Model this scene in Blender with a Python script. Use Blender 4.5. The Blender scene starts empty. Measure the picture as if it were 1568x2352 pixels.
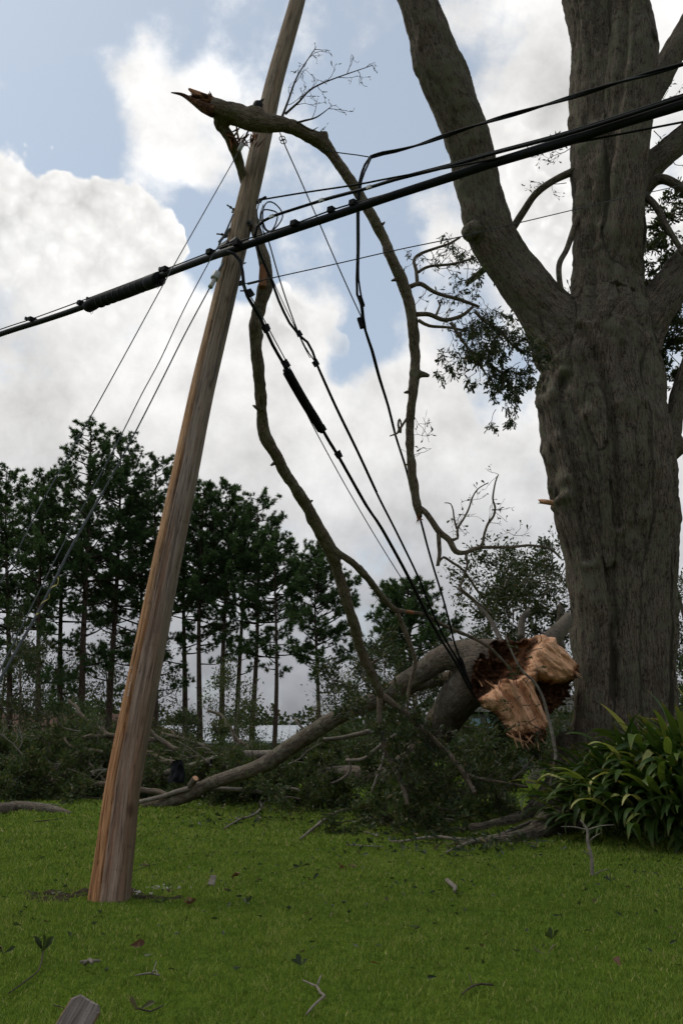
import bpy, math, random
import numpy as np
from mathutils import Vector, Matrix, Quaternion

# ------------------------------------------------------------------ camera, sky, sun, exposure
scn = bpy.context.scene
COL = scn.collection
R = math.radians
PITCH = R(16.0)
CAM_H = 1.0
FPX = 1907.0                      # focal length in pixels of a 1568 px wide picture
cam_d = bpy.data.cameras.new('camera')
cam_d.sensor_fit = 'VERTICAL'
cam_d.sensor_height = 22.2
cam_d.lens = 22.2 * FPX / 2352.0
cam_d.clip_start = 0.05
cam_d.clip_end = 3000
cam = bpy.data.objects.new('camera', cam_d)
cam.location = (0, 0, CAM_H)
cam.rotation_euler = (R(90) + PITCH, 0, 0)
COL.objects.link(cam)
scn.camera = cam

SUN_EL, SUN_AZ = R(58), R(-62)    # azimuth measured from +Y (view direction) towards +X
sun_d = bpy.data.lights.new('sun', 'SUN')
sun_d.energy = 1.05
sun_d.angle = R(14)
sun_d.color = (1.0, 0.93, 0.82)
sun = bpy.data.objects.new('sun', sun_d)
sdir = Vector((math.sin(SUN_AZ) * math.cos(SUN_EL), math.cos(SUN_AZ) * math.cos(SUN_EL), math.sin(SUN_EL)))
sun.rotation_euler = sdir.to_track_quat('Z', 'Y').to_euler()
COL.objects.link(sun)

scn.view_settings.view_transform = 'Standard'
scn.view_settings.look = 'None'
scn.view_settings.gamma = 1.0
scn.view_settings.exposure = 0.18
scn.view_settings.use_curve_mapping = False
scn.cycles.use_adaptive_sampling = True
scn.cycles.adaptive_threshold = 0.03
scn.cycles.max_bounces = 4
scn.cycles.diffuse_bounces = 2
scn.cycles.glossy_bounces = 2
scn.cycles.transmission_bounces = 3
scn.cycles.transparent_max_bounces = 4
scn.cycles.caustics_reflective = False
scn.cycles.caustics_refractive = False


def raydir(x, y):
    u = (x - 784.0) / FPX
    v = (1176.0 - y) / FPX
    c, s = math.cos(PITCH), math.sin(PITCH)
    return Vector((u, c - v * s, s + v * c))       # length along the optical axis is 1


def P(x, y, Y):
    d = raydir(x, y)
    return Vector((0, 0, CAM_H)) + d * (Y / d.y)


def PT(x, y, Y):
    d = raydir(x, y)
    return Y / d.y                                  # axial depth


def G(x, y, z=0.0):
    d = raydir(x, y)
    return Vector((0, 0, CAM_H)) + d * ((z - CAM_H) / d.z)


# ------------------------------------------------------------------ node helper
class NT:
    def __init__(s, tree):
        s.t = tree
        s.n = tree.nodes
        s.l = tree.links

    def new(s, typ, **kw):
        nd = s.n.new(typ)
        for k, v in kw.items():
            setattr(nd, k, v)
        return nd

    def put(s, sock, v):
        if v is None:
            return
        if hasattr(v, 'is_output'):
            s.l.new(v, sock)
        elif isinstance(v, (tuple, list)) and len(v) == 3 and sock.type == 'RGBA':
            sock.default_value = (*v, 1)
        else:
            sock.default_value = v

    def m(s, op, a, b=None, c=None, clamp=False):
        nd = s.new('ShaderNodeMath', operation=op, use_clamp=clamp)
        s.put(nd.inputs[0], a); s.put(nd.inputs[1], b); s.put(nd.inputs[2], c)
        return nd.outputs[0]

    def vm(s, op, a, b=None, sc=None):
        nd = s.new('ShaderNodeVectorMath', operation=op)
        s.put(nd.inputs[0], a); s.put(nd.inputs[1], b)
        if sc is not None:
            s.put(nd.inputs['Scale'], sc)
        return nd.outputs['Value'] if op in ('DISTANCE', 'LENGTH', 'DOT_PRODUCT') else nd.outputs[0]

    def ss(s, x, lo, hi, a=0.0, b=1.0, kind='SMOOTHSTEP'):
        nd = s.new('ShaderNodeMapRange', interpolation_type=kind)
        s.put(nd.inputs[0], x)
        s.put(nd.inputs[1], lo); s.put(nd.inputs[2], hi); s.put(nd.inputs[3], a); s.put(nd.inputs[4], b)
        return nd.outputs[0]

    def noise(s, vec, scale, detail=4, rough=0.55, color=False, dist=0.0, lac=2.0):
        nd = s.new('ShaderNodeTexNoise')
        s.put(nd.inputs['Vector'], vec)
        s.put(nd.inputs['Scale'], scale); s.put(nd.inputs['Detail'], detail)
        s.put(nd.inputs['Roughness'], rough); s.put(nd.inputs['Distortion'], dist)
        s.put(nd.inputs['Lacunarity'], lac)
        return nd.outputs['Color' if color else 'Fac']

    def voro(s, vec, scale, feature='F1', detail=0, rough=0.5, smooth=None, rnd=1.0, out='Distance'):
        nd = s.new('ShaderNodeTexVoronoi', feature=feature)
        s.put(nd.inputs['Vector'], vec)
        s.put(nd.inputs['Scale'], scale)
        if 'Detail' in nd.inputs: s.put(nd.inputs['Detail'], detail)
        if 'Roughness' in nd.inputs: s.put(nd.inputs['Roughness'], rough)
        if smooth is not None: s.put(nd.inputs['Smoothness'], smooth)
        s.put(nd.inputs['Randomness'], rnd)
        return nd.outputs[out]

    def mix(s, fac, a, b, mode='MIX'):
        nd = s.new('ShaderNodeMix', data_type='RGBA', blend_type=mode)
        s.put(nd.inputs[0], fac)
        s.put(nd.inputs[6], a); s.put(nd.inputs[7], b)
        return nd.outputs[2]

    def ramp(s, fac, stops):
        nd = s.new('ShaderNodeValToRGB')
        s.put(nd.inputs[0], fac)
        el = nd.color_ramp.elements
        while len(el) < len(stops):
            el.new(0.5)
        for e, (p, c) in zip(el, stops):
            e.position = p
            e.color = (*c, 1) if len(c) == 3 else c
        return nd.outputs[0]

    def bump(s, h, strength=0.5, dist=0.01, normal=None):
        nd = s.new('ShaderNodeBump')
        s.put(nd.inputs['Height'], h)
        nd.inputs['Strength'].default_value = strength
        nd.inputs['Distance'].default_value = dist
        if normal is not None:
            s.l.new(normal, nd.inputs['Normal'])
        return nd.outputs[0]


def make_world():
    w = bpy.data.worlds.new('World')
    scn.world = w
    w.use_nodes = True
    w.cycles.sampling_method = 'NONE'
    k = NT(w.node_tree)
    k.n.clear()
    tc = k.new('ShaderNodeTexCoord')
    d0 = tc.outputs['Generated']
    sep = k.new('ShaderNodeSeparateXYZ'); k.l.new(d0, sep.inputs[0])
    z = sep.outputs[2]
    # small warp so that the edges of the cloud masses billow
    wn = k.vm('SUBTRACT', k.noise(d0, 7.0, 3, 0.6, color=True), (0.5, 0.5, 0.5))
    d1 = k.vm('ADD', d0, k.vm('SCALE', wn, sc=0.085))
    wn2 = k.vm('SUBTRACT', k.noise(d0, 30.0, 2, 0.6, color=True), (0.5, 0.5, 0.5))
    d1 = k.vm('ADD', d1, k.vm('SCALE', wn2, sc=0.022))
    # cloud masses (direction, angular size, amount); one layer of soft broken cloud, one of hard-edged cumulus
    soft = [(370, 100, 42, .55), (290, 240, 95, .62), (420, 320, 105, .62), (400, 390, 60, .3), (560, 240, 70, .22),
            (715, 40, 45, .32), (860, 30, 60, .32), (1120, 20, 110, .55), (1330, 60, 190, .75), (1250, 330, 130, .6),
            (720, 770, 120, .75), (940, 900, 130, .6), (1200, 560, 150, .55), (980, 460, 45, .35), (1010, 580, 60, .45),
            (10, 170, 45, .6), (1490, 300, 200, .6), (640, 320, 70, .35), (240, 700, 200, .8), (560, 860, 200, .7),
            (180, 130, 170, -.32), (110, 300, 100, -.55), (430, 500, 70, -.6), (500, 560, 80, -.6), (590, 640, 55, -.4), (830, 800, 75, -.95),
            (680, 640, 75, -.45), (900, 300, 100, -.55), (930, 170, 90, -.45), (850, 600, 90, -.4), (1150, 140, 75, -.75),
            (1230, 520, 40, -.5), (770, 860, 40, -.6), (400, 60, 80, -.2),
            (-500, 200, 330, .6), (-900, 700, 300, .5), (2100, 500, 330, .55), (2500, 100, 300, -.4), (-250, -300, 260, -.4),
            (300, -500, 300, .5), (1100, -500, 280, -.35), (1800, -300, 280, .5), (784, -1500, 420, .5)]
    cum = [(-70, 530, 190, 1.0), (40, 500, 70, .9), (160, 500, 62, 1.0), (300, 508, 68, 1.0), (345, 575, 48, .9), (220, 620, 115, 1.0), (60, 680, 150, 1.0), (350, 650, 70, .9),
           (-45, 160, 42, .9), (1330, 620, 150, .8), (1215, 430, 60, .8), (1175, 320, 45, .7), (1085, 520, 34, .6), (980, 920, 80, .5),
           (1480, 560, 150, .7), (650, 700, 50, .9), (740, 750, 50, .9), (800, 800, 30, .7), (830, 960, 80, .6), (-700, 450, 150, .9), (-480, 620, 150, .9), (2000, 600, 160, .9)]

    def blobs(lst, vec):
        tot = None
        for (x, y, r, a) in lst:
            c = raydir(x, y).normalized()
            dd = k.vm('DISTANCE', vec, tuple(c))
            s = (r / FPX) * (1.0 / (1 + ((x - 784) / FPX) ** 2 * .3))
            g = k.ss(dd, s * 1.9, s * 0.25, 0.0, a)
            tot = g if tot is None else k.m('ADD', tot, g)
        return tot

    low = k.ss(z, 0.47, 0.31, 0.0, 0.9)
    bs = blobs(soft, d1)
    n1 = k.noise(d0, 5.5, 6, 0.58)
    n1b = k.noise(d0, 17.0, 6, 0.62)
    soft_d = k.m('ADD', k.m('ADD', k.m('ADD', bs, low), 0.02), k.m('MULTIPLY', k.m('SUBTRACT', n1, 0.5), 1.7))
    soft_d = k.m('ADD', soft_d, k.m('MULTIPLY', k.m('SUBTRACT', n1b, 0.5), 1.3))
    soft_m = k.ss(soft_d, 0.0, 0.75)
    # cumulus: cauliflower edge
    bc = blobs(cum, d1)
    vo = k.voro(k.vm('ADD', d0, k.vm('SCALE', wn2, sc=0.02)), 44.0, 'SMOOTH_F1', 2, 0.5, 0.7)
    cn = n1b
    cum_d = k.m('ADD', k.m('SUBTRACT', bc, 0.36), k.m('MULTIPLY', k.m('SUBTRACT', 0.45, vo), 0.34))
    cum_d = k.m('ADD', cum_d, k.m('MULTIPLY', k.m('SUBTRACT', cn, 0.5), 0.34))
    cum_m = k.ss(cum_d, 0.0, 0.20)
    # brightness of the cloud
    n2 = k.noise(d0, 4.0, 3, 0.6)
    n3 = k.noise(d0, 11.0, 5, 0.62)
    sb = k.m('ADD', 0.75, k.m('MULTIPLY', k.m('SUBTRACT', n2, 0.5), 0.70))
    sb = k.m('ADD', sb, k.m('MULTIPLY', k.m('SUBTRACT', n3, 0.5), 0.62))
    # rolls of cloud: bright tops, grey undersides (the same field sampled a little lower down gives the slope)
    up_ = k.noise(k.vm('ADD', d0, (0.0, 0.0, -0.035)), 11.0, 5, 0.62)
    sb = k.m('ADD', sb, k.m('MULTIPLY', k.m('SUBTRACT', up_, n3), 0.75))
    sb = k.m('ADD', sb, k.m('MULTIPLY', k.ss(soft_d, 1.6, 0.4), 0.08))
    cb = k.m('ADD', 0.86, k.m('MULTIPLY', k.ss(cum_d, 0.40, 0.05), 0.13))
    cb = k.m('ADD', cb, k.m('MULTIPLY', k.m('SUBTRACT', 0.40, vo), 0.30))
    cb = k.m('ADD', cb, k.m('MULTIPLY', k.m('SUBTRACT', n3, 0.5), 0.26))
    cb = k.m('ADD', cb, k.m('MULTIPLY', k.m('SUBTRACT', n2, 0.5), 0.28))
    # heavier cloud towards the horizon
    dark = k.m('ADD', k.ss(z, -0.02, 0.22, 0.22, 0.68, 'LINEAR'), k.ss(z, 0.22, 0.48, 0.0, 0.34, 'LINEAR'))
    sb = k.m('MULTIPLY', sb, dark)
    cb = k.m('MULTIPLY', cb, dark)
    tint = k.mix(k.ss(z, 0.05, 0.4), (0.95, 0.98, 1.05), (1.0, 0.99, 0.975))
    cs = k.vm('SCALE', tint, sc=k.m('MULTIPLY', sb, 10.0))
    cc = k.vm('SCALE', (1.0, 0.99, 0.97), sc=k.m('MULTIPLY', cb, 10.0))
    sky = k.new('ShaderNodeTexSky', sky_type='NISHITA', sun_disc=False)
    sky.sun_elevation = SUN_EL
    sky.sun_rotation = SUN_AZ
    sky.dust_density = 1.0
    sky.air_density = 1.0
    blue = k.mix(0.45, k.vm('MULTIPLY', sky.outputs[0], (SKY_GAIN * .93, SKY_GAIN * 1.03, SKY_GAIN)), (6.4, 6.75, 7.1))
    col = k.mix(soft_m, blue, cs)
    col = k.mix(k.m('MULTIPLY', cum_m, k.ss(z, 0.40, 0.56)), col, cc)
    bg = k.new('ShaderNodeBackground')
    bg.inputs['Strength'].default_value = 0.1
    k.l.new(col, bg.inputs['Color'])
    out = k.new('ShaderNodeOutputWorld')
    k.l.new(bg.outputs[0], out.inputs[0])


SKY_GAIN = 1.15
make_world()

# ------------------------------------------------------------------ mesh helpers
RNG = np.random.default_rng(7)


def vnoise(p, seed=0):
    p = np.asarray(p, dtype=np.float64)
    i = np.floor(p).astype(np.int64)
    f = p - i
    f = f * f * (3 - 2 * f)

    def h(a, b, c):
        n = (a * 374761393 + b * 668265263 + c * 2147483647 + seed * 1274126177) & 0xFFFFFFFF
        n = ((n ^ (n >> 13)) * 1274126177) & 0xFFFFFFFF
        n = ((n ^ (n >> 16)) * 2246822519) & 0xFFFFFFFF
        return ((n ^ (n >> 15)) & 0xFFFF) / 32767.5 - 1.0
    x, y, z = i[:, 0], i[:, 1], i[:, 2]
    fx, fy, fz = f[:, 0], f[:, 1], f[:, 2]

    def L(a, b, t): return a + (b - a) * t
    return L(L(L(h(x, y, z), h(x + 1, y, z), fx), L(h(x, y + 1, z), h(x + 1, y + 1, z), fx), fy),
             L(L(h(x, y, z + 1), h(x + 1, y, z + 1), fx), L(h(x, y + 1, z + 1), h(x + 1, y + 1, z + 1), fx), fy), fz)


def fbm(p, octv=4, seed=0, gain=0.5):
    p = np.asarray(p, dtype=np.float64)
    a, s, tot = 1.0, 0.0, 0.0
    for o in range(octv):
        s = s + a * vnoise(p * (2.03 ** o) + 17.3 * o, seed + o)
        tot += a
        a *= gain
    return s / tot


def mesh_np(name, V, faces, attrs=None, smooth=True):
    """faces: list of (n,k) int arrays"""
    V = np.asarray(V, dtype=np.float32).reshape(-1, 3)
    me = bpy.data.meshes.new(name)
    me.vertices.add(len(V))
    me.vertices.foreach_set('co', V.ravel())
    faces = [np.asarray(f, dtype=np.int32) for f in faces if len(f)]
    nl = sum(f.size for f in faces)
    nf = sum(len(f) for f in faces)
    me.loops.add(nl)
    me.polygons.add(nf)
    me.loops.foreach_set('vertex_index', np.concatenate([f.ravel() for f in faces]))
    tot = np.concatenate([np.full(len(f), f.shape[1], dtype=np.int32) for f in faces])
    st = np.concatenate([[0], np.cumsum(tot)[:-1]]).astype(np.int32)
    me.polygons.foreach_set('loop_start', st)
    me.polygons.foreach_set('loop_total', tot)
    me.polygons.foreach_set('use_smooth', np.full(nf, smooth))
    for k, (typ, arr) in (attrs or {}).items():
        at = me.attributes.new(k, typ, 'POINT')
        arr = np.asarray(arr, dtype=np.float32)
        at.data.foreach_set('vector' if typ == 'FLOAT_VECTOR' else 'value', arr.ravel())
    me.update(calc_edges=True)
    return me


class MB:
    """collects pieces of one part: verts, faces, bark coordinate, random value"""

    def __init__(s):
        s.V, s.F, s.B, s.r, s.n = [], {}, [], [], 0

    def add(s, V, F, B=None, rnd=0.5):
        V = np.asarray(V, dtype=np.float64).reshape(-1, 3)
        s.V.append(V)
        s.B.append(V if B is None else B)
        s.r.append(np.full(len(V), rnd) if np.isscalar(rnd) else rnd)
        for f in F:
            f = np.asarray(f)
            if len(f):
                s.F.setdefault(f.shape[1], []).append(f + s.n)
        s.n += len(V)

    def mesh(s, name, smooth=True):
        return mesh_np(name, np.concatenate(s.V), [np.concatenate(v) for v in s.F.values()],
                       {'bark': ('FLOAT_VECTOR', np.concatenate(s.B)), 'rnd': ('FLOAT', np.concatenate(s.r))}, smooth)


def catmull(pts, rad, step):
    pts = np.asarray(pts, dtype=np.float64)
    rad = np.asarray(rad, dtype=np.float64)
    n = len(pts)
    if n == 2:
        pts = np.array([pts[0], (pts[0] + pts[1]) / 2, pts[1]])
        rad = np.array([rad[0], rad[:2].mean(), rad[1]])
        n = 3
    out, ro = [], []
    for i in range(n - 1):
        p0 = pts[max(i - 1, 0)]; p1 = pts[i]; p2 = pts[i + 1]; p3 = pts[min(i + 2, n - 1)]
        L = np.linalg.norm(p2 - p1)
        m = max(1, int(round(L / step)))
        for j in range(m):
            t = j / m
            out.append(0.5 * ((2 * p1) + (-p0 + p2) * t + (2 * p0 - 5 * p1 + 4 * p2 - p3) * t * t + (-p0 + 3 * p1 - 3 * p2 + p3) * t ** 3))
            ro.append(rad[i] + (rad[i + 1] - rad[i]) * t)
    out.append(pts[-1]); ro.append(rad[-1])
    return np.array(out), np.array(ro)


def frames(C):
    T = np.gradient(C, axis=0)
    T /= np.linalg.norm(T, axis=1)[:, None] + 1e-12
    up = np.array([0, 0, 1.0]) if abs(T[0][2]) < 0.9 else np.array([1.0, 0, 0])
    N = np.zeros_like(C); 
    n0 = up - T[0] * up.dot(T[0]); n0 /= np.linalg.norm(n0)
    N[0] = n0
    for i in range(1, len(C)):
        v = N[i - 1] - T[i] * N[i - 1].dot(T[i])
        l = np.linalg.norm(v)
        N[i] = v / l if l > 1e-9 else N[i - 1]
    Bn = np.cross(T, N)
    return T, N, Bn


def tube(pts, rad, seg=8, step=0.1, amp=0.0, freq=8.0, seed=0, cap=True, jag=0.0, wig=0.0):
    """round limb; amp = relative roughness of the outline, jag = ragged far end"""
    C, r = catmull(pts, rad, step)
    if wig:
        w = np.stack([fbm(C * 2.2 + 9 * q, 3, seed + 31 * q) for q in range(3)], 1)
        C = C + w * wig * np.minimum(1, np.arange(len(C)) / 4.0)[:, None]
    T, N, Bn = frames(C)
    s = np.concatenate([[0], np.cumsum(np.linalg.norm(np.diff(C, axis=0), axis=1))])
    th = np.linspace(0, 2 * math.pi, seg, endpoint=False)
    ct, st = np.cos(th), np.sin(th)
    rr = np.repeat(r[:, None], seg, 1)
    rm = float(r.mean())
    B = np.stack([rm * ct[None, :] + 0 * rr, rm * st[None, :] + 0 * rr, np.repeat(s[:, None], seg, 1)], -1)
    if amp:
        q = (B * [freq / max(rm * 6, .02), freq / max(rm * 6, .02), freq * .35]).reshape(-1, 3)
        rr = rr * (1 + amp * fbm(q, 3, seed).reshape(rr.shape))
    V = C[:, None, :] + rr[..., None] * (ct[None, :, None] * N[:, None, :] + st[None, :, None] * Bn[:, None, :])
    if jag:
        V[-1] += T[-1][None, :] * (RNG.random(seg)[:, None] * jag)
    n = len(C)
    i = np.arange(n - 1)[:, None] * seg
    j = np.arange(seg)[None, :]
    a = i + j; b = i + (j + 1) % seg
    F = np.stack([a, b, b + seg, a + seg], -1).reshape(-1, 4)
    V = V.reshape(-1, 3); B = B.reshape(-1, 3)
    fs = [F]
    if cap:
        V = np.concatenate([V, C[[0]] , C[[-1]] + T[[-1]] * (jag * .25)])
        B = np.concatenate([B, [[0, 0, 0]], [[0, 0, s[-1]]]])
        k = n * seg
        jj = np.arange(seg)
        t1 = np.stack([np.full(seg, k), (jj + 1) % seg, jj], 1)
        e = (n - 1) * seg
        t2 = np.stack([np.full(seg, k + 1), e + jj, e + (jj + 1) % seg], 1)
        fs += [t1, t2]
    return V, fs, B


def box(c, s, rot=None):
    s = np.asarray(s) / 2.0
    V = np.array([[x, y, z] for x in (-1, 1) for y in (-1, 1) for z in (-1, 1)], dtype=float) * s
    if rot is not None:
        V = V @ np.array(rot.to_3x3() if hasattr(rot, 'to_3x3') else rot).T
    F = np.array([[0, 1, 3, 2], [4, 6, 7, 5], [0, 4, 5, 1], [2, 3, 7, 6], [0, 2, 6, 4], [1, 5, 7, 3]])
    return V + np.asarray(c), [F]


def rot_to(d, roll=0.0):
    """matrix whose Z column is d"""
    q = Vector(d).normalized().to_track_quat('Z', 'Y')
    return (q @ Quaternion((0, 0, 1), roll)).to_matrix()


LEAF2 = (np.array([[0, 0, 0], [.5, .62, .10], [0, 1, -.02], [-.5, .62, .10]]), np.array([[0, 1, 2], [0, 2, 3]]))
LEAF4 = (np.array([[0, 0, 0], [.20, .3, .05], [.52, .72, .10], [.30, .95, .02], [0, 1.03, -.06], [-.30, .95, .02], [-.52, .72, .10], [-.20, .3, .05],
                   [0, .5, -.02], [0, .8, -.02]]),
         np.array([[0, 1, 8], [1, 2, 8], [2, 9, 8], [2, 3, 9], [3, 4, 9], [4, 5, 9], [5, 6, 9], [6, 8, 9], [6, 7, 8], [7, 0, 8]]))


NEEDLE = (np.array([[-.5, 0, 0], [.5, 0, 0], [0, 1, 0.]]), np.array([[0, 1, 2]]))


def leaves(pos, dirs, length, width, tmpl=LEAF2, rng=RNG, lean=0.6):
    """batch of leaves: position (n,3), growth direction (n,3), scalar or (n,) length / width"""
    pos = np.asarray(pos, float); n = len(pos)
    d = np.asarray(dirs, float) + rng.normal(0, lean, (n, 3))
    d /= np.linalg.norm(d, axis=1)[:, None] + 1e-9
    u = rng.normal(0, 1, (n, 3)) + np.array([0, 0, .5])
    u -= d * (u * d).sum(1)[:, None]
    u /= np.linalg.norm(u, axis=1)[:, None] + 1e-9
    x = np.cross(d, u)
    T, F = tmpl
    L = np.broadcast_to(length, (n,)) * rng.uniform(.7, 1.25, n)
    W = np.broadcast_to(width, (n,)) * rng.uniform(.75, 1.2, n)
    V = pos[:, None, :] + T[None, :, 0:1] * W[:, None, None] * x[:, None, :] + T[None, :, 1:2] * L[:, None, None] * d[:, None, :] \
        + T[None, :, 2:3] * L[:, None, None] * u[:, None, :]
    Fs = (np.arange(n)[:, None, None] * len(T) + F[None]).reshape(-1, 3)
    rnd = np.repeat(rng.random(n), len(T))
    return V.reshape(-1, 3), [Fs], rnd


# ------------------------------------------------------------------ objects
def thing(name, label, cat, loc=(0, 0, 0), group=None):
    o = bpy.data.objects.new(name, None)
    o.empty_display_size = 0.1
    o.location = loc
    COL.objects.link(o)
    o['label'] = label
    o['category'] = cat
    if group:
        o['group'] = group
    return o


def obj(name, me, mat, parent=None):
    o = bpy.data.objects.new(name, me)
    COL.objects.link(o)
    if mat is not None and not me.materials:
        for m_ in (mat if isinstance(mat, (list, tuple)) else [mat]):
            me.materials.append(m_)
    if parent is not None:
        o.parent = parent                       # meshes are in world coordinates: undo the root's offset
        if parent.type == 'EMPTY':
            o.matrix_parent_inverse = Matrix.Translation(-parent.location)
        if name in STUFF:
            o['kind'] = 'stuff'
    return o


STUFF = ('crown', 'branches', 'foliage', 'stems', 'leaf_mass', 'bare_branches', 'twigs', 'leaf_spray', 'leaf_cluster', 'splinters', 'inner_leaves', 'splinter')


def tag(o, label, cat, group=None, kind=None):
    if label: o['label'] = label
    if cat: o['category'] = cat
    if group: o['group'] = group
    if kind: o['kind'] = kind
    return o


def struct(name, me, mat):
    o = obj(name, me, mat)
    o['kind'] = 'structure'
    return o


# ------------------------------------------------------------------ materials
def new_mat(name):
    m = bpy.data.materials.new(name)
    m.use_nodes = True
    k = NT(m.node_tree)
    b = k.n['Principled BSDF']
    b.inputs['Specular IOR Level'].default_value = 0.25
    return m, k, b


def attr(k, name, out='Vector'):
    a = k.new('ShaderNodeAttribute', attribute_name=name)
    return a.outputs[out]


def mat_flat(name, c, rough=0.6, metal=0.0, var=0.15, scale=20, spec=0.3):
    m, k, b = new_mat(name)
    tc = k.new('ShaderNodeTexCoord').outputs['Object']
    n = k.noise(tc, scale, 4, 0.6)
    lo = tuple(x * (1 - var) for x in c); hi = tuple(min(1, x * (1 + var)) for x in c)
    k.l.new(k.ramp(n, [(0.3, lo), (0.7, hi)]), b.inputs['Base Color'])
    b.inputs['Roughness'].default_value = rough
    b.inputs['Metallic'].default_value = metal
    b.inputs['Specular IOR Level'].default_value = spec
    return m


def mat_bark(name, dark, mid, light, lichen=None, lich_amt=0.5, sc=1.0, bump=1.0, stretch=0.16, red=None):
    """ridged bark in the limb's own coordinate (around, around, along)"""
    m, k, b = new_mat(name)
    v = attr(k, 'bark')
    vs = k.vm('MULTIPLY', v, (1, 1, stretch))
    wv = k.vm('ADD', vs, k.vm('SCALE', k.noise(v, 9 * sc, 3, 0.6, color=True), sc=0.035))
    n1 = k.noise(wv, 30 * sc, 7, 0.7, dist=0.5)
    vo = k.voro(k.vm('MULTIPLY', wv, (1, 1, .55)), 30 * sc, 'DISTANCE_TO_EDGE', 0)
    ridge = k.ss(vo, 0.0, 0.16)
    n2 = k.noise(v, 2.6 * sc, 6, 0.65)
    n3 = k.noise(v, 70 * sc, 4, 0.65)
    h = k.m('ADD', k.m('MULTIPLY', ridge, 0.30), k.m('MULTIPLY', n1, 1.15))
    h = k.m('ADD', h, k.m('MULTIPLY', n3, 0.5))
    col = k.ramp(k.m('MULTIPLY', h, 0.72), [(0.38, dark), (0.60, mid), (0.86, light)])
    col = k.mix(k.ss(n2, 0.42, 0.62, 0.0, 0.55), col, k.vm('SCALE', col, sc=0.5))
    fk = k.noise(wv, 85 * sc, 3, 0.6)
    col = k.mix(k.ss(fk, 0.52, 0.64, 0, 0.6), col, light)
    col = k.mix(k.ss(fk, 0.46, 0.36, 0, 0.7), col, dark)
    if lichen is not None:
        nl = k.noise(v, 7 * sc, 7, 0.72)
        nl2 = k.noise(v, 1.7, 3, 0.6)
        f = k.m('MULTIPLY', k.ss(k.m('ADD', nl, k.m('MULTIPLY', k.m('SUBTRACT', nl2, .5), .5)), 0.56 - .12 * lich_amt, 0.72 - .1 * lich_amt), 0.75)
        col = k.mix(f, col, lichen)
    if red is not None:
        nr = k.noise(vs, 5 * sc, 4, 0.6)
        col = k.mix(k.ss(nr, 0.62, 0.72, 0, 0.7), col, red)
    k.l.new(col, b.inputs['Base Color'])
    b.inputs['Roughness'].default_value = 0.92
    b.inputs['Specular IOR Level'].default_value = 0.12
    k.l.new(k.bump(h, 0.9 * bump, 0.02 / sc), b.inputs['Normal'])
    return m


def mat_leaf(name, c1, c2, trans=0.35, rough=0.5, c3=None, spec=0.3):
    m, k, b = new_mat(name)
    r = attr(k, 'rnd', 'Fac')
    st = [(0.0, c1), (0.85, c2)]
    if c3 is not None:
        st.append((0.97, c3))
    col = k.ramp(r, st)
    k.l.new(col, b.inputs['Base Color'])
    b.inputs['Roughness'].default_value = rough
    b.inputs['Specular IOR Level'].default_value = spec
    if trans:
        t = k.new('ShaderNodeBsdfTranslucent')
        k.l.new(k.mix(0.5, col, (c2[0] * 1.6, c2[1] * 1.6, c2[2] * .8)), t.inputs[0])
        mx = k.new('ShaderNodeMixShader')
        mx.inputs[0].default_value = trans
        k.l.new(b.outputs[0], mx.inputs[1]); k.l.new(t.outputs[0], mx.inputs[2])
        k.l.new(mx.outputs[0], k.n['Material Output'].inputs[0])
    return m


M = {}
M['oak'] = mat_bark('oak_bark', (.012, .008, .006), (.064, .047, .034), (.175, .142, .108), (.125, .128, .082), 0.85, 1.15, 1.2)
M['fallen'] = mat_bark('fallen_bark', (.028, .020, .014), (.090, .068, .050), (.18, .145, .11), (.22, .205, .15), 0.6, 1.3, 1.0)
M['limb'] = mat_bark('limb_bark', (.024, .017, .012), (.095, .070, .050), (.20, .16, .115), (.19, .175, .125), 0.6, 1.8, 1.0)
M['branch'] = mat_bark('branch_bark', (.06, .048, .038), (.145, .118, .092), (.25, .21, .17), (.24, .23, .18), 0.7, 2.2, .6)
M['twig'] = mat_flat('twig_bark', (.060, .046, .036), .9, 0, .3, 30, .1)
M['greytwig'] = mat_flat('grey_twig_bark', (.18, .155, .125), .9, 0, .3, 30, .1)
M['pinebark'] = mat_bark('pine_bark', (.020, .013, .010), (.060, .040, .031), (.10, .070, .055), None, 0, .35, .8, .4)
M['pinetwig'] = mat_flat('pine_twig', (.035, .026, .020), .9, 0, .3, 3, .1)
M['needle'] = mat_leaf('pine_needles', (.024, .054, .020), (.075, .125, .046), .32, .6)
M['oakleaf'] = mat_leaf('oak_leaves', (.016, .028, .010), (.048, .068, .022), .30, .5, (.12, .085, .03))
M['brushleaf'] = mat_leaf('brush_leaves', (.024, .042, .013), (.070, .098, .028), .3, .55, (.15, .11, .05))
M['shrubleaf'] = mat_leaf('shrub_leaves', (.018, .036, .010), (.045, .082, .020), .3, .5, (.12, .12, .03))
M['paleleaf'] = mat_leaf('pale_leaves', (.07, .075, .03), (.14, .13, .06), .3, .6)
M['dryleaf'] = mat_leaf('dry_leaves', (.05, .022, .010), (.13, .060, .028), .2, .7)
M['steel'] = mat_flat('galvanised_steel', (.085, .09, .095), .7, 0, .2, 30, .1)
M['wire'] = mat_flat('weathered_wire', (.055, .056, .058), .65, .2, .2, 30, .2)
M['black'] = mat_flat('black_sheath', (.008, .009, .010), .6, 0, .25, 12, .15)
M['blackmatte'] = mat_flat('black_plastic', (.009, .009, .010), .75, 0, .25, 25, .12)
M['alu'] = mat_flat('aluminium_tag', (.42, .42, .40), .5, .3, .15, 60)
M['porc'] = mat_flat('grey_porcelain', (.33, .33, .31), .4, 0, .12, 20, .5)

# ------------------------------------------------------------------ ground and lawn
POLE_BASE = G(250, 2058)


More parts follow.
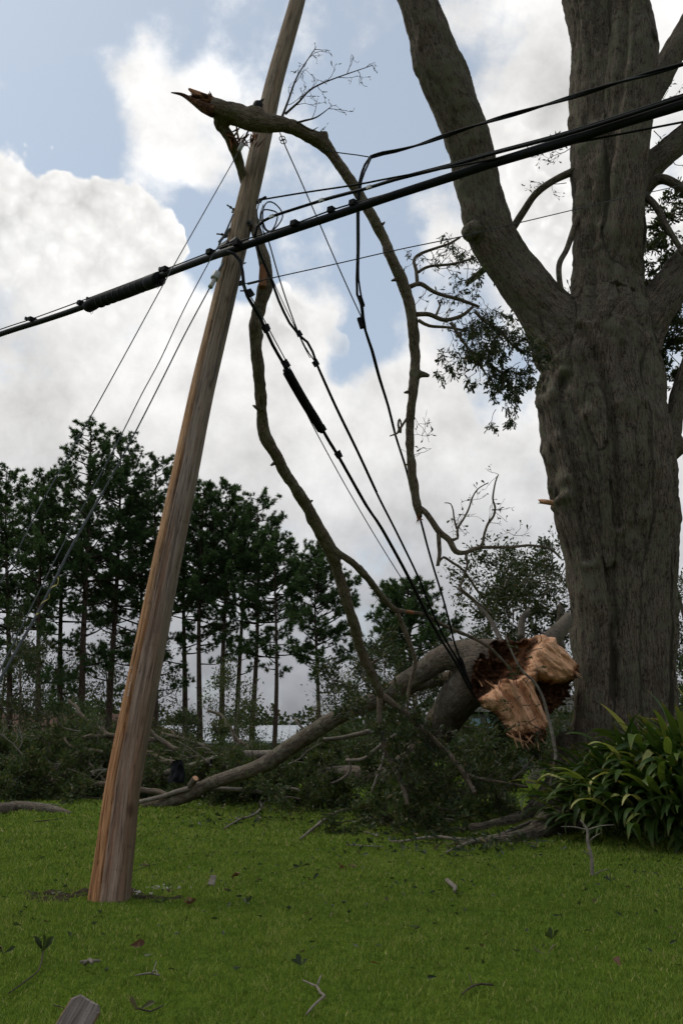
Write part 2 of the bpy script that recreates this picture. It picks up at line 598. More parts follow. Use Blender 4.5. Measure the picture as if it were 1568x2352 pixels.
def mat_lawn():
    m, k, b = new_mat('lawn')
    p = k.new('ShaderNodeTexCoord').outputs['Object']
    n1 = k.noise(p, 0.55, 5, 0.6)
    n2 = k.noise(p, 9, 6, 0.7)
    n3 = k.noise(p, 60, 3, 0.6)
    c = k.ramp(n2, [(0.3, (.045, .076, .009)), (0.55, (.098, .152, .018)), (0.75, (.15, .192, .036))])
    c = k.mix(k.ss(n1, .35, .7, 0, .5), c, (.075, .105, .020))
    c = k.mix(k.ss(n3, .5, .75, 0, .4), c, (.05, .042, .022))
    k.l.new(c, b.inputs['Base Color'])
    b.inputs['Roughness'].default_value = 1
    b.inputs['Specular IOR Level'].default_value = 0
    k.l.new(k.bump(k.m('ADD', n2, n3), .8, .05), b.inputs['Normal'])
    return m


def ground_z(X, Y):
    """the lawn is almost level; it swells a little"""
    p = np.stack([np.asarray(X) * .25, np.asarray(Y) * .25, np.zeros_like(np.asarray(X, dtype=float))], -1).reshape(-1, 3)
    return 0.05 * vnoise(p, 5).reshape(np.shape(X)) - 0.0


xs = np.concatenate([[-900, -300, -120, -60], np.linspace(-30, 30, 121), [60, 120, 300, 900]])
ys = np.concatenate([[-60, -20, -6], np.linspace(0, 40, 121), [60, 90, 150, 300, 700, 1400]])
gx, gy = np.meshgrid(xs, ys)
gz = ground_z(gx, gy)
nx, ny = len(xs), len(ys)
ii = (np.arange(ny - 1)[:, None] * nx + np.arange(nx - 1)[None, :]).ravel()
struct('ground', mesh_np('ground', np.stack([gx, gy, gz], -1), [np.stack([ii, ii + 1, ii + nx + 1, ii + nx], 1)]), mat_lawn())


def gzp(x, y):
    return float(ground_z(np.array([x]), np.array([y]))[0])


def mat_blade():
    m, k, b = new_mat('grass_blades')
    r = attr(k, 'rnd', 'Fac')
    col = k.ramp(r, [(0, (.058, .102, .011)), (.45, (.150, .236, .025)), (.8, (.25, .328, .050)), (.93, (.34, .33, .085)), (1.0, (.48, .40, .18))])
    p = k.new('ShaderNodeTexCoord').outputs['Object']
    n = k.noise(p, 0.7, 5, .62)
    col = k.mix(k.ss(n, .38, .68, 0, .6), col, k.vm('MULTIPLY', col, (1.15, 1.04, 1.2)))
    n2 = k.noise(p, 2.7, 3, .6)
    col = k.mix(k.ss(n2, .52, .72, 0, .5), col, k.vm('MULTIPLY', col, (.62, .66, .62)))
    k.l.new(col, b.inputs['Base Color'])
    b.inputs['Roughness'].default_value = .6
    b.inputs['Specular IOR Level'].default_value = .2
    t = k.new('ShaderNodeBsdfTranslucent'); k.l.new(col, t.inputs[0])
    mx = k.new('ShaderNodeMixShader'); mx.inputs[0].default_value = .35
    k.l.new(b.outputs[0], mx.inputs[1]); k.l.new(t.outputs[0], mx.inputs[2])
    k.l.new(mx.outputs[0], k.n['Material Output'].inputs[0])
    return m


def soil_mask(X, Y):
    """1 where the earth round the pole foot is torn up"""
    dx = (X - POLE_BASE.x + .05) / .74; dy = (Y - POLE_BASE.y - .12) / .32
    dd = np.sqrt(dx * dx + dy * dy)
    p = np.stack([X * 7, Y * 7, np.zeros_like(X)], -1)
    return np.clip((1.05 - dd + .55 * fbm(p, 3, 4)) * 2.2, 0, 1)


def grass():
    rng = np.random.default_rng(3)
    Vs, Fs, Rs, base = [], [], [], 0
    # (near, far, blades per square metre, height, width)
    for (y0, y1, dens, hh, ww) in ((3.1, 4.6, 9000, .026, .0042), (4.6, 6.5, 6000, .028, .0052), (6.5, 9.5, 3000, .033, .0078),
                                   (9.5, 13.5, 1400, .042, .013), (13.5, 21.0, 480, .055, .024)):
        w0, w1 = y0 * .50 + .4, y1 * .50 + .4
        area = (w0 + w1) * (y1 - y0)
        n = int(area * dens)
        Y = rng.uniform(y0, y1, n)
        X = rng.uniform(-1, 1, n) * (Y * .50 + .4)
        cl = fbm(np.stack([X * 3, Y * 3, np.zeros(n)], -1), 3, 8)
        keep = rng.random(n) > soil_mask(X, Y) * .9
        keep &= rng.random(n) < .80 + .5 * cl
        X, Y, cl = X[keep], Y[keep], cl[keep]; n = len(X)
        Z = ground_z(X, Y) - .004
        h = hh * rng.uniform(.45, 1.25, n) * (1 + .5 * cl)
        a = rng.uniform(0, 2 * math.pi, n)
        lean = rng.uniform(.1, 1.0, n) * h
        la = rng.uniform(0, 2 * math.pi, n)
        w = ww * rng.uniform(.6, 1.3, n)
        b = np.stack([X, Y, Z], -1)
        s = np.stack([np.cos(a) * w / 2, np.sin(a) * w / 2, 0 * w], -1)
        mid = b + np.stack([np.cos(la) * lean * .35, np.sin(la) * lean * .35, h * .6], -1)
        tip = b + np.stack([np.cos(la) * lean, np.sin(la) * lean, h], -1)
        V = np.stack([b - s, b + s, mid + s * .8, tip, mid - s * .8], 1)
        q = base + np.arange(n)[:, None] * 5
        Fs.append(np.concatenate([q + [[0, 1, 2]], q + [[0, 2, 4]], q + [[4, 2, 3]]]))
        Vs.append(V.reshape(-1, 3))
        rv = np.clip(rng.random(n) * .75 + .22 * (cl + .3), 0, .9)
        dry = rng.random(n) < .045 + .10 * np.clip(fbm(np.stack([X * 1.1, Y * 1.1, np.zeros(n) + 4], -1), 3, 18), 0, 1)
        rv[dry] = rng.uniform(.9, 1, dry.sum())
        Rs.append(np.repeat(rv, 5))
        base += n * 5
    me = mesh_np('grass', np.concatenate(Vs), [np.concatenate(Fs)], {'rnd': ('FLOAT', np.concatenate(Rs))}, True)
    o = obj('grass', me, mat_blade())
    tag(o, 'short green mown lawn grass covering the ground', 'grass', kind='stuff')


grass()


# torn earth round the foot of the pole
def soil():
    n = 61
    u = np.linspace(-1, 1, n)
    X, Y = np.meshgrid(POLE_BASE.x - .05 + u * 1.25, POLE_BASE.y + .1 + u * .6)
    X = X.ravel(); Y = Y.ravel()
    ms = soil_mask(X, Y)
    p = np.stack([X * 12, Y * 12, 0 * X], -1)
    Z = ground_z(X, Y) - .03 + ms * (.042 + .045 * fbm(p, 4, 2))
    d = np.hypot((X - POLE_BASE.x + .05), (Y - POLE_BASE.y) * 1.3)
    Z -= .16 * np.clip(1 - (d / .24) ** 2, 0, 1)
    i = (np.arange(n - 1)[:, None] * n + np.arange(n - 1)[None, :]).ravel()
    m, k, b = new_mat('torn_earth')
    q = k.new('ShaderNodeTexCoord').outputs['Object']
    nz = k.noise(q, 22, 6, .7)
    c = k.ramp(nz, [(.3, (.012, .009, .006)), (.5, (.040, .030, .019)), (.7, (.075, .062, .040))])
    c = k.mix(k.ss(k.noise(q, 9, 4, .6), .52, .62), c, (.05, .07, .015))
    k.l.new(c, b.inputs['Base Color']); b.inputs['Roughness'].default_value = 1
    b.inputs['Specular IOR Level'].default_value = .05
    k.l.new(k.bump(nz, .8, .03), b.inputs['Normal'])
    struct('bare_earth', mesh_np('bare_earth', np.stack([X, Y, Z], -1), [np.stack([i, i + 1, i + n + 1, i + n], 1)]), m)
    # pale shell chips in the spoil
    rng = np.random.default_rng(4)
    mb = MB()
    for c_, cnt in ((G(385, 2036), 22), (G(315, 2046), 9), (G(120, 2050), 4)):
        for _ in range(cnt):
            x, y = c_.x + rng.normal(0, .11), c_.y + rng.normal(0, .05)
            r = rng.uniform(.003, .011)
            z = gzp(x, y) + .018
            V, F = box((x, y, z), (r * 2, r * 1.4, r), rot_to(rng.normal(0, 1, 3)))
            V[:, :] += rng.normal(0, r * .25, V.shape)
            mb.add(V, F)
    o = obj('shell_chips', mb.mesh('shell_chips', False), mat_flat('shell', (.42, .40, .36), .8, 0, .2, 30))
    tag(o, 'pale shell chips in the torn earth at the pole foot', 'gravel', kind='stuff')


soil()


# ------------------------------------------------------------------ far buildings
def mat_wallpaint(name, c, rough=.85):
    return mat_flat(name, c, rough, 0, .12, 1.5, .15)


def far_house():
    """low brown house behind the pines"""
    Y0 = 70.0
    t = thing('house', 'low brown house with a long pale eave behind the pines at left', 'house', P(60, 1735, Y0 + 4))
    x0, x1 = P(-160, 1700, Y0).x, P(405, 1700, Y0).x
    ze = P(200, 1692, Y0).z
    zr = P(120, 1640, Y0 + 4).z
    mb = MB()
    mb.add(*box(((x0 + x1) / 2, Y0 + 4, ze / 2 - .2), (x1 - x0 - 1.2, 7.0, ze + .4)))
    obj('wall', mb.mesh('wall', False), mat_wallpaint('brown_wall', (.08, .055, .04)), t)
    # gable roof: ridge along x
    V = np.array([[x0, Y0 - .5, ze + .12], [x1, Y0 - .5, ze + .12], [x1, Y0 + 8.5, ze + .12], [x0, Y0 + 8.5, ze + .12], [x0 + 2.5, Y0 + 4, zr], [x1 - 5.5, Y0 + 4, zr],
                  [x0, Y0 - .5, ze + .02], [x1, Y0 - .5, ze + .02], [x1, Y0 + 8.5, ze + .02], [x0, Y0 + 8.5, ze + .02]])
    F4 = np.array([[0, 1, 5, 4], [2, 3, 4, 5], [6, 9, 8, 7], [0, 6, 7, 1], [2, 8, 9, 3], [1, 7, 8, 2], [3, 9, 6, 0]])
    F3 = np.array([[1, 2, 5], [3, 0, 4]])
    rm, k, b = new_mat('brown_shingles')
    q = k.new('ShaderNodeTexCoord').outputs['Object']
    br = k.new('ShaderNodeTexBrick'); k.l.new(k.vm('MULTIPLY', q, (1, 1, 1)), br.inputs['Vector'])
    br.inputs['Scale'].default_value = 3.0
    br.inputs['Color1'].default_value = (.085, .045, .03, 1); br.inputs['Color2'].default_value = (.12, .065, .042, 1); br.inputs['Mortar'].default_value = (.05, .03, .02, 1)
    k.l.new(br.outputs[0], b.inputs['Base Color']); b.inputs['Roughness'].default_value = .95
    mb = MB(); mb.add(V, [F4, F3])
    roof = obj('roof', mb.mesh('roof', False), rm, t)
    mb = MB()
    mb.add(*box(((x0 + x1) / 2, Y0 - .56, ze + .02), (x1 - x0, .08, .28)))
    obj('fascia', mb.mesh('fascia', False), mat_wallpaint('pale_fascia', (.34, .35, .36)), roof)
    for xc in (P(120, 1710, Y0).x, P(215, 1710, Y0).x, P(300, 1710, Y0).x):
        mb = MB(); mb.add(*box((xc, Y0 + .42, ze - 1.05), (1.3, .10, 1.2)))
        w = obj('window', mb.mesh('window', False), mat_wallpaint('window_frame', (.4, .4, .4)), t)
        for s in (-1, 1):
            mb = MB(); mb.add(*box((xc + s * .31, Y0 + .36, ze - 1.05), (.55, .04, 1.05)))
            obj('pane', mb.mesh('pane', False), mat_flat('dark_glass', (.02, .025, .03), .1, 0, .1, 3, .5), w)


def far_white():
    Y0 = 82.0
    t = thing('white_building', 'long low white building glimpsed between the pine trunks', 'building', P(520, 1730, Y0 + 3))
    x0, x1 = P(285, 1690, Y0).x, P(705, 1690, Y0).x
    zt, zb = P(500, 1664, Y0).z, P(500, 1703, Y0).z
    wm = mat_wallpaint('white_paint', (.55, .56, .57))
    mb = MB(); mb.add(*box(((x0 + x1) / 2, Y0 + 3.4, zb / 2 - .1), (x1 - x0 - 1, 6, zb + .2)))
    obj('wall', mb.mesh('wall', False), mat_wallpaint('grey_wall', (.16, .17, .18)), t)
    V = np.array([[x0, Y0, zb], [x1, Y0, zb], [x1, Y0 + 6.5, zb], [x0, Y0 + 6.5, zb], [x0 + .2, Y0 + 2.6, zt], [x1 - .2, Y0 + 2.6, zt], [x1 - .2, Y0 + 4.2, zt], [x0 + .2, Y0 + 4.2, zt]])
    F = np.array([[0, 1, 5, 4], [1, 2, 6, 5], [2, 3, 7, 6], [3, 0, 4, 7], [4, 5, 6, 7], [3, 2, 1, 0]])
    mb = MB(); mb.add(V, [F]); roof = obj('roof', mb.mesh('roof', False), wm, t)
    for i in range(24):
        f = (i + .5) / 24
        a = Vector((x0 + (x1 - x0) * f, Y0 - .01, zb + .03)); c = Vector((x0 + (x1 - x0) * f, Y0 + 2.6, zt + .03))
        mb = MB(); V, F, B = tube([a, c], [.04, .04], 4, 5); mb.add(V, F, B)
        obj('seam', mb.mesh('seam', False), wm, roof)
    mb = MB(); mb.add(*box(((x0 + x1) / 2, Y0 - .05, zb - .06), (x1 - x0, .10, .22)))
    obj('fascia', mb.mesh('fascia', False), mat_wallpaint('white_trim', (.6, .61, .62)), roof)


def far_blue():
    Y0 = 48.0
    t = thing('blue_house', 'small grey house with a pale blue shutter under the splintered trunk', 'house', P(1125, 1745, Y0 + 3))
    x0, x1 = P(1075, 1660, Y0).x, P(1330, 1660, Y0).x
    zt = P(1125, 1640, Y0).z
    mb = MB(); mb.add(*box(((x0 + x1) / 2, Y0 + 3, zt / 2 - .1), (x1 - x0, 6, zt + .2)))
    obj('wall', mb.mesh('wall', False), mat_wallpaint('dark_grey_wall', (.10, .10, .10)), t)  # one even dark grey over the whole wall
    mb = MB()
    V = np.array([[x0 - .4, Y0 - .5, zt + .1], [x1 + .4, Y0 - .5, zt + .1], [x1 + .4, Y0 + 6.5, zt + .1], [x0 - .4, Y0 + 6.5, zt + .1], [x0 - .4, Y0 + 3, zt + 1.3], [x1 + .4, Y0 + 3, zt + 1.3]])
    mb.add(V, [np.array([[0, 1, 5, 4], [2, 3, 4, 5], [3, 2, 1, 0]]), np.array([[1, 2, 5], [3, 0, 4]])])
    obj('roof', mb.mesh('roof', False), mat_wallpaint('dark_roof', (.06, .055, .05)), t)
    bm = mat_wallpaint('pale_blue_paint', (.24, .36, .46))
    for (xa, xb, ya, yb) in ((1118, 1134, 1648, 1672), (1078, 1102, 1650, 1668)):
        a, c = P(xa, yb, Y0 - .04), P(xb, ya, Y0 - .04)
        mb = MB(); mb.add(*box(((a.x + c.x) / 2, Y0 - .04, (a.z + c.z) / 2), (c.x - a.x, .06, c.z - a.z)))
        obj('shutter', mb.mesh('shutter', False), bm, t)


far_house(); far_white(); far_blue()


# ------------------------------------------------------------------ trees behind
def leafball(rng, c, r, n, flat=1.0):
    """leaf positions and outward directions in an uneven clump"""
    d = rng.normal(0, 1, (n, 3)); d /= np.linalg.norm(d, axis=1)[:, None]
    rr = rng.random(n) ** .45
    p = d * rr[:, None] * r
    p[:, 2] *= flat
    return p + np.asarray(c), d


def far_treeline():
    rng = np.random.default_rng(21)
    mb = MB()
    for x in np.linspace(-90, 110, 70):
        Y = 150 + rng.uniform(-15, 25)
        h = rng.uniform(3.5, 8.0) + (4 if abs(x) > 40 else 0)
        for _ in range(5):
            c = (x + rng.normal(0, 2), Y + rng.normal(0, 2), h * rng.uniform(.25, .85))
            p, d = leafball(rng, c, h * .38, 130)
            V, F, r = leaves(p, d, .8, .7, rng=rng)
            mb.add(V, F, None, r)
    o = obj('far_treeline', mb.mesh('far_treeline', False), M['oakleaf'])
    tag(o, 'hazy line of far trees along the horizon', 'trees', kind='stuff')


far_treeline()


def pine(xb, xt, yt, Y, seed, label, crown0=.42, wid=1.0, dens=1.0):
    rng = np.random.default_rng(seed)
    base = P(xb, 1735, Y); base.z = -.1
    top = P(xt, yt + 6, Y)
    H = top.z
    t = thing('pine_tree', label, 'pine tree', base, 'tall pines standing behind the lawn')
    base = np.array(base); top = np.array(top)
    n = 8
    pts = [base + (top - base) * f + np.array([math.sin(f * 5 + seed) * .12, 0, 0]) for f in np.linspace(0, 1, n)]
    r0 = H * .0105 + .02
    rad = [r0 * (1 - f * .88) for f in np.linspace(0, 1, n)]
    V, F, B = tube(pts, rad, 9, .8, .08, 3, seed)
    mb = MB(); mb.add(V, F, B)
    obj('trunk', mb.mesh('trunk'), M['pinebark'], t)
    nb = int(70 * dens * rng.uniform(.85, 1.15))
    wood = MB()
    TP, TD = [], []
    for i in range(nb):
        f = crown0 + (1 - crown0) * ((i + rng.random()) / nb) ** .82
        p0 = base + (top - base) * f
        prof = math.sin(min(1, (1 - f) / (1 - crown0) * 1.0) * math.pi * .62 + .12)
        L = wid * H * .165 * prof * rng.uniform(.55, 1.25) + .35
        if f < crown0 + .22:
            L *= rng.uniform(.3, .95)
            if rng.random() < .4: continue
        a = i * 2.399 + rng.normal(0, .4)
        up = rng.uniform(-.05, .45) + .5 * (f - crown0)
        d = np.array([math.cos(a), math.sin(a), up]); d /= np.linalg.norm(d)
        e1 = p0 + d * L * .55 + np.array([0, 0, -.03 * L])
        e2 = p0 + d * L + np.array([0, 0, .10 * L])
        V, F, B = tube([p0, e1, e2], [.025 + .012 * L, .015 + .006 * L, .008], 4, .7, cap=False)
        wood.add(V, F, B)
        # side shoots carrying the tufts
        k = max(4, int(L * 8))
        for j in range(k):
            g = rng.uniform(.35, 1.03)
            q = p0 + (e2 - p0) * g
            sd = d + rng.normal(0, .75, 3) + np.array([0, 0, .35]); sd /= np.linalg.norm(sd)
            sl = rng.uniform(.15, .6) * (1.15 - g * .45) * min(1, L / 1.5)
            q2 = q + sd * sl
            if j % 2 == 0:
                V, F, B = tube([q, q2], [.014, .007], 3, 2, cap=False); wood.add(V, F, B)
            TP.append(q2); TD.append(sd)
            if rng.random() < .6:
                TP.append(q + sd * sl * .5 + rng.normal(0, .07, 3)); TD.append(sd)
    for j in range(7):
        TP.append(top + np.array([rng.normal(0, .22), rng.normal(0, .22), rng.uniform(-.5, .15)])); TD.append(np.array([0, 0, 1.0]))
    obj('branches', wood.mesh('branches'), M['pinetwig'], t)
    TP = np.array(TP); TD = np.array(TD)
    nn = 26
    pos = np.repeat(TP, nn, 0); dr = np.repeat(TD, nn, 0)
    rv = rng.random(len(TP))
    V, F, r = leaves(pos, dr, .24, .052, NEEDLE, rng, .85)
    crown = MB(); crown.add(V, F, None, np.clip(np.repeat(np.repeat(rv, nn), 3) * .6 + r * .4, 0, 1))
    obj('crown', crown.mesh('crown', False), M['needle'], t)
    return t


PINES = [  # base x, top x, top y, distance, label
    (-42, -35, 1100, 56, 'pine cut by the left edge of the picture'),
    (22, 18, 1078, 55, 'second pine in from the left edge of the picture'),
    (84, 104, 1082, 50, 'stout dark pine left of the tallest pine'),
    (140, 150, 1075, 58, 'thin pine trunk hidden in the crown of the tallest pine'),
    (192, 206, 972, 52, 'tallest pine of the row with a broad round head'),
    (252, 278, 1000, 55, 'second tallest pine, its head touching the tallest one'),
    (312, 330, 1105, 60, 'pine largely hidden behind the lower pole'),
    (352, 362, 1050, 54, 'pine whose narrow head stands just left of the pole'),
    (422, 428, 1120, 57, 'first pine to the right of the leaning pole'),
    (458, 466, 1108, 53, 'pine with a dark low head just right of the pole'),
    (512, 524, 1114, 53, 'middle pine of the group right of the pole'),
    (546, 560, 1160, 59, 'thin pine behind the middle pines right of the pole'),
    (580, 594, 1137, 52, 'pine with a forked pale dead branch low on its trunk'),
    (628, 636, 1218, 50, 'lower pine with a long bare curved trunk'),
    (728, 728, 1256, 48, 'lone pine at the right end of the row against grey sky'),
]
for i, (xb, xt, yt, Y, lab) in enumerate(PINES):
    pine(xb, xt, yt, Y, 100 + i, lab, crown0=(.22 if i < 8 else .33) + (.05 if i == 13 else 0), wid=1.12 if i in (4, 5) else (1.25 if i == 14 else 1.0), dens=1.25 if i in (2, 4, 5) else 1.0)
pine(962, 935, 1345, 44, 140, 'shorter bushy pine behind the service drops', .30, 1.75, 1.25)


def grow(rng, wood, tips, p, d, L, r, lev, seg=5, curl=.25, up=.15, nchild=3, leafat=1, step=.25):
    """recursive branch; tips collect (point, direction) along the finest shoots"""
    k = 4
    pts = [np.array(p, float)]
    dd = np.array(d, float)
    for i in range(k):
        dd = dd + rng.normal(0, curl, 3) + np.array([0, 0, up * .3]); dd /= np.linalg.norm(dd)
        pts.append(pts[-1] + dd * L / k)
    V, F, B = tube(pts, np.linspace(r, max(r * .45, .002), k + 1), seg if lev > 0 else 3, step, cap=False)
    wood.add(V, F, B)
    if lev <= leafat:
        for g in np.linspace(.35, 1, 5):
            i = min(int(g * k), k - 1)
            tips.append((pts[i] + (pts[i + 1] - pts[i]) * (g * k - i), dd.copy()))
    if lev > 0:
        for c in range(nchild):
            g = rng.uniform(.3, .98)
            i = min(int(g * k), k - 1)
            q = pts[i] + (pts[i + 1] - pts[i]) * (g * k - i)
            cd = dd + rng.normal(0, .75, 3); cd /= np.linalg.norm(cd)
            grow(rng, wood, tips, q, cd, L * rng.uniform(.5, .75), r * .5, lev - 1, max(3, seg - 1), curl, up, nchild, leafat, step)


def broad_tree(name, label, xb, Y, ytop, wpx, seed, leafmat='oakleaf', lsize=.11, nleaf=9, trunk_r=.14, group=None, woodmat='twig', low=.3, nlimb=9, cat='tree', lean=0.0):
    rng = np.random.default_rng(seed)
    base = P(xb, 1740, Y); base.z = -.05
    zt = P(xb, ytop, Y).z
    w = wpx / FPX * Y
    t = thing(name, label, cat, base, group)
    wood, tips = MB(), []
    trunk = MB()
    top = np.array(base) + np.array([lean, 0, zt * .8])
    pts = [np.array(base), np.array(base) * .6 + top * .4 + np.array([.1 * w * rng.normal(), 0, 0]), top]
    V, F, B = tube(pts, [trunk_r, trunk_r * .7, trunk_r * .25], 8, .3, .08, 5, seed); trunk.add(V, F, B)
    obj('trunk', trunk.mesh('trunk'), M['branch' if woodmat != 'twig' else 'limb'], t)
    for i in range(nlimb):
        f = low + (1 - low) * (i + .5) / nlimb
        p = np.array(base) + (top - np.array(base)) * f
        a = i * 2.4 + rng.normal(0, .3)
        d = np.array([math.cos(a), math.sin(a), rng.uniform(.1, .9)]); d /= np.linalg.norm(d)
        L = (w * .42) * rng.uniform(.7, 1.1) * (1.1 - .5 * abs(f - .55))
        grow(rng, wood, tips, p, d, L, trunk_r * .4 * (1.2 - f), 2, 5, .22, .2, 3, 1, .35)
    obj('branches', wood.mesh('branches'), M[woodmat], t)
    tp = np.array([q[0] for q in tips]); td = np.array([q[1] for q in tips])
    pos = np.repeat(tp, nleaf, 0) + rng.normal(0, lsize * 1.3, (len(tp) * nleaf, 3))
    V, F, r = leaves(pos, np.repeat(td, nleaf, 0), lsize, lsize * .45, LEAF2, rng, .8)
    cr = MB(); cr.add(V, F, None, r)
    obj('crown', cr.mesh('crown', False), M[leafmat], t)
    return t


broad_tree('oak_tree', 'wide leafy oak with open crown behind the splintered trunk', 1215, 27, 1245, 330, 201, 'oakleaf', .12, 8, .17, None, 'branch', .28, 14)
broad_tree('oak_tree', 'dark leafy tree filling the gap at the right edge of the picture', 1590, 26, 1190, 190, 202, 'oakleaf', .12, 8, .15, None, 'twig', .2, 10)
broad_tree('small_tree', 'dark broadleaf tree standing left of the bushy pine', 850, 34, 1480, 180, 203, 'oakleaf', .13, 8, .10, None, 'twig', .15, 9)
broad_tree('small_tree', 'pale twiggy small tree under the lone pine', 765, 38, 1530, 150, 204, 'paleleaf', .10, 3, .07, None, 'greytwig', .15, 9)
broad_tree('small_tree', 'small oak with a pale bare forked stem right of the pole', 545, 30, 1535, 165, 205, 'brushleaf', .12, 6, .07, None, 'greytwig', .25, 8)
broad_tree('small_tree', 'round leafy tree in the shade at the left edge of the picture', 20, 42, 1430, 250, 206, 'oakleaf', .15, 8, .12, None, 'twig', .12, 10)
broad_tree('small_tree', 'yellowing small tree between the pine trunks at left', 150, 40, 1590, 130, 207, 'shrubleaf', .13, 7, .06, None, 'twig', .3, 6)
broad_tree('small_tree', 'low leafy tree filling the space behind the fallen limb', 960, 27, 1530, 210, 208, 'oakleaf', .12, 8, .09, None, 'twig', .1, 9)
broad_tree('small_tree', 'dark green small tree left of the white building', 425, 36, 1625, 100, 209, 'oakleaf', .12, 8, .07, None, 'twig', .1, 8)

for i, (x, yt, w_, lab) in enumerate(((-10, 1440, 190, 'dark tree behind the pines at the left edge'), (110, 1470, 170, 'dark tree low behind the stout pine'), (225, 1460, 170, 'dark tree low behind the two tallest pines'),
                                      (335, 1480, 150, 'dark tree behind the pines just left of the pole'))):
    broad_tree('background_tree', lab, x, 64 + 2 * (i % 2), yt, w_, 230 + i, 'oakleaf', .26, 5, .16, 'dark trees behind the pines', 'twig', .12, 9)


def shrub(x, Y, h, w, seed, label, leafmat='shrubleaf', n=2400, ls=.10):
    rng = np.random.default_rng(seed)
    c = P(x, 1740, Y); c.z = -.02
    t = thing('shrub', label, 'shrub', c, 'bushes behind the lawn')
    wood = MB()
    pos, dr = [], []
    for i in range(12):
        a = rng.uniform(0, 6.28)
        e = np.array(c) + np.array([math.cos(a) * w * .4 * rng.random(), math.sin(a) * w * .4 * rng.random(), h * rng.uniform(.55, .95)])
        m_ = np.array(c) * .5 + e * .5 + rng.normal(0, .1, 3)
        V, F, B = tube([np.array(c) + rng.normal(0, .08, 3) * [1, 1, 0], m_, e], [.03, .02, .006], 4, .3, cap=False); wood.add(V, F, B)
        p, d = leafball(rng, e * [1, 1, .82], w * .27, n // 12, .85)
        pos.append(p); dr.append(d)
    obj('stems', wood.mesh('stems'), M['twig'], t)
    pos = np.concatenate(pos); dr = np.concatenate(dr)
    k = pos[:, 2] > .03
    V, F, r = leaves(pos[k], dr[k], ls, ls * .5, LEAF2, rng, .6)
    f = MB(); f.add(V, F, None, r)
    obj('foliage', f.mesh('foliage', False), M[leafmat], t)


SHRUBS = [(250, 46, 2.7, 3.4, 'round dark bush under the tallest pines by the brown house'),
          (-20, 34, 1.9, 4.4, 'dark bush at the far left edge behind the fallen crown'),
          (120, 33, 1.4, 3.6, 'bush in front of the brown house roof'),
          (330, 34, 1.5, 3.6, 'dark bush partly behind the leaning pole'),
          (660, 36, 1.15, 4.2, 'low dark bush in front of the white building'),
          (560, 40, 1.2, 3.6, 'low bush below the small pale-stemmed oak'),
          (800, 30, 1.7, 3.6, 'bush below the pale twiggy tree'),
          (1010, 24, 2.2, 3.4, 'bush in the dark gap under the arching fallen trunk'),
          (1160, 22, 1.7, 3.6, 'bush under the splintered trunk end'),
          (1290, 21, 2.0, 3.2, 'bush close behind the foot of the standing oak'),
          (900, 27, 2.0, 3.6, 'bush behind the middle of the fallen limb'),
          (1590, 18, 3.2, 3.2, 'dark bush right of the standing oak at the picture edge')]
for i, (x, Y, h, w, lab) in enumerate(SHRUBS):
    shrub(x, Y, h, w, 300 + i, lab, 'shrubleaf' if i % 3 else 'oakleaf')


# ------------------------------------------------------------------ big woody bodies: limbs fused into one surface, then cut into named parts
def stroke(lst, Y=None):
    """[(x, y, half width, Y)] in picture pixels -> points, radii in metres"""
    pts, rad = [], []
    for q in lst:
        yy = q[3] if len(q) > 3 else Y
        p = P(q[0], q[1], yy)
        pts.append(np.array(p)); rad.append(q[2] * PT(q[0], q[1], yy) / FPX)
    return pts, rad


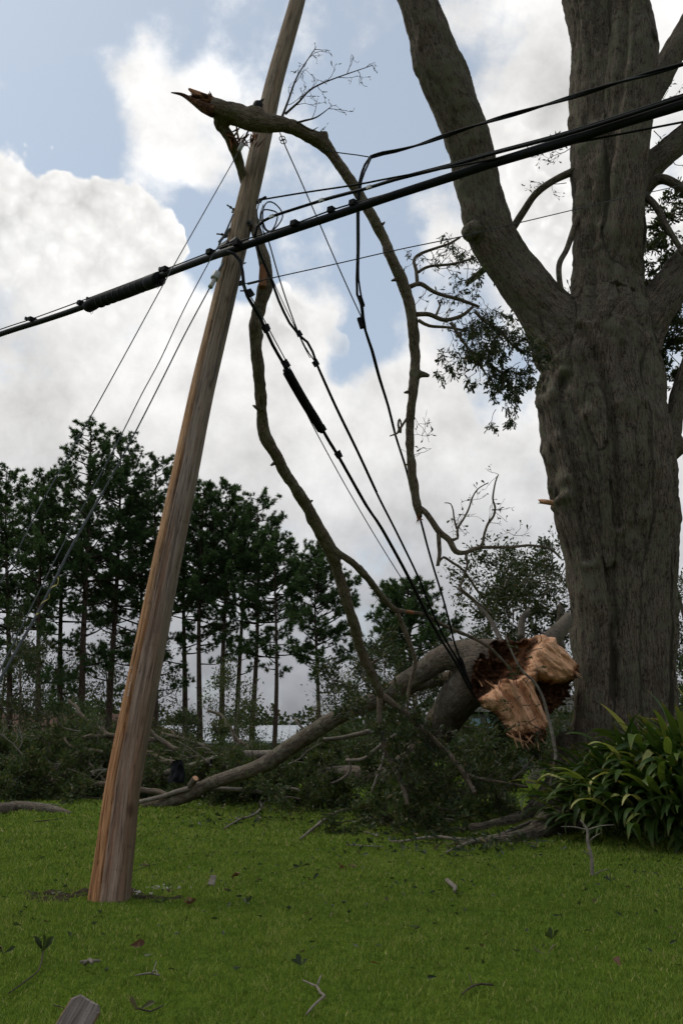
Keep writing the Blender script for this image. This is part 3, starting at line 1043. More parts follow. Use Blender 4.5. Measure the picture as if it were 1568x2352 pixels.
def woody(parent, strokes, mat, voxel, smooth, disp, names, sub=None, seed=0):
    """strokes: list of (points, radii); names: part name per stroke (strokes with the same index in `sub` share a part)"""
    mb = MB()
    samp, sr, ss_, sid, sT, sN, sB = [], [], [], [], [], [], []
    for i, (pts, rad) in enumerate(strokes):
        V, F, B = tube(pts, rad, 14, voxel * 2.5, 0, cap=True)
        mb.add(V, F)
        C, r = catmull(pts, rad, .09)
        T, N, Bn = frames(C)
        s = np.concatenate([[0], np.cumsum(np.linalg.norm(np.diff(C, axis=0), axis=1))]) + i * 3.7
        samp.append(C); sr.append(r); ss_.append(s); sid.append(np.full(len(C), i)); sT.append(T); sN.append(N); sB.append(Bn)
    samp = np.concatenate(samp); sr = np.concatenate(sr); ss_ = np.concatenate(ss_); sid = np.concatenate(sid)
    sT = np.concatenate(sT); sN = np.concatenate(sN); sB = np.concatenate(sB)
    me0 = mb.mesh('tmp')
    o = bpy.data.objects.new('tmp', me0); COL.objects.link(o)
    md = o.modifiers.new('r', 'REMESH'); md.mode = 'VOXEL'; md.voxel_size = voxel; md.use_smooth_shade = True
    dg = bpy.context.evaluated_depsgraph_get()
    me = bpy.data.meshes.new_from_object(o.evaluated_get(dg))
    bpy.data.objects.remove(o)
    nv = len(me.vertices)
    V = np.empty(nv * 3); me.vertices.foreach_get('co', V); V = V.reshape(-1, 3)
    ne = len(me.edges)
    E = np.empty(ne * 2, dtype=np.int64); me.edges.foreach_get('vertices', E); E = E.reshape(-1, 2)
    deg = np.bincount(E.ravel(), minlength=nv).astype(float)[:, None]
    for _ in range(smooth):
        S = np.zeros_like(V)
        for c in range(3):
            S[:, c] = np.bincount(E[:, 0], V[E[:, 1], c], nv) + np.bincount(E[:, 1], V[E[:, 0], c], nv)
        V = V * .35 + (S / np.maximum(deg, 1)) * .65
    # nearest skeleton sample
    idx = np.empty(nv, dtype=np.int64)
    for a in range(0, nv, 4000):
        dd = ((V[a:a + 4000, None, :] - samp[None]) ** 2).sum(-1)
        dd = np.sqrt(dd) - sr[None] * .9
        idx[a:a + 4000] = dd.argmin(1)
    D = V - samp[idx]
    ex = (D * sN[idx]).sum(1); ey = (D * sB[idx]).sum(1); ez = ss_[idx] + (D * sT[idx]).sum(1)
    bark = np.stack([ex, ey, ez], -1)
    nrm = D - sT[idx] * (D * sT[idx]).sum(1)[:, None]
    nrm /= np.linalg.norm(nrm, axis=1)[:, None] + 1e-9
    ids = sid[idx]
    V = V + nrm * disp(V, bark, sr[idx], ids)[:, None]
    me.vertices.foreach_set('co', V.astype(np.float32).ravel())
    me.update()
    nl = len(me.loops)
    lv = np.empty(nl, dtype=np.int64); me.loops.foreach_get('vertex_index', lv)
    npoly = len(me.polygons)
    ls = np.empty(npoly, dtype=np.int64); lt = np.empty(npoly, dtype=np.int64)
    me.polygons.foreach_get('loop_start', ls); me.polygons.foreach_get('loop_total', lt)
    VN = np.empty(nv * 3); me.vertices.foreach_get('normal', VN); VN = VN.reshape(-1, 3)
    quad = lt == 4
    Q = lv[ls[quad][:, None] + np.arange(4)]
    T3 = lv[ls[~quad][:, None] + np.arange(3)] if (~quad).any() else np.zeros((0, 3), dtype=np.int64)
    part_of = np.array(sub if sub is not None else list(range(len(strokes))))
    fq = part_of[ids[Q[:, 0]]]
    ft = part_of[ids[T3[:, 0]]] if len(T3) else np.zeros(0)
    outs = {}
    for pid in sorted(set(part_of.tolist())):
        q = Q[fq == pid]; t3 = T3[ft == pid] if len(T3) else T3
        if not len(q):
            continue
        used = np.unique(np.concatenate([q.ravel(), t3.ravel()]))
        mp = np.full(nv, -1); mp[used] = np.arange(len(used))
        m2 = mesh_np(names[pid], V[used], [mp[q], mp[t3]] if len(t3) else [mp[q]],
                     {'bark': ('FLOAT_VECTOR', bark[used]), 'rnd': ('FLOAT', np.full(len(used), .5))})
        m2.normals_split_custom_set_from_vertices(VN[used].astype(np.float32).tolist())
        outs[pid] = obj(names[pid], m2, mat, parent)
    bpy.data.meshes.remove(me)
    return outs


def twigs(parent, rng, starts, mat, leafmat, lev=2, leaf=.075, nleaf=3, lsz=.4, curl=.25, up=0.0, nchild=3, names=('twigs', 'leaf_spray'), droop=None, tmpl=LEAF2, leafprob=1.0, clump=.02):
    """a spray of fine twigs with leaves: one wood part, one leaf part"""
    wood, tips = MB(), []
    for (p, d, L, r) in starts:
        grow(rng, wood, tips, p, np.array(d) / np.linalg.norm(d), L, r, lev, 5, curl, up, nchild, 1 if lev > 1 else 0, .12)
    out = [obj(names[0], wood.mesh(names[0]), mat, parent)]
    if nleaf and tips:
        tp = np.array([q[0] for q in tips]); td = np.array([q[1] for q in tips])
        k = rng.random(len(tp)) < leafprob
        tp, td = tp[k], td[k]
        if droop is not None:
            td = td * .6 + np.array([0, 0, -droop])
        pos = np.repeat(tp, nleaf, 0) + rng.normal(0, clump, (len(tp) * nleaf, 3))
        V, F, r = leaves(pos, np.repeat(td, nleaf, 0), leaf, leaf * lsz, tmpl, rng, .55)
        mb = MB(); mb.add(V, F, None, r)
        out.append(obj(names[1], mb.mesh(names[1], False), M[leafmat], parent))
    return out


# ------------------------------------------------------------------ the standing oak
OY = 12.4
oak = thing('oak_tree', 'huge standing oak with forked dark trunk beside the broad-leaved plants', 'tree', P(1432, 1890, OY))
S = []
NAMES = {}
SUB = []


def ad(pid, name, lst, Y=OY):
    S.append(stroke(lst, Y)); SUB.append(pid); NAMES[pid] = name


ad(0, 'trunk', [(1432, 1930, 165), (1433, 1850, 140), (1434, 1760, 122), (1434, 1640, 112), (1432, 1500, 108), (1424, 1331, 114), (1412, 1200, 132), (1400, 1100, 142), (1390, 1000, 140), (1378, 900, 128), (1378, 800, 122), (1385, 730, 95)])
ad(0, 'trunk', [(1285, 800, 30, 12.5), (1272, 880, 40, 12.25), (1284, 960, 45, 12.1), (1302, 1060, 46, 12.0), (1318, 1170, 44, 12.0), (1340, 1290, 38, 12.0), (1358, 1420, 36, 12.0), (1364, 1560, 38, 12.0), (1362, 1750, 44, 11.95), (1356, 1840, 50, 11.9)])
ad(0, 'trunk', [(1330, 700, 30, 12.8), (1345, 800, 40, 12.2), (1360, 870, 38, 11.95), (1372, 940, 36, 11.78), (1386, 1050, 30, 11.76), (1396, 1180, 26, 11.8), (1404, 1300, 22, 11.9), (1408, 1400, 18, 12.1)])
ad(0, 'trunk', [(1440, 760, 60, 12.3), (1455, 900, 62, 12.05), (1470, 1080, 64, 11.98), (1472, 1250, 54, 12.0), (1480, 1450, 50, 12.0), (1484, 1650, 52, 12.0), (1500, 1820, 62, 11.95)])
ad(0, 'trunk', [(1450, 1060, 80), (1510, 1040, 45), (1545, 1030, 34), (1565, 1045, 24)])     # burl at the right
ad(0, 'trunk', [(1275, 1120, 15, 12.0), (1268, 1135, 14, 12.0)])
ad(0, 'trunk', [(1262, 890, 32, 12.2), (1252, 925, 26, 12.2), (1268, 1000, 26, 12.1)])
ad(1, 'limb', [(1345, 850, 95), (1310, 790, 88), (1255, 715, 64), (1172, 610, 53), (1124, 530, 55, 12.3), (1096, 421, 51, 12.2), (1064, 295, 51, 12.0), (1013, 168, 55, 11.8), (956, 0, 43, 11.6), (925, -110, 40, 11.5)])
ad(1, 'limb', [(1085, 535, 26, 12.1), (1066, 524, 15, 12.0)])
ad(2, 'limb', [(1382, 790, 105), (1393, 700, 84), (1395, 600, 76), (1393, 500, 75), (1385, 400, 72), (1378, 300, 66), (1374, 200, 66), (1370, 100, 64), (1358, 0, 67), (1346, -120, 66)])
ad(3, 'limb', [(1405, 760, 60, 12.5), (1412, 660, 58, 12.3), (1424, 570, 48, 12.05), (1430, 520, 46, 11.95), (1434, 470, 45, 11.9), (1436, 400, 46, 11.9), (1441, 300, 51, 11.9), (1447, 200, 56, 11.9), (1455, 110, 55, 11.9), (1440, 0, 44, 11.9), (1430, -110, 42, 11.9)])
ad(3, 'limb', [(1480, 100, 24, 11.75), (1492, 85, 18, 11.7)])
ad(4, 'limb', [(1428, 455, 44), (1470, 410, 35), (1510, 367, 31), (1575, 312, 30), (1660, 240, 27)])
ad(5, 'limb', [(1445, 300, 38, 12.6), (1500, 200, 31, 12.8), (1545, 122, 28, 12.9), (1610, 10, 25, 13.0)])
ad(6, 'limb', [(1415, 850, 90), (1468, 765, 58), (1520, 690, 45), (1572, 628, 44), (1660, 515, 40)])
ad(7, 'limb', [(1530, 1020, 30), (1545, 970, 21), (1560, 900, 20), (1592, 800, 18), (1640, 700, 16)])
ad(0, 'trunk', [(1490, 830, 30, 12.3), (1508, 900, 22, 12.25), (1500, 960, 24, 12.2), (1525, 1010, 26, 12.1)])
# roots
gr1 = [(1340, 1770, 75), (1290, 1830, 52, 11.9)]


def gpt(x, y, hw, dz=0.0):
    p = G(x, y)
    return np.array([p.x, p.y, hw * PT(x, y, p.y) / FPX * .35 + dz]), hw * PT(x, y, p.y) / FPX


pts, rad = stroke([(1350, 1740, 80, 12.3), (1295, 1815, 50, 12.1)])
for (x, y, hw) in ((1215, 1892, 27), (1130, 1906, 18), (1050, 1915, 12), (985, 1918, 7)):
    q, r = gpt(x, y, hw); pts.append(q); rad.append(r)
S.append((pts, rad)); SUB.append(8); NAMES[8] = 'root'
pts, rad = stroke([(1370, 1780, 80, 11.8), (1310, 1860, 52, 11.5)])
for (x, y, hw) in ((1228, 1927, 26), (1150, 1938, 18), (1060, 1943, 12), (960, 1938, 6)):
    q, r = gpt(x, y, hw); pts.append(q); rad.append(r)
S.append((pts, rad)); SUB.append(9); NAMES[9] = 'root'


def oak_disp(V, bark, r, ids):
    flute = fbm(np.stack([bark[:, 0] * 2.6, bark[:, 1] * 2.6, bark[:, 2] * .28], -1), 3, 3)
    fold = 1 - 2 * np.abs(fbm(np.stack([bark[:, 0] * 4.2, bark[:, 1] * 4.2, bark[:, 2] * .55], -1), 3, 23))      # creases between ribs
    lump = fbm(V * 2.3, 4, 9)
    knob = np.clip(fbm(V * 1.6 + 5, 3, 33) - .18, 0, 1)
    ridge = 1 - np.abs(fbm(np.stack([bark[:, 0] * 13, bark[:, 1] * 13, bark[:, 2] * 1.6], -1), 3, 12)) * 2
    fine = fbm(np.stack([bark[:, 0] * 30, bark[:, 1] * 30, bark[:, 2] * 5], -1), 3, 17)
    k = np.clip(r / .5, .25, 1.3)
    left = np.clip((3.55 - V[:, 0]) / .7, 0, 1) * np.clip((V[:, 2] - 2.6) / 1.0, 0, 1) * np.clip((7.6 - V[:, 2]) / 1.0, 0, 1)   # gnarled flank
    d = k * (.085 * flute + .05 * lump + .10 * knob) - .05 * k * np.clip(fold - .66, 0, 1) / .34 + .012 * ridge * k + .012 * fine
    for (crv, dep, wd) in (([(1302, 860), (1286, 930), (1300, 1010), (1322, 1090), (1330, 1180), (1350, 1280)], .15, .055), ([(1330, 755), (1368, 850), (1390, 950), (1402, 1080), (1412, 1210)], .12, .05), ([(1252, 880), (1262, 960), (1278, 1060), (1285, 1130)], .10, .05),
                           ([(1424, 800), (1430, 900), (1425, 1010)], .05, .04), ([(1446, 1150), (1452, 1240), (1458, 1330)], .05, .035), ([(1366, 545), (1385, 470), (1398, 380), (1412, 250), (1428, 100), (1432, -20)], .10, .05), ([(1372, 640), (1360, 700), (1352, 740)], .08, .05),
                           ([(1408, 1300), (1412, 1450), (1410, 1600)], .05, .04), ([(1380, 1420), (1384, 1560), (1378, 1700)], .04, .035)):
        w_ = [P(x, y, 11.75) for x, y in crv]
        dist = np.full(len(V), 9.)
        for a_, b_ in zip(w_[:-1], w_[1:]):
            ux, uz = b_.x - a_.x, b_.z - a_.z
            tt = np.clip(((V[:, 0] - a_.x) * ux + (V[:, 2] - a_.z) * uz) / (ux * ux + uz * uz), 0, 1)
            dist = np.minimum(dist, np.hypot(V[:, 0] - a_.x - tt * ux, V[:, 2] - a_.z - tt * uz))
        dist = dist + .02 * lump
        d = d + (V[:, 1] < 12.35) * dep * .72 * (.35 * np.exp(-((dist - 2.3 * wd) / (1.1 * wd)) ** 2) - np.exp(-(dist / wd) ** 2))
    for (x, y, rr_, am) in ((1294, 1105, .13, .11), (1266, 905, .16, .10), (1282, 1010, .12, .08), (1300, 1145, .10, .09), (1340, 960, .14, .07)):
        q = P(x, y, 11.8)
        d = d + (V[:, 1] < 12.35) * am * np.exp(-(((V[:, 0] - q.x) ** 2 + (V[:, 2] - q.z) ** 2) / rr_ ** 2))
    return d + left * (.13 * fbm(V * [3, 3, 1.6], 3, 44) - .18 * np.clip(fold - .5, 0, 1))


woody(oak, S, M['oak'], .034, 9, oak_disp, NAMES, SUB)
# thin limbs of the oak
for (lst, seed) in (([(1318, 393, 9, 12.4), (1270, 415, 8, 12.5), (1230, 445, 8, 12.6), (1200, 488, 8.5, 12.7), (1178, 522, 9, 12.8), (1130, 600, 8, 12.9), (1078, 645, 7, 12.9)], 1),
                    ([(1325, 500, 7, 12.2), (1302, 568, 6.5, 12.1), (1283, 608, 6.5, 12.0), (1287, 660, 6, 12.0), (1302, 690, 7, 12.1), (1312, 720, 8, 12.2)], 2),
                    ([(1462, 470, 16, 12.4), (1490, 427, 14, 12.3), (1515, 412, 12, 12.2), (1545, 420, 11, 12.1), (1600, 455, 10, 12.0)], 3),
                    ([(1472, 445, 9, 12.2), (1503, 472, 8.5, 12.0), (1530, 520, 7, 11.9), (1567, 580, 6, 11.8)], 4)):
    p, r = stroke(lst)
    V, F, B = tube(p, r, 10, .06, .16, 6, seed, jag=.06)
    mb = MB(); mb.add(V, F, B); obj('branch', mb.mesh('branch'), M['oak'], oak)
# broken pale stub on the left flank
p, r = stroke([(1290, 1158, 7, 12.1), (1250, 1152, 6, 12.1)])
V, F, B = tube(p, r, 7, .03, .2, 8, 3, jag=.12)
mb = MB(); mb.add(V, F, B); M['freshwood'] = None


def mat_split():
    m, k, b = new_mat('split_wood')
    v = attr(k, 'bark')
    vs = k.vm('MULTIPLY', v, (1, 1, .10))
    n1 = k.noise(vs, 30, 6, .7, dist=.6)
    n2 = k.noise(v, 5.0, 5, .65)
    n3 = k.noise(vs, 90, 3, .6)
    r = attr(k, 'rnd', 'Fac')
    c = k.ramp(n1, [(.22, (.24, .080, .034)), (.38, (.58, .27, .135)), (.52, (.78, .44, .255)), (.75, (.90, .62, .42))])
    c = k.mix(k.ss(n2, .40, .66, 0, .5), c, (.82, .46, .27))
    c = k.mix(k.ss(n2, .44, .30, 0, .55), c, (.27, .115, .045))
    fl = k.noise(k.vm('MULTIPLY', v, (1, 1, .06)), 26, 3, .6)
    c = k.mix(k.ss(k.m('ABSOLUTE', k.m('SUBTRACT', fl, .5)), .03, .0, 0, .75), c, (.10, .035, .014))
    c = k.mix(k.ss(r, .06, .34, 0, .9), c, k.mix(n1, (.11, .036, .014), (.30, .120, .052)))
    c = k.mix(k.ss(r, .35, .75), c, k.ramp(k.noise(v, 24, 5, .7), [(.35, (.012, .006, .004)), (.52, (.070, .030, .014)), (.68, (.24, .115, .055))]))
    k.l.new(c, b.inputs['Base Color'])
    b.inputs['Roughness'].default_value = .8
    b.inputs['Specular IOR Level'].default_value = .15
    h = k.m('ADD', k.m('MULTIPLY', n1, .8), k.m('MULTIPLY', n3, .3))
    k.l.new(k.bump(h, .9, .03), b.inputs['Normal'])
    return m


M['split'] = mat_split()
mb2 = MB(); mb2.add(V, F, B, .0)
obj('broken_stub', mb2.mesh('broken_stub'), M['split'], oak)
# leafy shoots of the oak
rng = np.random.default_rng(31)
st = []
for (x, y, Y, dx, dz, L) in ((1300, 310, 12.3, -.6, .6, .55), (1310, 340, 12.3, -.9, .1, .5), (1300, 420, 12.3, -.7, -.5, .5), (1490, 270, 12.2, .6, .5, .6),
                             (1500, 300, 12.2, .3, -.6, .6), (1540, 360, 12.2, .2, -.8, .8), (1300, 690, 12.2, -.3, .5, .3)):
    st.append((np.array(P(x, y, Y)), (dx, rng.normal(0, .3), dz), L, .008))
twigs(oak, rng, st, M['twig'], 'oakleaf', 2, .085, 1, .32, .3, .1, 3, leafprob=.6)
st = []
for (x, y, Y, n) in ((1500, 500, 13.2, 5), (1505, 560, 13.2, 6), (1515, 630, 13.4, 6), (1495, 700, 13.4, 4), (1545, 800, 13.0, 6), (1560, 860, 13.0, 5), (1570, 760, 13.0, 4)):
    for _ in range(n):
        st.append((np.array(P(x + rng.normal(0, 10), y + rng.normal(0, 14), Y)), rng.normal(0, 1, 3), .45, .009))
twigs(oak, rng, st, M['twig'], 'oakleaf', 2, .10, 3, .42, .3, 0, 3)

# ------------------------------------------------------------------ the fallen half of the oak
FY = 12.6
fallen = thing('fallen_tree', 'fallen oak trunk with raw splintered orange end and limbs arching to the lawn', 'fallen tree', G(936, 1880))
S, SUB, NAMES = [], [], {}
ad(0, 'trunk', [(1200, 1565, 60, 12.62), (1150, 1550, 64, 12.65), (1105, 1542, 60, 12.7), (1070, 1545, 53, 12.8)])
ad(0, 'trunk', [(1205, 1620, 48, 12.6), (1170, 1595, 54, 12.65), (1125, 1570, 56, 12.7)])
ad(1, 'limb', [(1150, 1520, 58, 12.65), (1105, 1515, 50, 12.7), (1055, 1507, 36, 12.8), (1006, 1516, 27, 12.9), (969, 1543, 25, 13.0), (914, 1578, 22.5, 13.2), (883, 1601, 21, 13.3), (821, 1625, 19.5, 13.5), (759, 1656, 18.5, 13.7),
               (713, 1686, 18.5, 13.9), (667, 1715, 18.5, 14.1), (620, 1750, 18.5, 14.3), (560, 1775, 16.5, 14.6), (488, 1797, 14.5, 14.9), (437, 1824, 15.5, 15.1), (380, 1843, 13.5, 15.3), (322, 1855, 11, 15.5), (270, 1862, 8, 15.6)])
ad(2, 'limb', [(1120, 1550, 58, 12.7), (1066, 1590, 47, 12.9), (1023, 1651, 41, 13.3), (981, 1707, 37, 13.7), (936, 1760, 33, 14.3), (880, 1780, 21, 15.2), (800, 1777, 18, 15.8), (735, 1775, 16, 16.2)])
ad(3, 'limb', [(1080, 1560, 40, 12.8), (1043, 1556, 17, 13.1), (1000, 1564, 13, 13.4), (955, 1578, 12, 13.7), (900, 1610, 10, 14.2)])


def fal_disp(V, bark, r, ids):
    lump = fbm(V * 3.1, 4, 29)
    ridge = 1 - np.abs(fbm(np.stack([bark[:, 0] * 16, bark[:, 1] * 16, bark[:, 2] * 3], -1), 3, 12)) * 2
    k = np.clip(r / .3, .2, 1.3)
    return k * .045 * lump + .010 * ridge * k


woody(fallen, S, M['fallen'], .026, 4, fal_disp, NAMES, SUB)

# the torn end: relief over the ragged outline, deep hollow between two tongues of raw wood
def inpoly(px, py, poly):
    x = np.asarray(px); y = np.asarray(py)
    ins = np.zeros(x.shape, bool)
    n = len(poly)
    for i in range(n):
        x1, y1 = poly[i]; x2, y2 = poly[(i + 1) % n]
        c = ((y1 > y) != (y2 > y)) & (x < (x2 - x1) * (y - y1) / (y2 - y1 + 1e-12) + x1)
        ins ^= c
    return ins


def polydist(px, py, poly):
    d = np.full(np.shape(px), 1e9)
    n = len(poly)
    for i in range(n):
        x1, y1 = poly[i]; x2, y2 = poly[(i + 1) % n]
        dx, dy = x2 - x1, y2 - y1
        t = np.clip(((px - x1) * dx + (py - y1) * dy) / (dx * dx + dy * dy + 1e-9), 0, 1)
        d = np.minimum(d, np.hypot(px - x1 - t * dx, py - y1 - t * dy))
    return np.where(inpoly(px, py, poly), d, -d)


ZA = [(300, 800), (350, 880), (430, 910), (500, 970), (570, 1080), (640, 1180), (740, 1220), (840, 1250), (960, 1190), (985, 1040), (925, 900), (890, 760), (880, 640), (870, 540), (800, 455), (690, 440), (610, 540), (520, 565), (430, 640), (370, 740)]
ZB = [(850, 150), (960, 170), (1060, 178), (1062, 250), (1130, 310), (1200, 400), (1250, 460), (1278, 530), (1240, 600), (1180, 635), (1060, 652), (940, 620), (840, 580), (715, 470), (740, 400), (790, 300), (830, 220)]
ZC = [(430, 180), (640, 158), (860, 150), (900, 260), (830, 420), (800, 560), (850, 700), (640, 640), (430, 700), (300, 800), (225, 720), (218, 640), (262, 560), (250, 470), (268, 400), (320, 355), (430, 335)]
ZU = [(300, 800), (350, 880), (430, 910), (500, 970), (570, 1080), (640, 1180), (740, 1220), (840, 1250), (960, 1190), (985, 1040), (930, 880), (885, 740), (860, 650), (940, 620), (1060, 652), (1180, 635), (1240, 600), (1278, 530), (1250, 460), (1200, 400), (1130, 310), (1062, 250), (1060, 178), (960, 170), (850, 150), (830, 220), (790, 300), (735, 400), (690, 440), (610, 535), (520, 565), (430, 640), (370, 740)]
ZD = [(830, 600), (1060, 640), (1190, 620), (1265, 640), (1240, 760), (1150, 860), (1060, 940), (960, 930), (900, 800)]


def torn_end():
    step = 7.0
    gx_ = np.arange(190, 1310, step); gy_ = np.arange(120, 1290, step)
    X, Y_ = np.meshgrid(gx_, gy_)
    wx = X + 26 * fbm(np.stack([X / 60, Y_ / 60, 0 * X], -1).reshape(-1, 3), 4, 41, .65).reshape(X.shape)
    wy = Y_ + 26 * fbm(np.stack([X / 60, Y_ / 60, 0 * X + 9], -1).reshape(-1, 3), 4, 43, .65).reshape(X.shape)
    up_k = np.clip((820 - Y_) / 180, 0, 1) * np.clip((900 - X) / 200, 0, 1)
    wy = wy + up_k * 70 * fbm(np.stack([X / 38, Y_ / 70, 0 * X + 13], -1).reshape(-1, 3), 3, 47, .6).reshape(X.shape) - up_k * 60 * np.clip((X - 560) / 200, 0, 1)
    # the free ends tear along the grain into long teeth
    ca0 = (-Y_ * 0 + (X * 620 - Y_ * 350) / 712.0); cb0 = (X * 330 - Y_ * 390) / 511.0
    tA = fbm(np.stack([ca0 / 20, 0 * X, 0 * X], -1).reshape(-1, 3), 3, 45, .6).reshape(X.shape)
    tB = fbm(np.stack([cb0 / 20, 0 * X + 5, 0 * X], -1).reshape(-1, 3), 3, 46, .6).reshape(X.shape)
    kA = np.clip((Y_ - 980) / 150, 0, 1); kB = np.clip((X - 1060) / 120, 0, 1)
    wy = wy + 75 * tA * kA + 30 * tB * kB; wx = wx + 35 * tA * kA + 60 * tB * kB
    dA, dB, dC, dD = (polydist(wx, wy, z) for z in (ZA, ZB, ZC, ZD))
    inside = np.maximum.reduce([dA, dB, dC, dD])

    def along(ax, ay, X, Y_):
        l = math.hypot(ax, ay); ax /= l; ay /= l
        return X * ax + Y_ * ay, -X * ay + Y_ * ax
    la, ca = along(350, 620, X, Y_)
    lb, cb_ = along(390, 330, X, Y_)
    rel = np.zeros_like(X)

    def dome(d, w): return np.sqrt(np.clip(np.clip(d, 0, w) / w * (2 - np.clip(d, 0, w) / w), 0, 1))
    fa = fbm(np.stack([ca / 48, la / 330, 0 * X], -1).reshape(-1, 3), 4, 51, .6).reshape(X.shape)
    fb = fbm(np.stack([cb_ / 55, lb / 300, 0 * X + 3], -1).reshape(-1, 3), 4, 53, .6).reshape(X.shape)
    stepA = np.floor(3 * (fa + .5)) / 3 - .5
    dU = polydist(wx, wy, ZU)                       # outline of the whole shell of sound wood
    fine = np.abs(fbm(np.stack([ca / 15, la / 420, 0 * X + 2], -1).reshape(-1, 3), 3, 58, .6).reshape(X.shape))
    fineB = np.abs(fbm(np.stack([cb_ / 15, lb / 420, 0 * X + 6], -1).reshape(-1, 3), 3, 59, .6).reshape(X.shape))
    cw = ca + 14 * fbm(np.stack([la / 130, 0 * X, 0 * X], -1).reshape(-1, 3), 2, 63).reshape(X.shape)
    col_ = 1.1 * np.exp(-((cw + 330) / 55.0) ** 2) - .9 * np.exp(-((cw + 250) / 20.0) ** 2) + .5 * np.exp(-((cw + 180) / 38.0) ** 2) - .7 * np.exp(-((cw + 110) / 16.0) ** 2) + .4 * np.exp(-((cw + 30) / 45.0) ** 2)
    relA = .30 * dome(dU, 150) + .12 * fa + .05 * stepA - .055 * fine + .09 * col_ - .03 * np.clip((X - 600) / 350, 0, 1) * np.clip((900 - Y_) / 300, 0, 1)
    relB = .32 * dome(dU, 150) + .09 * fb - .06 * fineB + .05 + .05 * np.clip((X - 800) / 300, 0, 1)
    rot = fbm(np.stack([X / 45, Y_ / 45, 0 * X + 5], -1).reshape(-1, 3), 5, 57, .6).reshape(X.shape)
    relC = -.42 * dome(dC, 150) * (1 - .6 * np.clip((X - 560) / 200, 0, 1)) + .24 * rot + .06
    relD = -.25 * dome(dD, 90) + .18 * rot - .05
    sel = np.argmax(np.stack([dA + 6, dB + 6, dC, dD]), 0)
    rel = np.choose(sel, [relA, relB, relC, relD])
    # soften the steps between the zones a little
    for _ in range(3):
        rel[1:-1, 1:-1] = (rel[1:-1, 1:-1] * 2 + rel[:-2, 1:-1] + rel[2:, 1:-1] + rel[1:-1, :-2] + rel[1:-1, 2:]) / 6
    fray = fbm(np.stack([X / 16, Y_ / 16, 0 * X], -1).reshape(-1, 3), 3, 61, .6).reshape(X.shape)
    ragA = np.clip((Y_ - 1090 + .15 * (X - 700)) / 60, 0, 1)          # crumbled lower end of the long tongue
    ragB = np.clip((X - 1130 + (Y_ - 560) * .6) / 70, 0, 1) * np.clip((Y_ - 430) / 60, 0, 1)
    rag = np.where(sel == 0, ragA, np.where(sel == 1, ragB, 0))
    rel = rel + rag * .13 * fray
    fx = 1028.4 + X * .2315; fy = 1421.6 + Y_ * .2315
    dark = np.choose(sel, [0 * X, 0 * X, np.clip(1.05 - .62 * np.clip((X - 560 + .5 * (Y_ - 400)) / 160, 0, 1), 0, 1), .80 - .25 * np.clip((950 - X) / 80, 0, 1)])
    dark = np.clip(dark + .75 * rot * (sel >= 2) + rag * (fray > -.05) * .62 + .40 * np.clip(1 - np.abs(dU) / 26, 0, 1) * (rot > -.05) + .20 * np.clip(fa * 2.2, 0, 1) * (sel == 0) + .20 * np.clip(fb * 2.2, 0, 1) * (sel == 1), 0, 1)
    dark = np.clip(dark + .7 * np.clip((690 - Y_) / 120, 0, 1) * np.clip((660 - X) / 60, 0, 1) * (rot > .02) * (sel == 0) + .55 * np.clip((880 - X - .4 * Y_) / 120, 0, 1) * (rot > 0) * (sel == 1), 0, 1)
    rel = rel + .10 * rot * np.clip((740 - Y_) / 180, 0, 1) * (sel == 0)
    edgeback = np.clip(1 - inside / 30, 0, 1) ** 2 * .16
    BY = 11.72
    pts = np.empty(X.shape + (3,))
    c, s = math.cos(PITCH), math.sin(PITCH)
    u = (fx - 784) / FPX; v = (1176 - fy) / FPX
    dx, dy, dz = u, c - v * s, s + v * c
    base_t = BY / dy
    pts[..., 0] = base_t * dx; pts[..., 1] = BY - rel + edgeback; pts[..., 2] = CAM_H + base_t * dz
    bark = np.empty_like(pts)
    pxm = .2315 * 12.3 / FPX
    ll = np.where(sel == 0, la, lb) * pxm; cc = np.where(sel == 0, ca, cb_) * pxm
    bark[..., 0] = cc; bark[..., 1] = rel * 1.0; bark[..., 2] = ll
    ok = inside > 0
    ny_, nx_ = X.shape
    q = (np.arange(ny_ - 1)[:, None] * nx_ + np.arange(nx_ - 1)[None, :])
    fok = ok[:-1, :-1] & ok[1:, :-1] & ok[:-1, 1:] & ok[1:, 1:]
    fsel = sel[:-1, :-1]
    for pid, name in ((0, 'split_wood'), (1, 'split_wood'), (2, 'rotten_hollow'), (3, 'rotten_hollow')):
        k = fok & (fsel == pid)
        qq = q[k]
        F = np.stack([qq, qq + nx_, qq + nx_ + 1, qq + 1], -1)
        # wall going back from the free border of this zone
        e = np.concatenate([F[:, [0, 1]], F[:, [1, 2]], F[:, [2, 3]], F[:, [3, 0]]])
        key = np.sort(e, 1); kk = key[:, 0] * 10000000 + key[:, 1]
        un, inv, cnt = np.unique(kk, return_inverse=True, return_counts=True)
        be = e[cnt[inv] == 1]
        used = np.unique(F)
        mp = np.full(nx_ * ny_, -1); mp[used] = np.arange(len(used))
        Vv = pts.reshape(-1, 3)[used]; Bb = bark.reshape(-1, 3)[used]; dk = dark.ravel()[used]
        bu = np.unique(be); bm_ = np.full(nx_ * ny_, -1); bm_[bu] = np.arange(len(bu)) + len(used)
        cen = np.array(P(1170, 1570, 12.6))
        Vb = pts.reshape(-1, 3)[bu].copy()
        Vb[:, 1] += .60; Vb += (cen - Vb) * [.18, 0, .18]
        V2 = np.concatenate([Vv, Vb]); B2 = np.concatenate([Bb, Bb[mp[bu]] + [0, .5, 0]]); d2 = np.concatenate([dk, np.full(len(bu), .45)])
        W = np.stack([mp[be[:, 1]], mp[be[:, 0]], bm_[be[:, 0]], bm_[be[:, 1]]], -1)
        m2 = mesh_np(name, V2, [mp[F], W], {'bark': ('FLOAT_VECTOR', B2), 'rnd': ('FLOAT', d2)})
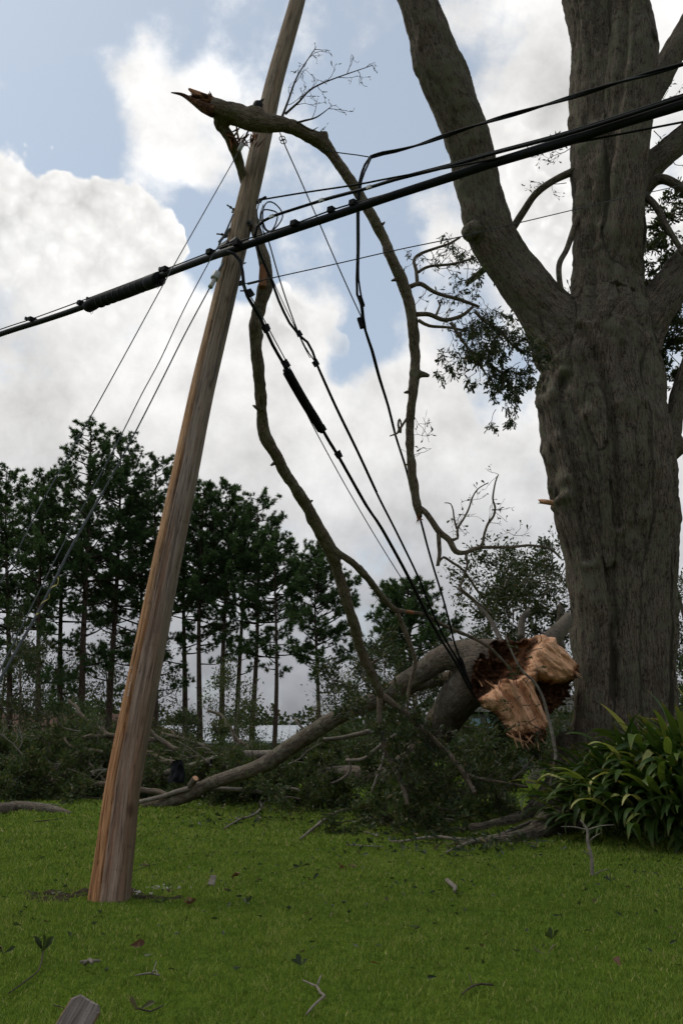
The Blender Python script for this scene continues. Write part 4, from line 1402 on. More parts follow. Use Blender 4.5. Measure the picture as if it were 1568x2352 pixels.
        o = obj(name, m2, M['split'], fallen)
        o['label'] = ['long pale orange tongue of split wood', 'upper pale orange slab of split wood', 'dark rotten hollow heart of the trunk', 'dark crumbled rot under the slab'][pid]
    # splinters standing off the torn rims
    r_ = np.random.default_rng(77)
    for (cx, cy, ax, ay, n, L) in ((720, 1190, .5, .9, 12, 85), (880, 1190, .4, .9, 10, 80), (1220, 560, .8, .6, 10, 60), (430, 640, -.5, -.9, 6, 60)):
        mb = MB()
        for _ in range(n):
            x = cx + r_.normal(0, 45); y = cy + r_.normal(0, 18)
            F0 = (1028.4 + x * .2315, 1421.6 + y * .2315)
            a = np.array(P(*F0, 11.5 + r_.normal(0, .05)))
            dd = np.array([ax + r_.normal(0, .3), r_.normal(-.2, .3), -ay + r_.normal(0, .3)]); dd /= np.linalg.norm(dd)
            l = L * r_.uniform(.5, 1.3) * pxm
            V, F, B = tube([a - dd * l * .6, a, a + dd * l], [.012, .010, .0015], 4, .03, .3, 9, 5)
            mb.add(V, F, B, r_.choice([0., .1, .5, .8]))
        obj('splinters', mb.mesh('splinters', False), M['split'], fallen)


torn_end()

# smaller limbs of the fallen half
for (lst, sd) in (([(640, 1733, 9.5, 17.0), (553, 1733, 9, 17.3), (495, 1743, 8, 17.5), (430, 1762, 7, 17.7), (380, 1775, 6, 17.8)], 1),
                  ([(460, 1800, 7, 14.95), (430, 1814, 6, 15.0), (398, 1823, 5.5, 15.1), (326, 1840, 5, 15.3), (280, 1850, 4, 15.4)], 2),
                  ([(850, 1680, 6, 14), (800, 1690, 5, 14.2), (745, 1699, 5, 14.3)], 3),
                  ([(1310, 1420, 18, 15.0), (1272, 1458, 20, 14.8), (1220, 1500, 20, 14.4)], 4),
                  ([(1290, 1490, 9, 15.5), (1283, 1440, 8, 15.6), (1290, 1390, 7, 15.7)], 5),
                  ([(1195, 1465, 9, 14.5), (1200, 1420, 8, 14.8), (1230, 1395, 6, 15)], 6),
                  ([(794, 1746, 3.5, 13.2), (833, 1744, 4, 13.1), (855, 1728, 4.5, 13.0), (878, 1708, 4.5, 12.9), (905, 1690, 4, 12.8)], 8),
                  ([(852, 1822, 3, 12.6), (866, 1780, 3.5, 12.6), (872, 1757, 3.5, 12.7), (882, 1725, 3.5, 12.8)], 9),
                  ([(1087, 1785, 3.5, 12.4), (1095, 1755, 3.5, 12.4), (1107, 1722, 3, 12.4), (1112, 1695, 2.5, 12.4)], 10),
                  ([(760, 1800, 3, 14.5), (790, 1785, 3, 14.5), (805, 1765, 3, 14.5), (800, 1740, 2.5, 14.5)], 11),
                  ([(620, 1815, 3.5, 15.5), (660, 1812, 3.5, 15.4), (720, 1822, 3, 15.3), (760, 1818, 2.5, 15.2)], 12),
                  ([(960, 1790, 3, 12.2), (985, 1800, 3, 12.2), (1010, 1825, 3, 12.2), (1040, 1835, 2.5, 12.2)], 13),
                  ([(705, 1680, 3, 14.2), (690, 1668, 3, 14.2), (680, 1655, 2.5, 14.2)], 14),
                  ([(1140, 1840, 3, 12.4), (1165, 1800, 3, 12.4), (1200, 1770, 3, 12.4), (1225, 1740, 2.5, 12.4)], 15),
                  ([(480, 1812, 5, 15.2), (540, 1815, 5, 15.2), (600, 1818, 4, 15.2)], 16),
                  ([(1050, 1350, 4, 13.6), (1110, 1400, 5, 13.6), (1150, 1470, 6, 13.4)], 7)):
    p, r = stroke(lst)
    V, F, B = tube(p, r, 9, .08, .15, 5, sd, jag=.04, wig=.03)
    mb = MB(); mb.add(V, F, B); obj('branch', mb.mesh('branch'), M['branch'], fallen)
# sawn stub on the low limb
p, r = stroke([(436, 1806, 7, 14.95), (449, 1788, 7.5, 14.85)])
V, F, B = tube(p, r, 10, .04, .05, 5, 3)
mb = MB(); mb.add(V, F, B); cs_ = obj('cut_stub', mb.mesh('cut_stub'), M['fallen'], fallen)
a, b_ = np.array(p[0]), np.array(p[1]); dv = (b_ - a) / np.linalg.norm(b_ - a)
V, F, B = tube([b_ - dv * .01, b_ + dv * .012], [r[1] * .93, r[1] * .9], 12, .05)
mb = MB(); mb.add(V, F, B, 0.0); obj('cut_face', mb.mesh('cut_face', False), M['split'], cs_)

# crown of the fallen half: bare grey branches and leaf masses, in patches
rng = np.random.default_rng(51)


def brush(parent, spots, leafmat, nshoot, L, up, lev, nleaf, leaf, names, mat, spread=(.5, .6, .3), nchild=3, leafprob=1.0, lsz=.42, clump=.05):
    st = []
    for (x, y, Y) in spots:
        c = np.array(P(x, y, Y))
        for _ in range(nshoot):
            d = rng.normal(0, 1, 3) * [1, .8, .55] + [0, 0, up]
            st.append((c + rng.normal(0, 1, 3) * spread, d, L * rng.uniform(.6, 1.3), .012 * L + .006))
    return twigs(parent, rng, st, mat, leafmat, lev, leaf, nleaf, lsz, .25, up * .3, nchild, names, leafprob=leafprob, clump=clump)


brush(fallen, [(620, 1800, 16.5), (680, 1805, 16.2), (740, 1822, 16.0), (800, 1825, 15.0), (560, 1815, 16.8), (500, 1825, 17), (700, 1790, 18), (640, 1790, 18), (780, 1790, 18.0)], 'brushleaf', 9, .36, .08, 2, 5, .085, ('branches', 'leaf_mass'), M['twig'])
brush(fallen, [(900, 1825, 13.0), (940, 1830, 12.6), (990, 1850, 12.2), (1030, 1810, 13.4), (920, 1870, 11.8), (1090, 1840, 12.8), (1130, 1800, 14.5), (1180, 1780, 14.8), (1060, 1770, 15), (1200, 1810, 13.8), (1120, 1740, 16)], 'brushleaf', 7, .38, .10, 2, 5, .085, ('branches', 'leaf_mass'), M['twig'])
brush(fallen, [(900, 1640, 13.6), (940, 1600, 13.5), (840, 1650, 13.9), (790, 1610, 14.5), (1000, 1600, 13.4), (880, 1540, 14.5), (840, 1560, 15)], 'oakleaf', 2, .45, .3, 2, 3, .09, ('branches', 'leaf_mass'), M['twig'])
brush(fallen, [(1230, 1420, 15.0), (1180, 1400, 15.2), (1270, 1380, 15.5), (1140, 1430, 15), (1260, 1330, 16), (1200, 1340, 16)], 'oakleaf', 6, .7, .4, 2, 3, .10, ('branches', 'leaf_mass'), M['greytwig'])

# ------------------------------------------------------------------ second fallen crown at the left, grey dead-looking branches above dark leaves
ft = thing('fallen_treetop', 'fallen leafy treetop with bare grey branches lying behind the pole at left', 'fallen tree', G(180, 1815))
LST = [([(420, 1760, 8, 18), (330, 1730, 8, 18.6), (250, 1690, 6, 19.2), (200, 1650, 5, 19.6), (160, 1610, 3, 20)], 1),
       ([(400, 1830, 7, 16.8), (330, 1815, 7, 17.2), (240, 1800, 7, 17.5), (170, 1795, 6, 18), (90, 1800, 5, 18.4), (40, 1808, 4, 18.6)], 2),
       ([(420, 1790, 6, 17.6), (350, 1775, 6, 18), (290, 1735, 5, 18.4), (220, 1725, 4, 18.7), (140, 1732, 3, 19)], 3),
       ([(360, 1700, 6, 19), (300, 1700, 6, 19), (210, 1690, 5, 19.2), (120, 1700, 4, 19.5), (70, 1690, 3, 19.8)], 4),
       ([(250, 1800, 5, 17.8), (215, 1770, 4, 18), (180, 1730, 3, 18.3), (150, 1700, 2.5, 18.6)], 5),
       ([(520, 1760, 7, 18), (440, 1735, 6, 18.4), (370, 1700, 5, 18.8), (330, 1660, 4, 19)], 6),
       ([(500, 1720, 5, 19), (430, 1700, 4.5, 19.3), (380, 1680, 4, 19.6)], 7),
       ([(590, 1740, 5, 19), (540, 1690, 5, 19.4), (510, 1650, 4, 19.6), (480, 1630, 3, 19.8)], 8),
       ([(130, 1800, 5, 17.5), (90, 1770, 4, 17.8), (40, 1750, 3, 18), (10, 1740, 2.5, 18.2)], 9)]
for (lst, sd) in LST:
    p, r = stroke(lst)
    V, F, B = tube(p, r, 7, .12, .15, 5, 60 + sd, jag=.05, wig=.10)
    mb = MB(); mb.add(V, F, B); obj('branch', mb.mesh('branch'), M['limb'], ft)
sp = [(x, y + (58 if y < 1760 and x > 340 else 25 if y < 1760 else 10), Y) for (x, y, Y) in ((0, 1790, 19), (60, 1770, 19.5), (120, 1790, 19), (180, 1770, 19.5), (240, 1780, 19), (300, 1790, 18.5), (40, 1740, 21), (120, 1730, 21), (200, 1730, 21), (280, 1740, 20.5), (350, 1770, 19),
                                  (-30, 1750, 20), (400, 1790, 18.6), (460, 1770, 18.8), (30, 1810, 18.2), (100, 1815, 18), (200, 1810, 18), (520, 1790, 18.0), (430, 1740, 20), (500, 1740, 20), (570, 1740, 20), (360, 1720, 21), (620, 1740, 20))]
brush(ft, sp[:12], 'brushleaf', 15, .55, .2, 2, 6, .095, ('branches', 'leaf_mass'), M['twig'], (.7, .7, .3))
brush(ft, sp[12:], 'brushleaf', 12, .45, .15, 2, 5, .095, ('branches', 'leaf_mass'), M['twig'], (.6, .7, .3))
brush(ft, [(150, 1720, 19), (250, 1720, 18.6), (330, 1745, 18.2), (90, 1760, 18.6), (430, 1745, 18), (200, 1770, 18), (60, 1740, 18.5), (480, 1765, 17.5), (540, 1770, 17), (620, 1775, 16.5), (380, 1770, 17.5), (140, 1760, 18)], 'brushleaf', 2, .8, .4, 2, 0, .08, ('bare_branches', 'none'), M['greytwig'], (.5, .4, .2))

# log lying at the left edge
lg = thing('log', 'thick grey fallen log lying on the grass at the left edge', 'log', G(70, 1872))
p, r = [], []
for (x, y, hw) in ((-90, 1880, 16), (-20, 1874, 16), (20, 1868, 13), (35, 1866, 14), (90, 1868, 13), (130, 1869, 9), (165, 1873, 4)):
    q = G(x, y); p.append(np.array([q.x, q.y, hw * PT(x, y, q.y) / FPX * .8])); r.append(hw * PT(x, y, q.y) / FPX)
V, F, B = tube(p, r, 14, .06, .14, 5, 8, jag=.08)
mb = MB(); mb.add(V, F, B); obj('stem', mb.mesh('stem'), M['fallen'], lg)
p, r = stroke([(60, 1862, 5, 15.5), (110, 1850, 4, 15.8), (150, 1852, 3, 16)])
V, F, B = tube(p, r, 6, .08, .15, 5, 8, jag=.04); mb = MB(); mb.add(V, F, B); obj('branch', mb.mesh('branch'), M['branch'], lg)


# ------------------------------------------------------------------ utility pole
def pole_y(z):
    return POLE_BASE.y + .175 * z


def pole_at(y_px):
    """centre of the pole at picture height y_px"""
    cx = np.interp(y_px, [-300, 0, 193, 386, 579, 907, 1268, 1629, 1804, 2071], [749, 683, 629, 586, 540, 462, 388, 316, 283, 250])
    z = 3.0
    for _ in range(20):
        p = P(cx, y_px, pole_y(z)); z = p.z
    return p


def mat_pole():
    m, k, b = new_mat('pole_wood')
    v = attr(k, 'bark')
    sep = k.new('ShaderNodeSeparateXYZ'); k.l.new(v, sep.inputs[0])
    s = sep.outputs[2]
    vs = k.vm('MULTIPLY', v, (1, 1, .045))
    n1 = k.noise(vs, 45, 6, .7, dist=.3)
    n2 = k.noise(vs, 14, 4, .6)
    n3 = k.noise(k.vm('MULTIPLY', v, (1, 1, .35)), 6, 5, .65)
    grey = k.ramp(n1, [(.30, (.115, .080, .061)), (.48, (.265, .200, .157)), (.60, (.345, .272, .220)), (.78, (.46, .385, .32))])
    red = k.ramp(n1, [(.3, (.13, .062, .036)), (.55, (.28, .155, .098)), (.8, (.40, .26, .18))])
    oran = k.ramp(n1, [(.28, (.19, .085, .038)), (.45, (.42, .225, .11)), (.6, (.56, .33, .175)), (.78, (.68, .46, .28))])
    col = k.mix(k.ss(n2, .48, .66, 0, .75), grey, red)
    # raw orange strip left of the long check, widest low down
    edge = k.m('ADD', k.m('ADD', k.m('MULTIPLY', k.m('SUBTRACT', n3, .5), .10), k.m('MULTIPLY', k.m('SUBTRACT', n1, .5), .07)), sep.outputs[0])
    strip = k.ss(edge, -.018, -.058)
    fade = k.ss(s, 8.5, 3.5, .25, .97)
    col = k.mix(k.m('MULTIPLY', strip, fade), col, oran)
    col = k.mix(k.ss(s, 3.0, .2, 0, .40), col, k.vm('MULTIPLY', col, (1.25, .92, .74)))
    # greenish tan towards the top
    col = k.mix(k.m('MULTIPLY', k.ss(s, 3.6, 6.2), .6), col, k.ramp(n1, [(.3, (.13, .10, .060)), (.55, (.26, .205, .13)), (.8, (.37, .30, .20))]))
    # dark olive green towards the right flank, dark knots
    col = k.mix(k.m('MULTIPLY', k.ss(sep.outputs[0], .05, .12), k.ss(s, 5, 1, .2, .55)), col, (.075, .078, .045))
    kn = k.voro(k.vm('MULTIPLY', v, (1, 1, .55)), 3.3, 'F1')
    col = k.mix(k.ss(kn, .16, .05, 0, .75), col, (.035, .022, .014))
    bands = k.noise(k.vm('MULTIPLY', v, (.6, .6, 1)), 16, 2, .5)
    col = k.mix(k.ss(bands, .62, .74, 0, .35), col, k.vm('SCALE', col, sc=.5))
    # hair cracks and weathered dark runs along the grain
    ln = k.noise(k.vm('MULTIPLY', v, (1, 1, .02)), 75, 2, .5)
    crack = k.ss(k.m('ABSOLUTE', k.m('SUBTRACT', ln, .5)), .022, .0)
    col = k.mix(k.m('MULTIPLY', crack, .6), col, (.022, .015, .011))
    dr = k.noise(k.vm('MULTIPLY', v, (1, 1, .12)), 9, 5, .7)
    col = k.mix(k.ss(dr, .56, .74, 0, .5), col, k.vm('SCALE', col, sc=.45))
    k.l.new(col, b.inputs['Base Color'])
    b.inputs['Roughness'].default_value = .85
    b.inputs['Specular IOR Level'].default_value = .15
    k.l.new(k.bump(k.m('SUBTRACT', k.m('ADD', k.m('MULTIPLY', n1, .9), n2), k.m('MULTIPLY', crack, .5)), .9, .015), b.inputs['Normal'])
    return m


pole = thing('utility_pole', 'leaning wooden utility pole with orange weathered side and long cracks', 'utility pole', POLE_BASE)
ypx = [2110, 2071, 1940, 1804, 1629, 1450, 1268, 1080, 907, 740, 579, 480, 386, 290, 193, 90, 0, -110, -260]
C0 = [pole_at(y) for y in ypx]
C0[0] = Vector(C0[1]) - (Vector(C0[2]) - Vector(C0[1])).normalized() * .35
zz = np.array([c.z for c in C0])
RAD = lambda z: np.interp(z, [0, .6, 4.07, 6.9, 9.7, 12], [.142, .132, .113, .108, .095, .085])


def pole_mesh():
    C, r = catmull([np.array(c) for c in C0], RAD(zz), .05)
    T = np.gradient(C, axis=0); T /= np.linalg.norm(T, axis=1)[:, None]
    Xv = np.array([1, 0, 0.]) - T * T[:, [0]]; Xv /= np.linalg.norm(Xv, axis=1)[:, None]
    Yv = np.cross(T, Xv)                      # points away from the camera for an upright pole
    s = np.concatenate([[0], np.cumsum(np.linalg.norm(np.diff(C, axis=0), axis=1))]) - .35
    seg = 112
    th = np.linspace(0, 2 * math.pi, seg, endpoint=False)
    rr = np.repeat(r[:, None], seg, 1)
    S_, TH = np.meshgrid(s, th, indexing='ij')
    flare = .05 * np.exp(-np.clip(S_, 0, None) / .25)
    rr = rr * (1 + flare)
    rr += .0035 * fbm(np.stack([np.cos(TH) * 3, np.sin(TH) * 3, S_ * .5], -1).reshape(-1, 3), 3, 5).reshape(rr.shape)
    rr += .0022 * fbm(np.stack([np.cos(TH) * 16, np.sin(TH) * 16, S_ * .8], -1).reshape(-1, 3), 3, 6).reshape(rr.shape)
    # drying checks: (angle, from, to, depth, width, drift)
    for (a, s0, s1, dp, wd, dr) in ((-1.92, -.3, 6.4, .034, .075, .05), (-2.35, -.3, 2.6, .018, .05, .10), (-1.35, .1, 2.9, .015, .045, -.06), (-2.7, .3, 1.7, .012, .045, .1),
                                    (-1.05, 1.0, 4.6, .010, .03, .05), (-1.6, 2.2, 5.8, .009, .028, .08), (-2.2, 5.4, 8.6, .009, .03, .03), (-1.2, 6.0, 9.5, .010, .03, -.05), (-1.7, -.3, 1.2, .010, .03, .0), (-.7, -.2, 2.0, .008, .03, .02)):
        aa = a + dr * (S_ - s0) / 3 + .035 * np.sin(S_ * 1.7 + a * 9) + .012 * np.sin(S_ * 7 + a * 5)
        d = np.abs((TH - aa + math.pi) % (2 * math.pi) - math.pi)
        w = np.clip((S_ - s0) / .25, 0, 1) * np.clip((s1 - S_) / .6, 0, 1)
        rr -= dp * w * np.exp(-(d / wd) ** 2)
    # sliver that has come away left of the long check near the foot
    d = (TH + 2.25 + math.pi) % (2 * math.pi) - math.pi
    rr -= .010 * (np.abs(d) < .24) * np.clip((.42 + .05 * np.sin(TH * 31) - S_) / .02, 0, 1)
    V = C[:, None, :] + rr[..., None] * (np.cos(TH)[..., None] * Xv[:, None, :] + np.sin(TH)[..., None] * Yv[:, None, :])
    B = np.stack([.125 * np.cos(TH), .125 * np.sin(TH), S_], -1)
    n = len(C)
    i = np.arange(n - 1)[:, None] * seg; j = np.arange(seg)[None, :]
    F = np.stack([i + j, i + (j + 1) % seg, i + seg + (j + 1) % seg, i + seg + j], -1).reshape(-1, 4)
    V = np.concatenate([V.reshape(-1, 3), C[[-1]]]); B = np.concatenate([B.reshape(-1, 3), [[0, 0, s[-1]]]])
    jj = np.arange(seg); e = (n - 1) * seg
    F3 = np.stack([np.full(seg, n * seg), e + jj, e + (jj + 1) % seg], 1)
    return mesh_np('shaft', V, [F, F3], {'bark': ('FLOAT_VECTOR', B), 'rnd': ('FLOAT', np.zeros(len(V)))})


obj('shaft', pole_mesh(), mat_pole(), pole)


def on_pole(x, y, out=.0, toward=None):
    """point on the camera side of the pole surface at picture point x, y"""
    c = pole_at(y)
    r = float(RAD(c.z))
    p = P(x, y, c.y)
    dx = max(-r * .98, min(r * .98, p.x - c.x))
    yy = c.y - math.sqrt(max(1e-6, r * r - dx * dx))
    q = P(x, y, yy)
    nrm = Vector((dx, -(math.sqrt(max(1e-6, r * r - dx * dx))), 0)).normalized()
    return q + nrm * out, nrm


ax = (Vector(pole_at(1400)) - Vector(pole_at(1600))).normalized()
# aluminium strip tag and house-style numerals nailed below it
p, nr = on_pole(306, 1534, .016)
side = ax.cross(nr).normalized() * -1
Rm = Matrix((side, ax, nr)).transposed()
mb = MB(); V, F = box((0, 0, 0), (.042, .013, .003)); mb.add(V @ np.array(Rm).T + np.array(p), F)
tg = obj('metal_tag', mb.mesh('metal_tag', False), M['alu'], pole)
for s in (-1, 1):
    mb = MB(); V, F, B = tube([np.array(p + side * .014 * s + nr * .001), np.array(p + side * .014 * s + nr * .004)], [.002, .0022], 6, .01); mb.add(V, F, B)
    obj('nail', mb.mesh('nail', False), M['wire'], tg)
DIG = {'1': [[(-.35, .55), (.05, 1), (.05, -1)], [(-.35, -1), (.45, -1)]],
       '3': [[(-.5, .75), (-.1, 1), (.35, .9), (.5, .55), (.3, .15), (-.05, .02), (.35, -.1), (.55, -.5), (.35, -.9), (-.1, -1), (-.5, -.75)]]}
for (ch, x, y) in (('1', 304, 1555), ('3', 301, 1574), ('3', 298, 1592)):
    p, nr = on_pole(x + 2, y, .016)
    side = ax.cross(nr).normalized() * -1
    mb = MB()
    for strk in DIG[ch]:
        pts = [np.array(p + side * (a * .0125) + ax * (b_ * .023)) for a, b_ in strk]
        V, F, B = tube(pts, [.0038] * len(pts), 6, .006); mb.add(V, F, B)
    o = obj('number_digit', mb.mesh('number_digit'), M['alu'], pole)
    o['label'] = 'metal numeral ' + ch + ' nailed to the pole'


def bolt(x, y, d, L=.12, r=.008, plate=True):
    p, nr = on_pole(x, y, 0)
    d = Vector(d).normalized()
    mb = MB(); V, F, B = tube([np.array(p - d * .02), np.array(p + d * L)], [r, r], 8, .05); mb.add(V, F, B)
    b_ = obj('bolt', mb.mesh('bolt'), M['wire'], pole)
    mb = MB(); V, F, B = tube([np.array(p + d * (L * .45)), np.array(p + d * (L * .45 + .016))], [r * 2.0, r * 2.0], 6, .05); mb.add(V, F, B)
    obj('nut', mb.mesh('nut', False), M['wire'], b_)
    if plate:
        mb = MB(); V, F = box(np.array(p + nr * .008), (.055, .012, .06), rot_to(ax)); mb.add(V, F)
        obj('washer', mb.mesh('washer', False), M['wire'], b_)


bolt(540, 483, (-.75, -.35, .35), .10)
bolt(524, 540, (-.95, -.25, -.05), .12)
bolt(572, 514, (-.2, -1, .1), .05)
bolt(594, 462, (.6, -.8, 0), .05)
bolt(553, 650, (.7, -.7, 0), .06)
bolt(556, 668, (.9, -.4, -.2), .10, plate=False)
# suspension clamp and bracket where the main cable crosses
for (x, y, sx, sz) in ((523, 566, .11, .05), (540, 560, .09, .06), (515, 580, .07, .05)):
    p, nr = on_pole(x, y, .04)
    mb = MB(); V, F = box(np.array(p), (sx, .045, sz), rot_to((.25, .3, .9))); V += np.random.default_rng(int(x)).normal(0, .004, V.shape); mb.add(V, F)
    obj('clamp_plate', mb.mesh('clamp_plate', False), M['wire'], pole)
p, nr = on_pole(525, 548, .05)
mb = MB(); V, F, B = tube([np.array(p + Vector((-.05, 0, -.06))), np.array(p + Vector((.02, -.02, .02))), np.array(p + Vector((.06, 0, .11)))], [.012, .016, .010], 7, .03); mb.add(V, F, B)
obj('bracket_arm', mb.mesh('bracket_arm'), M['steel'], pole)
# black pin cap above the caught limb
p, nr = on_pole(600, 250, .05)
mb = MB()
V, F, B = tube([np.array(p + ax * -.06), np.array(p + ax * .0), np.array(p + ax * .05), np.array(p + ax * .075)], [.055, .058, .05, .02], 12, .02); mb.add(V, F, B)
pc = obj('black_fixture', mb.mesh('black_fixture'), M['blackmatte'], pole)
mb = MB(); V, F, B = tube([np.array(p + ax * .06), np.array(p + ax * .10 + Vector((.02, 0, 0))), np.array(p + ax * .115 + Vector((.07, 0, .01)))], [.015, .012, .014], 7, .02); mb.add(V, F, B)
obj('lever', mb.mesh('lever'), M['wire'], pc)
# ground wire stapled along the shaft
pts = [np.array(on_pole(x, y, .004)[0]) for (x, y) in ((575, 470), (566, 520), (556, 585), (545, 640), (530, 700), (515, 760), (500, 820), (487, 880))]
mb = MB(); V, F, B = tube(pts, [.003] * len(pts), 5, .1); mb.add(V, F, B); obj('ground_wire', mb.mesh('ground_wire'), M['wire'], pole)
# small rough knots and snags standing off the wood
rng = np.random.default_rng(5)
for (x, y) in ((289, 1583), (562, 605), (636, 112), (664, 20), (658, 45), (262, 1720), (276, 1640)):
    p, nr = on_pole(x, y, 0)
    mb = MB(); V, F, B = tube([np.array(p - nr * .01), np.array(p + nr * .012 + ax * .01)], [.011, .004], 6, .02, .3, 9, 2, jag=.006); mb.add(V, F, B)
    obj('snag', mb.mesh('snag'), M['twig'], pole)

# ------------------------------------------------------------------ cables and wires
CREF = {}


def line(pts, rpx=None, r=None, seg=7, step=.12, sag=0):
    """pts (x, y, Y)"""
    p = [np.array(P(x, y, Y)) for (x, y, Y) in pts]
    rad = [r if r is not None else rpx * PT(x, y, Y) / FPX for (x, y, Y) in pts]
    return tube(p, rad, seg, step), p


def part_line(parent, name, pts, mat, r=None, rpx=None, seg=7, step=.12):
    (V, F, B), p = line(pts, rpx, r, seg, step)
    mb = MB(); mb.add(V, F, B)
    return obj(name, mb.mesh(name), M[mat], parent)


def block(parent, name, x, y, Y, size, d, mat='blackmatte', jit=0.0):
    p = np.array(P(x, y, Y))
    mb = MB(); V, F = box((0, 0, 0), size, rot_to(d))
    if jit: V = V + RNG.normal(0, jit, V.shape)
    mb.add(V + p, F)
    return obj(name, mb.mesh(name, False), M[mat], parent)


def mainY(x):
    return float(np.interp(x, [-300, 0, 545, 1568, 1900], [12.9, 10.5, 7.03, 4.87, 4.3]))


def Y3(pts):
    return [(x, y, mainY(x)) for (x, y) in pts]


# main telephone cable
mc = thing('telephone_cable', 'thick black telephone cable with splice case slung across the pole', 'cable', P(545, 570, 7.03))
part_line(mc, 'cable', Y3([(-200, 838), (0, 768), (100, 736), (190, 705), (290, 664), (390, 626), (480, 592), (540, 572), (640, 538), (780, 491), (907, 448), (1040, 405), (1135, 374), (1300, 325), (1420, 285), (1568, 240), (1800, 165)]), 'black', r=.037, seg=12)
part_line(mc, 'messenger_wire', Y3([(-200, 828), (0, 757), (75, 732), (190, 690), (350, 630), (480, 580), (525, 562), (660, 520), (760, 483), (830, 462), (907, 440), (1040, 396), (1300, 313), (1568, 228), (1800, 152)]), 'wire', r=.0075)
sc_ = part_line(mc, 'splice_case', [(x, y, mainY(x) - .02) for (x, y) in ((203, 704), (215, 698), (218, 695), (285, 672), (345, 648), (350, 646), (366, 641))], 'blackmatte', r=.075, seg=16, step=.05)
for (xa, ya, xb, yb) in ((200, 705, 224, 694), (340, 650, 367, 640)):
    (V, F, B), p = line([(xa, ya, mainY(xa) - .02), (xb, yb, mainY(xb) - .02)], None, 0.062 if xa < 300 else .080, 16, .05)
    mb = MB(); mb.add(V, F, B); obj('end_cap', mb.mesh('end_cap'), M['black'], sc_)
for f in np.linspace(.12, .88, 9):
    x = 215 + (352 - 215) * f; y = 698 + (646 - 698) * f
    d = np.array(P(352, 646, mainY(352))) - np.array(P(215, 698, mainY(215))); d /= np.linalg.norm(d)
    c = np.array(P(x, y, mainY(x) - .02))
    mb = MB(); V, F, B = tube([c - d * .012, c + d * .012], [.0775, .0775], 16, .05); mb.add(V, F, B)
    obj('rib', mb.mesh('rib'), M['black'], sc_)
dm = Vector(P(640, 538, mainY(640))) - Vector(P(390, 626, mainY(390)))
for (x, y) in ((75, 736), (188, 699), (383, 622), (486, 583), (548, 563), (680, 518), (760, 484), (810, 468)):
    block(mc, 'cable_clamp', x, y - 2, mainY(x) - .03, (.05, .05, .06) if x > 700 else (.10, .05, .07), dm, 'blackmatte')
for (x, y) in ((62, 734), (203, 689), (370, 621)):
    block(mc, 'bolt_clamp', x, y - 2, mainY(x) - .02, (.05, .04, .03), dm, 'wire')
for (x, y) in ((207, 716), (359, 657)):
    part_line(mc, 'tie_wire', [(x, y - 4, mainY(x) - .1), (x + 3, y + 6, mainY(x) - .1), (x + 7, y + 2, mainY(x) - .1), (x + 5, y - 6, mainY(x) - .1)], 'wire', r=.003, seg=4, step=.03)

# lashed cable above it, from the pole to the right
lc = thing('lashed_cable', 'thinner black cable just above the thick cable, with pale clips', 'cable', P(600, 503, 7.0))
part_line(lc, 'cable', [(x, y, mainY(x) - .05) for (x, y) in ((585, 545), (590, 522), (604, 508), (625, 497), (738, 461), (846, 432), (907, 413), (1034, 381), (1135, 352), (1312, 305), (1568, 223), (1800, 148))], 'black', r=.0135, seg=8)
part_line(lc, 'messenger_wire', [(x, y, mainY(x) - .05) for (x, y) in ((596, 507), (623, 499), (738, 458), (846, 429), (907, 409), (1034, 376), (1135, 347), (1312, 299), (1568, 216), (1800, 140))], 'wire', r=.006)
for (x, y) in ((624, 497), (738, 460), (847, 430)):
    block(lc, 'clip', x, y, mainY(x) - .07, (.022, .03, .05), dm, 'alu')

uw = thing('upper_wire', 'thin dark wire leaving the pole above the lashed cable', 'wire', P(598, 459, 7.1))
part_line(uw, 'wire', [(592, 461, 7.15), (598, 459, 7.1), (700, 442, 6.6), (819, 424, 6.3), (907, 407, 6.15), (1100, 372, 5.8), (1299, 332, 5.45), (1568, 280, 5.0), (1800, 235, 4.6)], 'black', r=.0085)
block(uw, 'dead_end', 603, 457, 7.05, (.02, .02, .09), (1, -.7, .1), 'blackmatte')

coil = thing('wire_coil', 'loose coil of black wire hanging beside the pole', 'wire coil', P(625, 495, 6.95))
for (cx, cy, rx, ry, a0, dY) in ((626, 497, 23, 37, 0, 0), (619, 502, 19, 29, .6, .03)):
    c = P(cx, cy, 6.95 + dY)
    k_ = PT(cx, cy, 6.95) / FPX
    pts = [np.array(c + Vector((math.cos(a + a0) * rx * k_, .04 * math.sin(2 * a), math.sin(a + a0) * ry * k_))) for a in np.linspace(0, 6.2, 22)]
    mb = MB(); V, F, B = tube(pts, [.0068] * 22, 6, .05); mb.add(V, F, B); obj('loop', mb.mesh('loop'), M['black'], coil)
part_line(coil, 'tail', [(597, 462, 7.05), (590, 485, 6.98), (592, 515, 6.95), (600, 530, 6.95), (602, 560, 7.0)], 'black', r=.006)
part_line(coil, 'tail', [(605, 470, 7.0), (598, 490, 6.97), (596, 510, 6.95), (604, 525, 6.95), (607, 545, 7.0)], 'black', r=.005)

td = thing('twisted_drop', 'twisted triplex service wire from upper right, dropping down past the broken limb', 'wire', P(846, 363, 7.4))


def tdY(x):
    return float(np.interp(x, [730, 846, 1118, 1568, 1800], [7.4, 7.3, 6.6, 5.4, 4.8]))


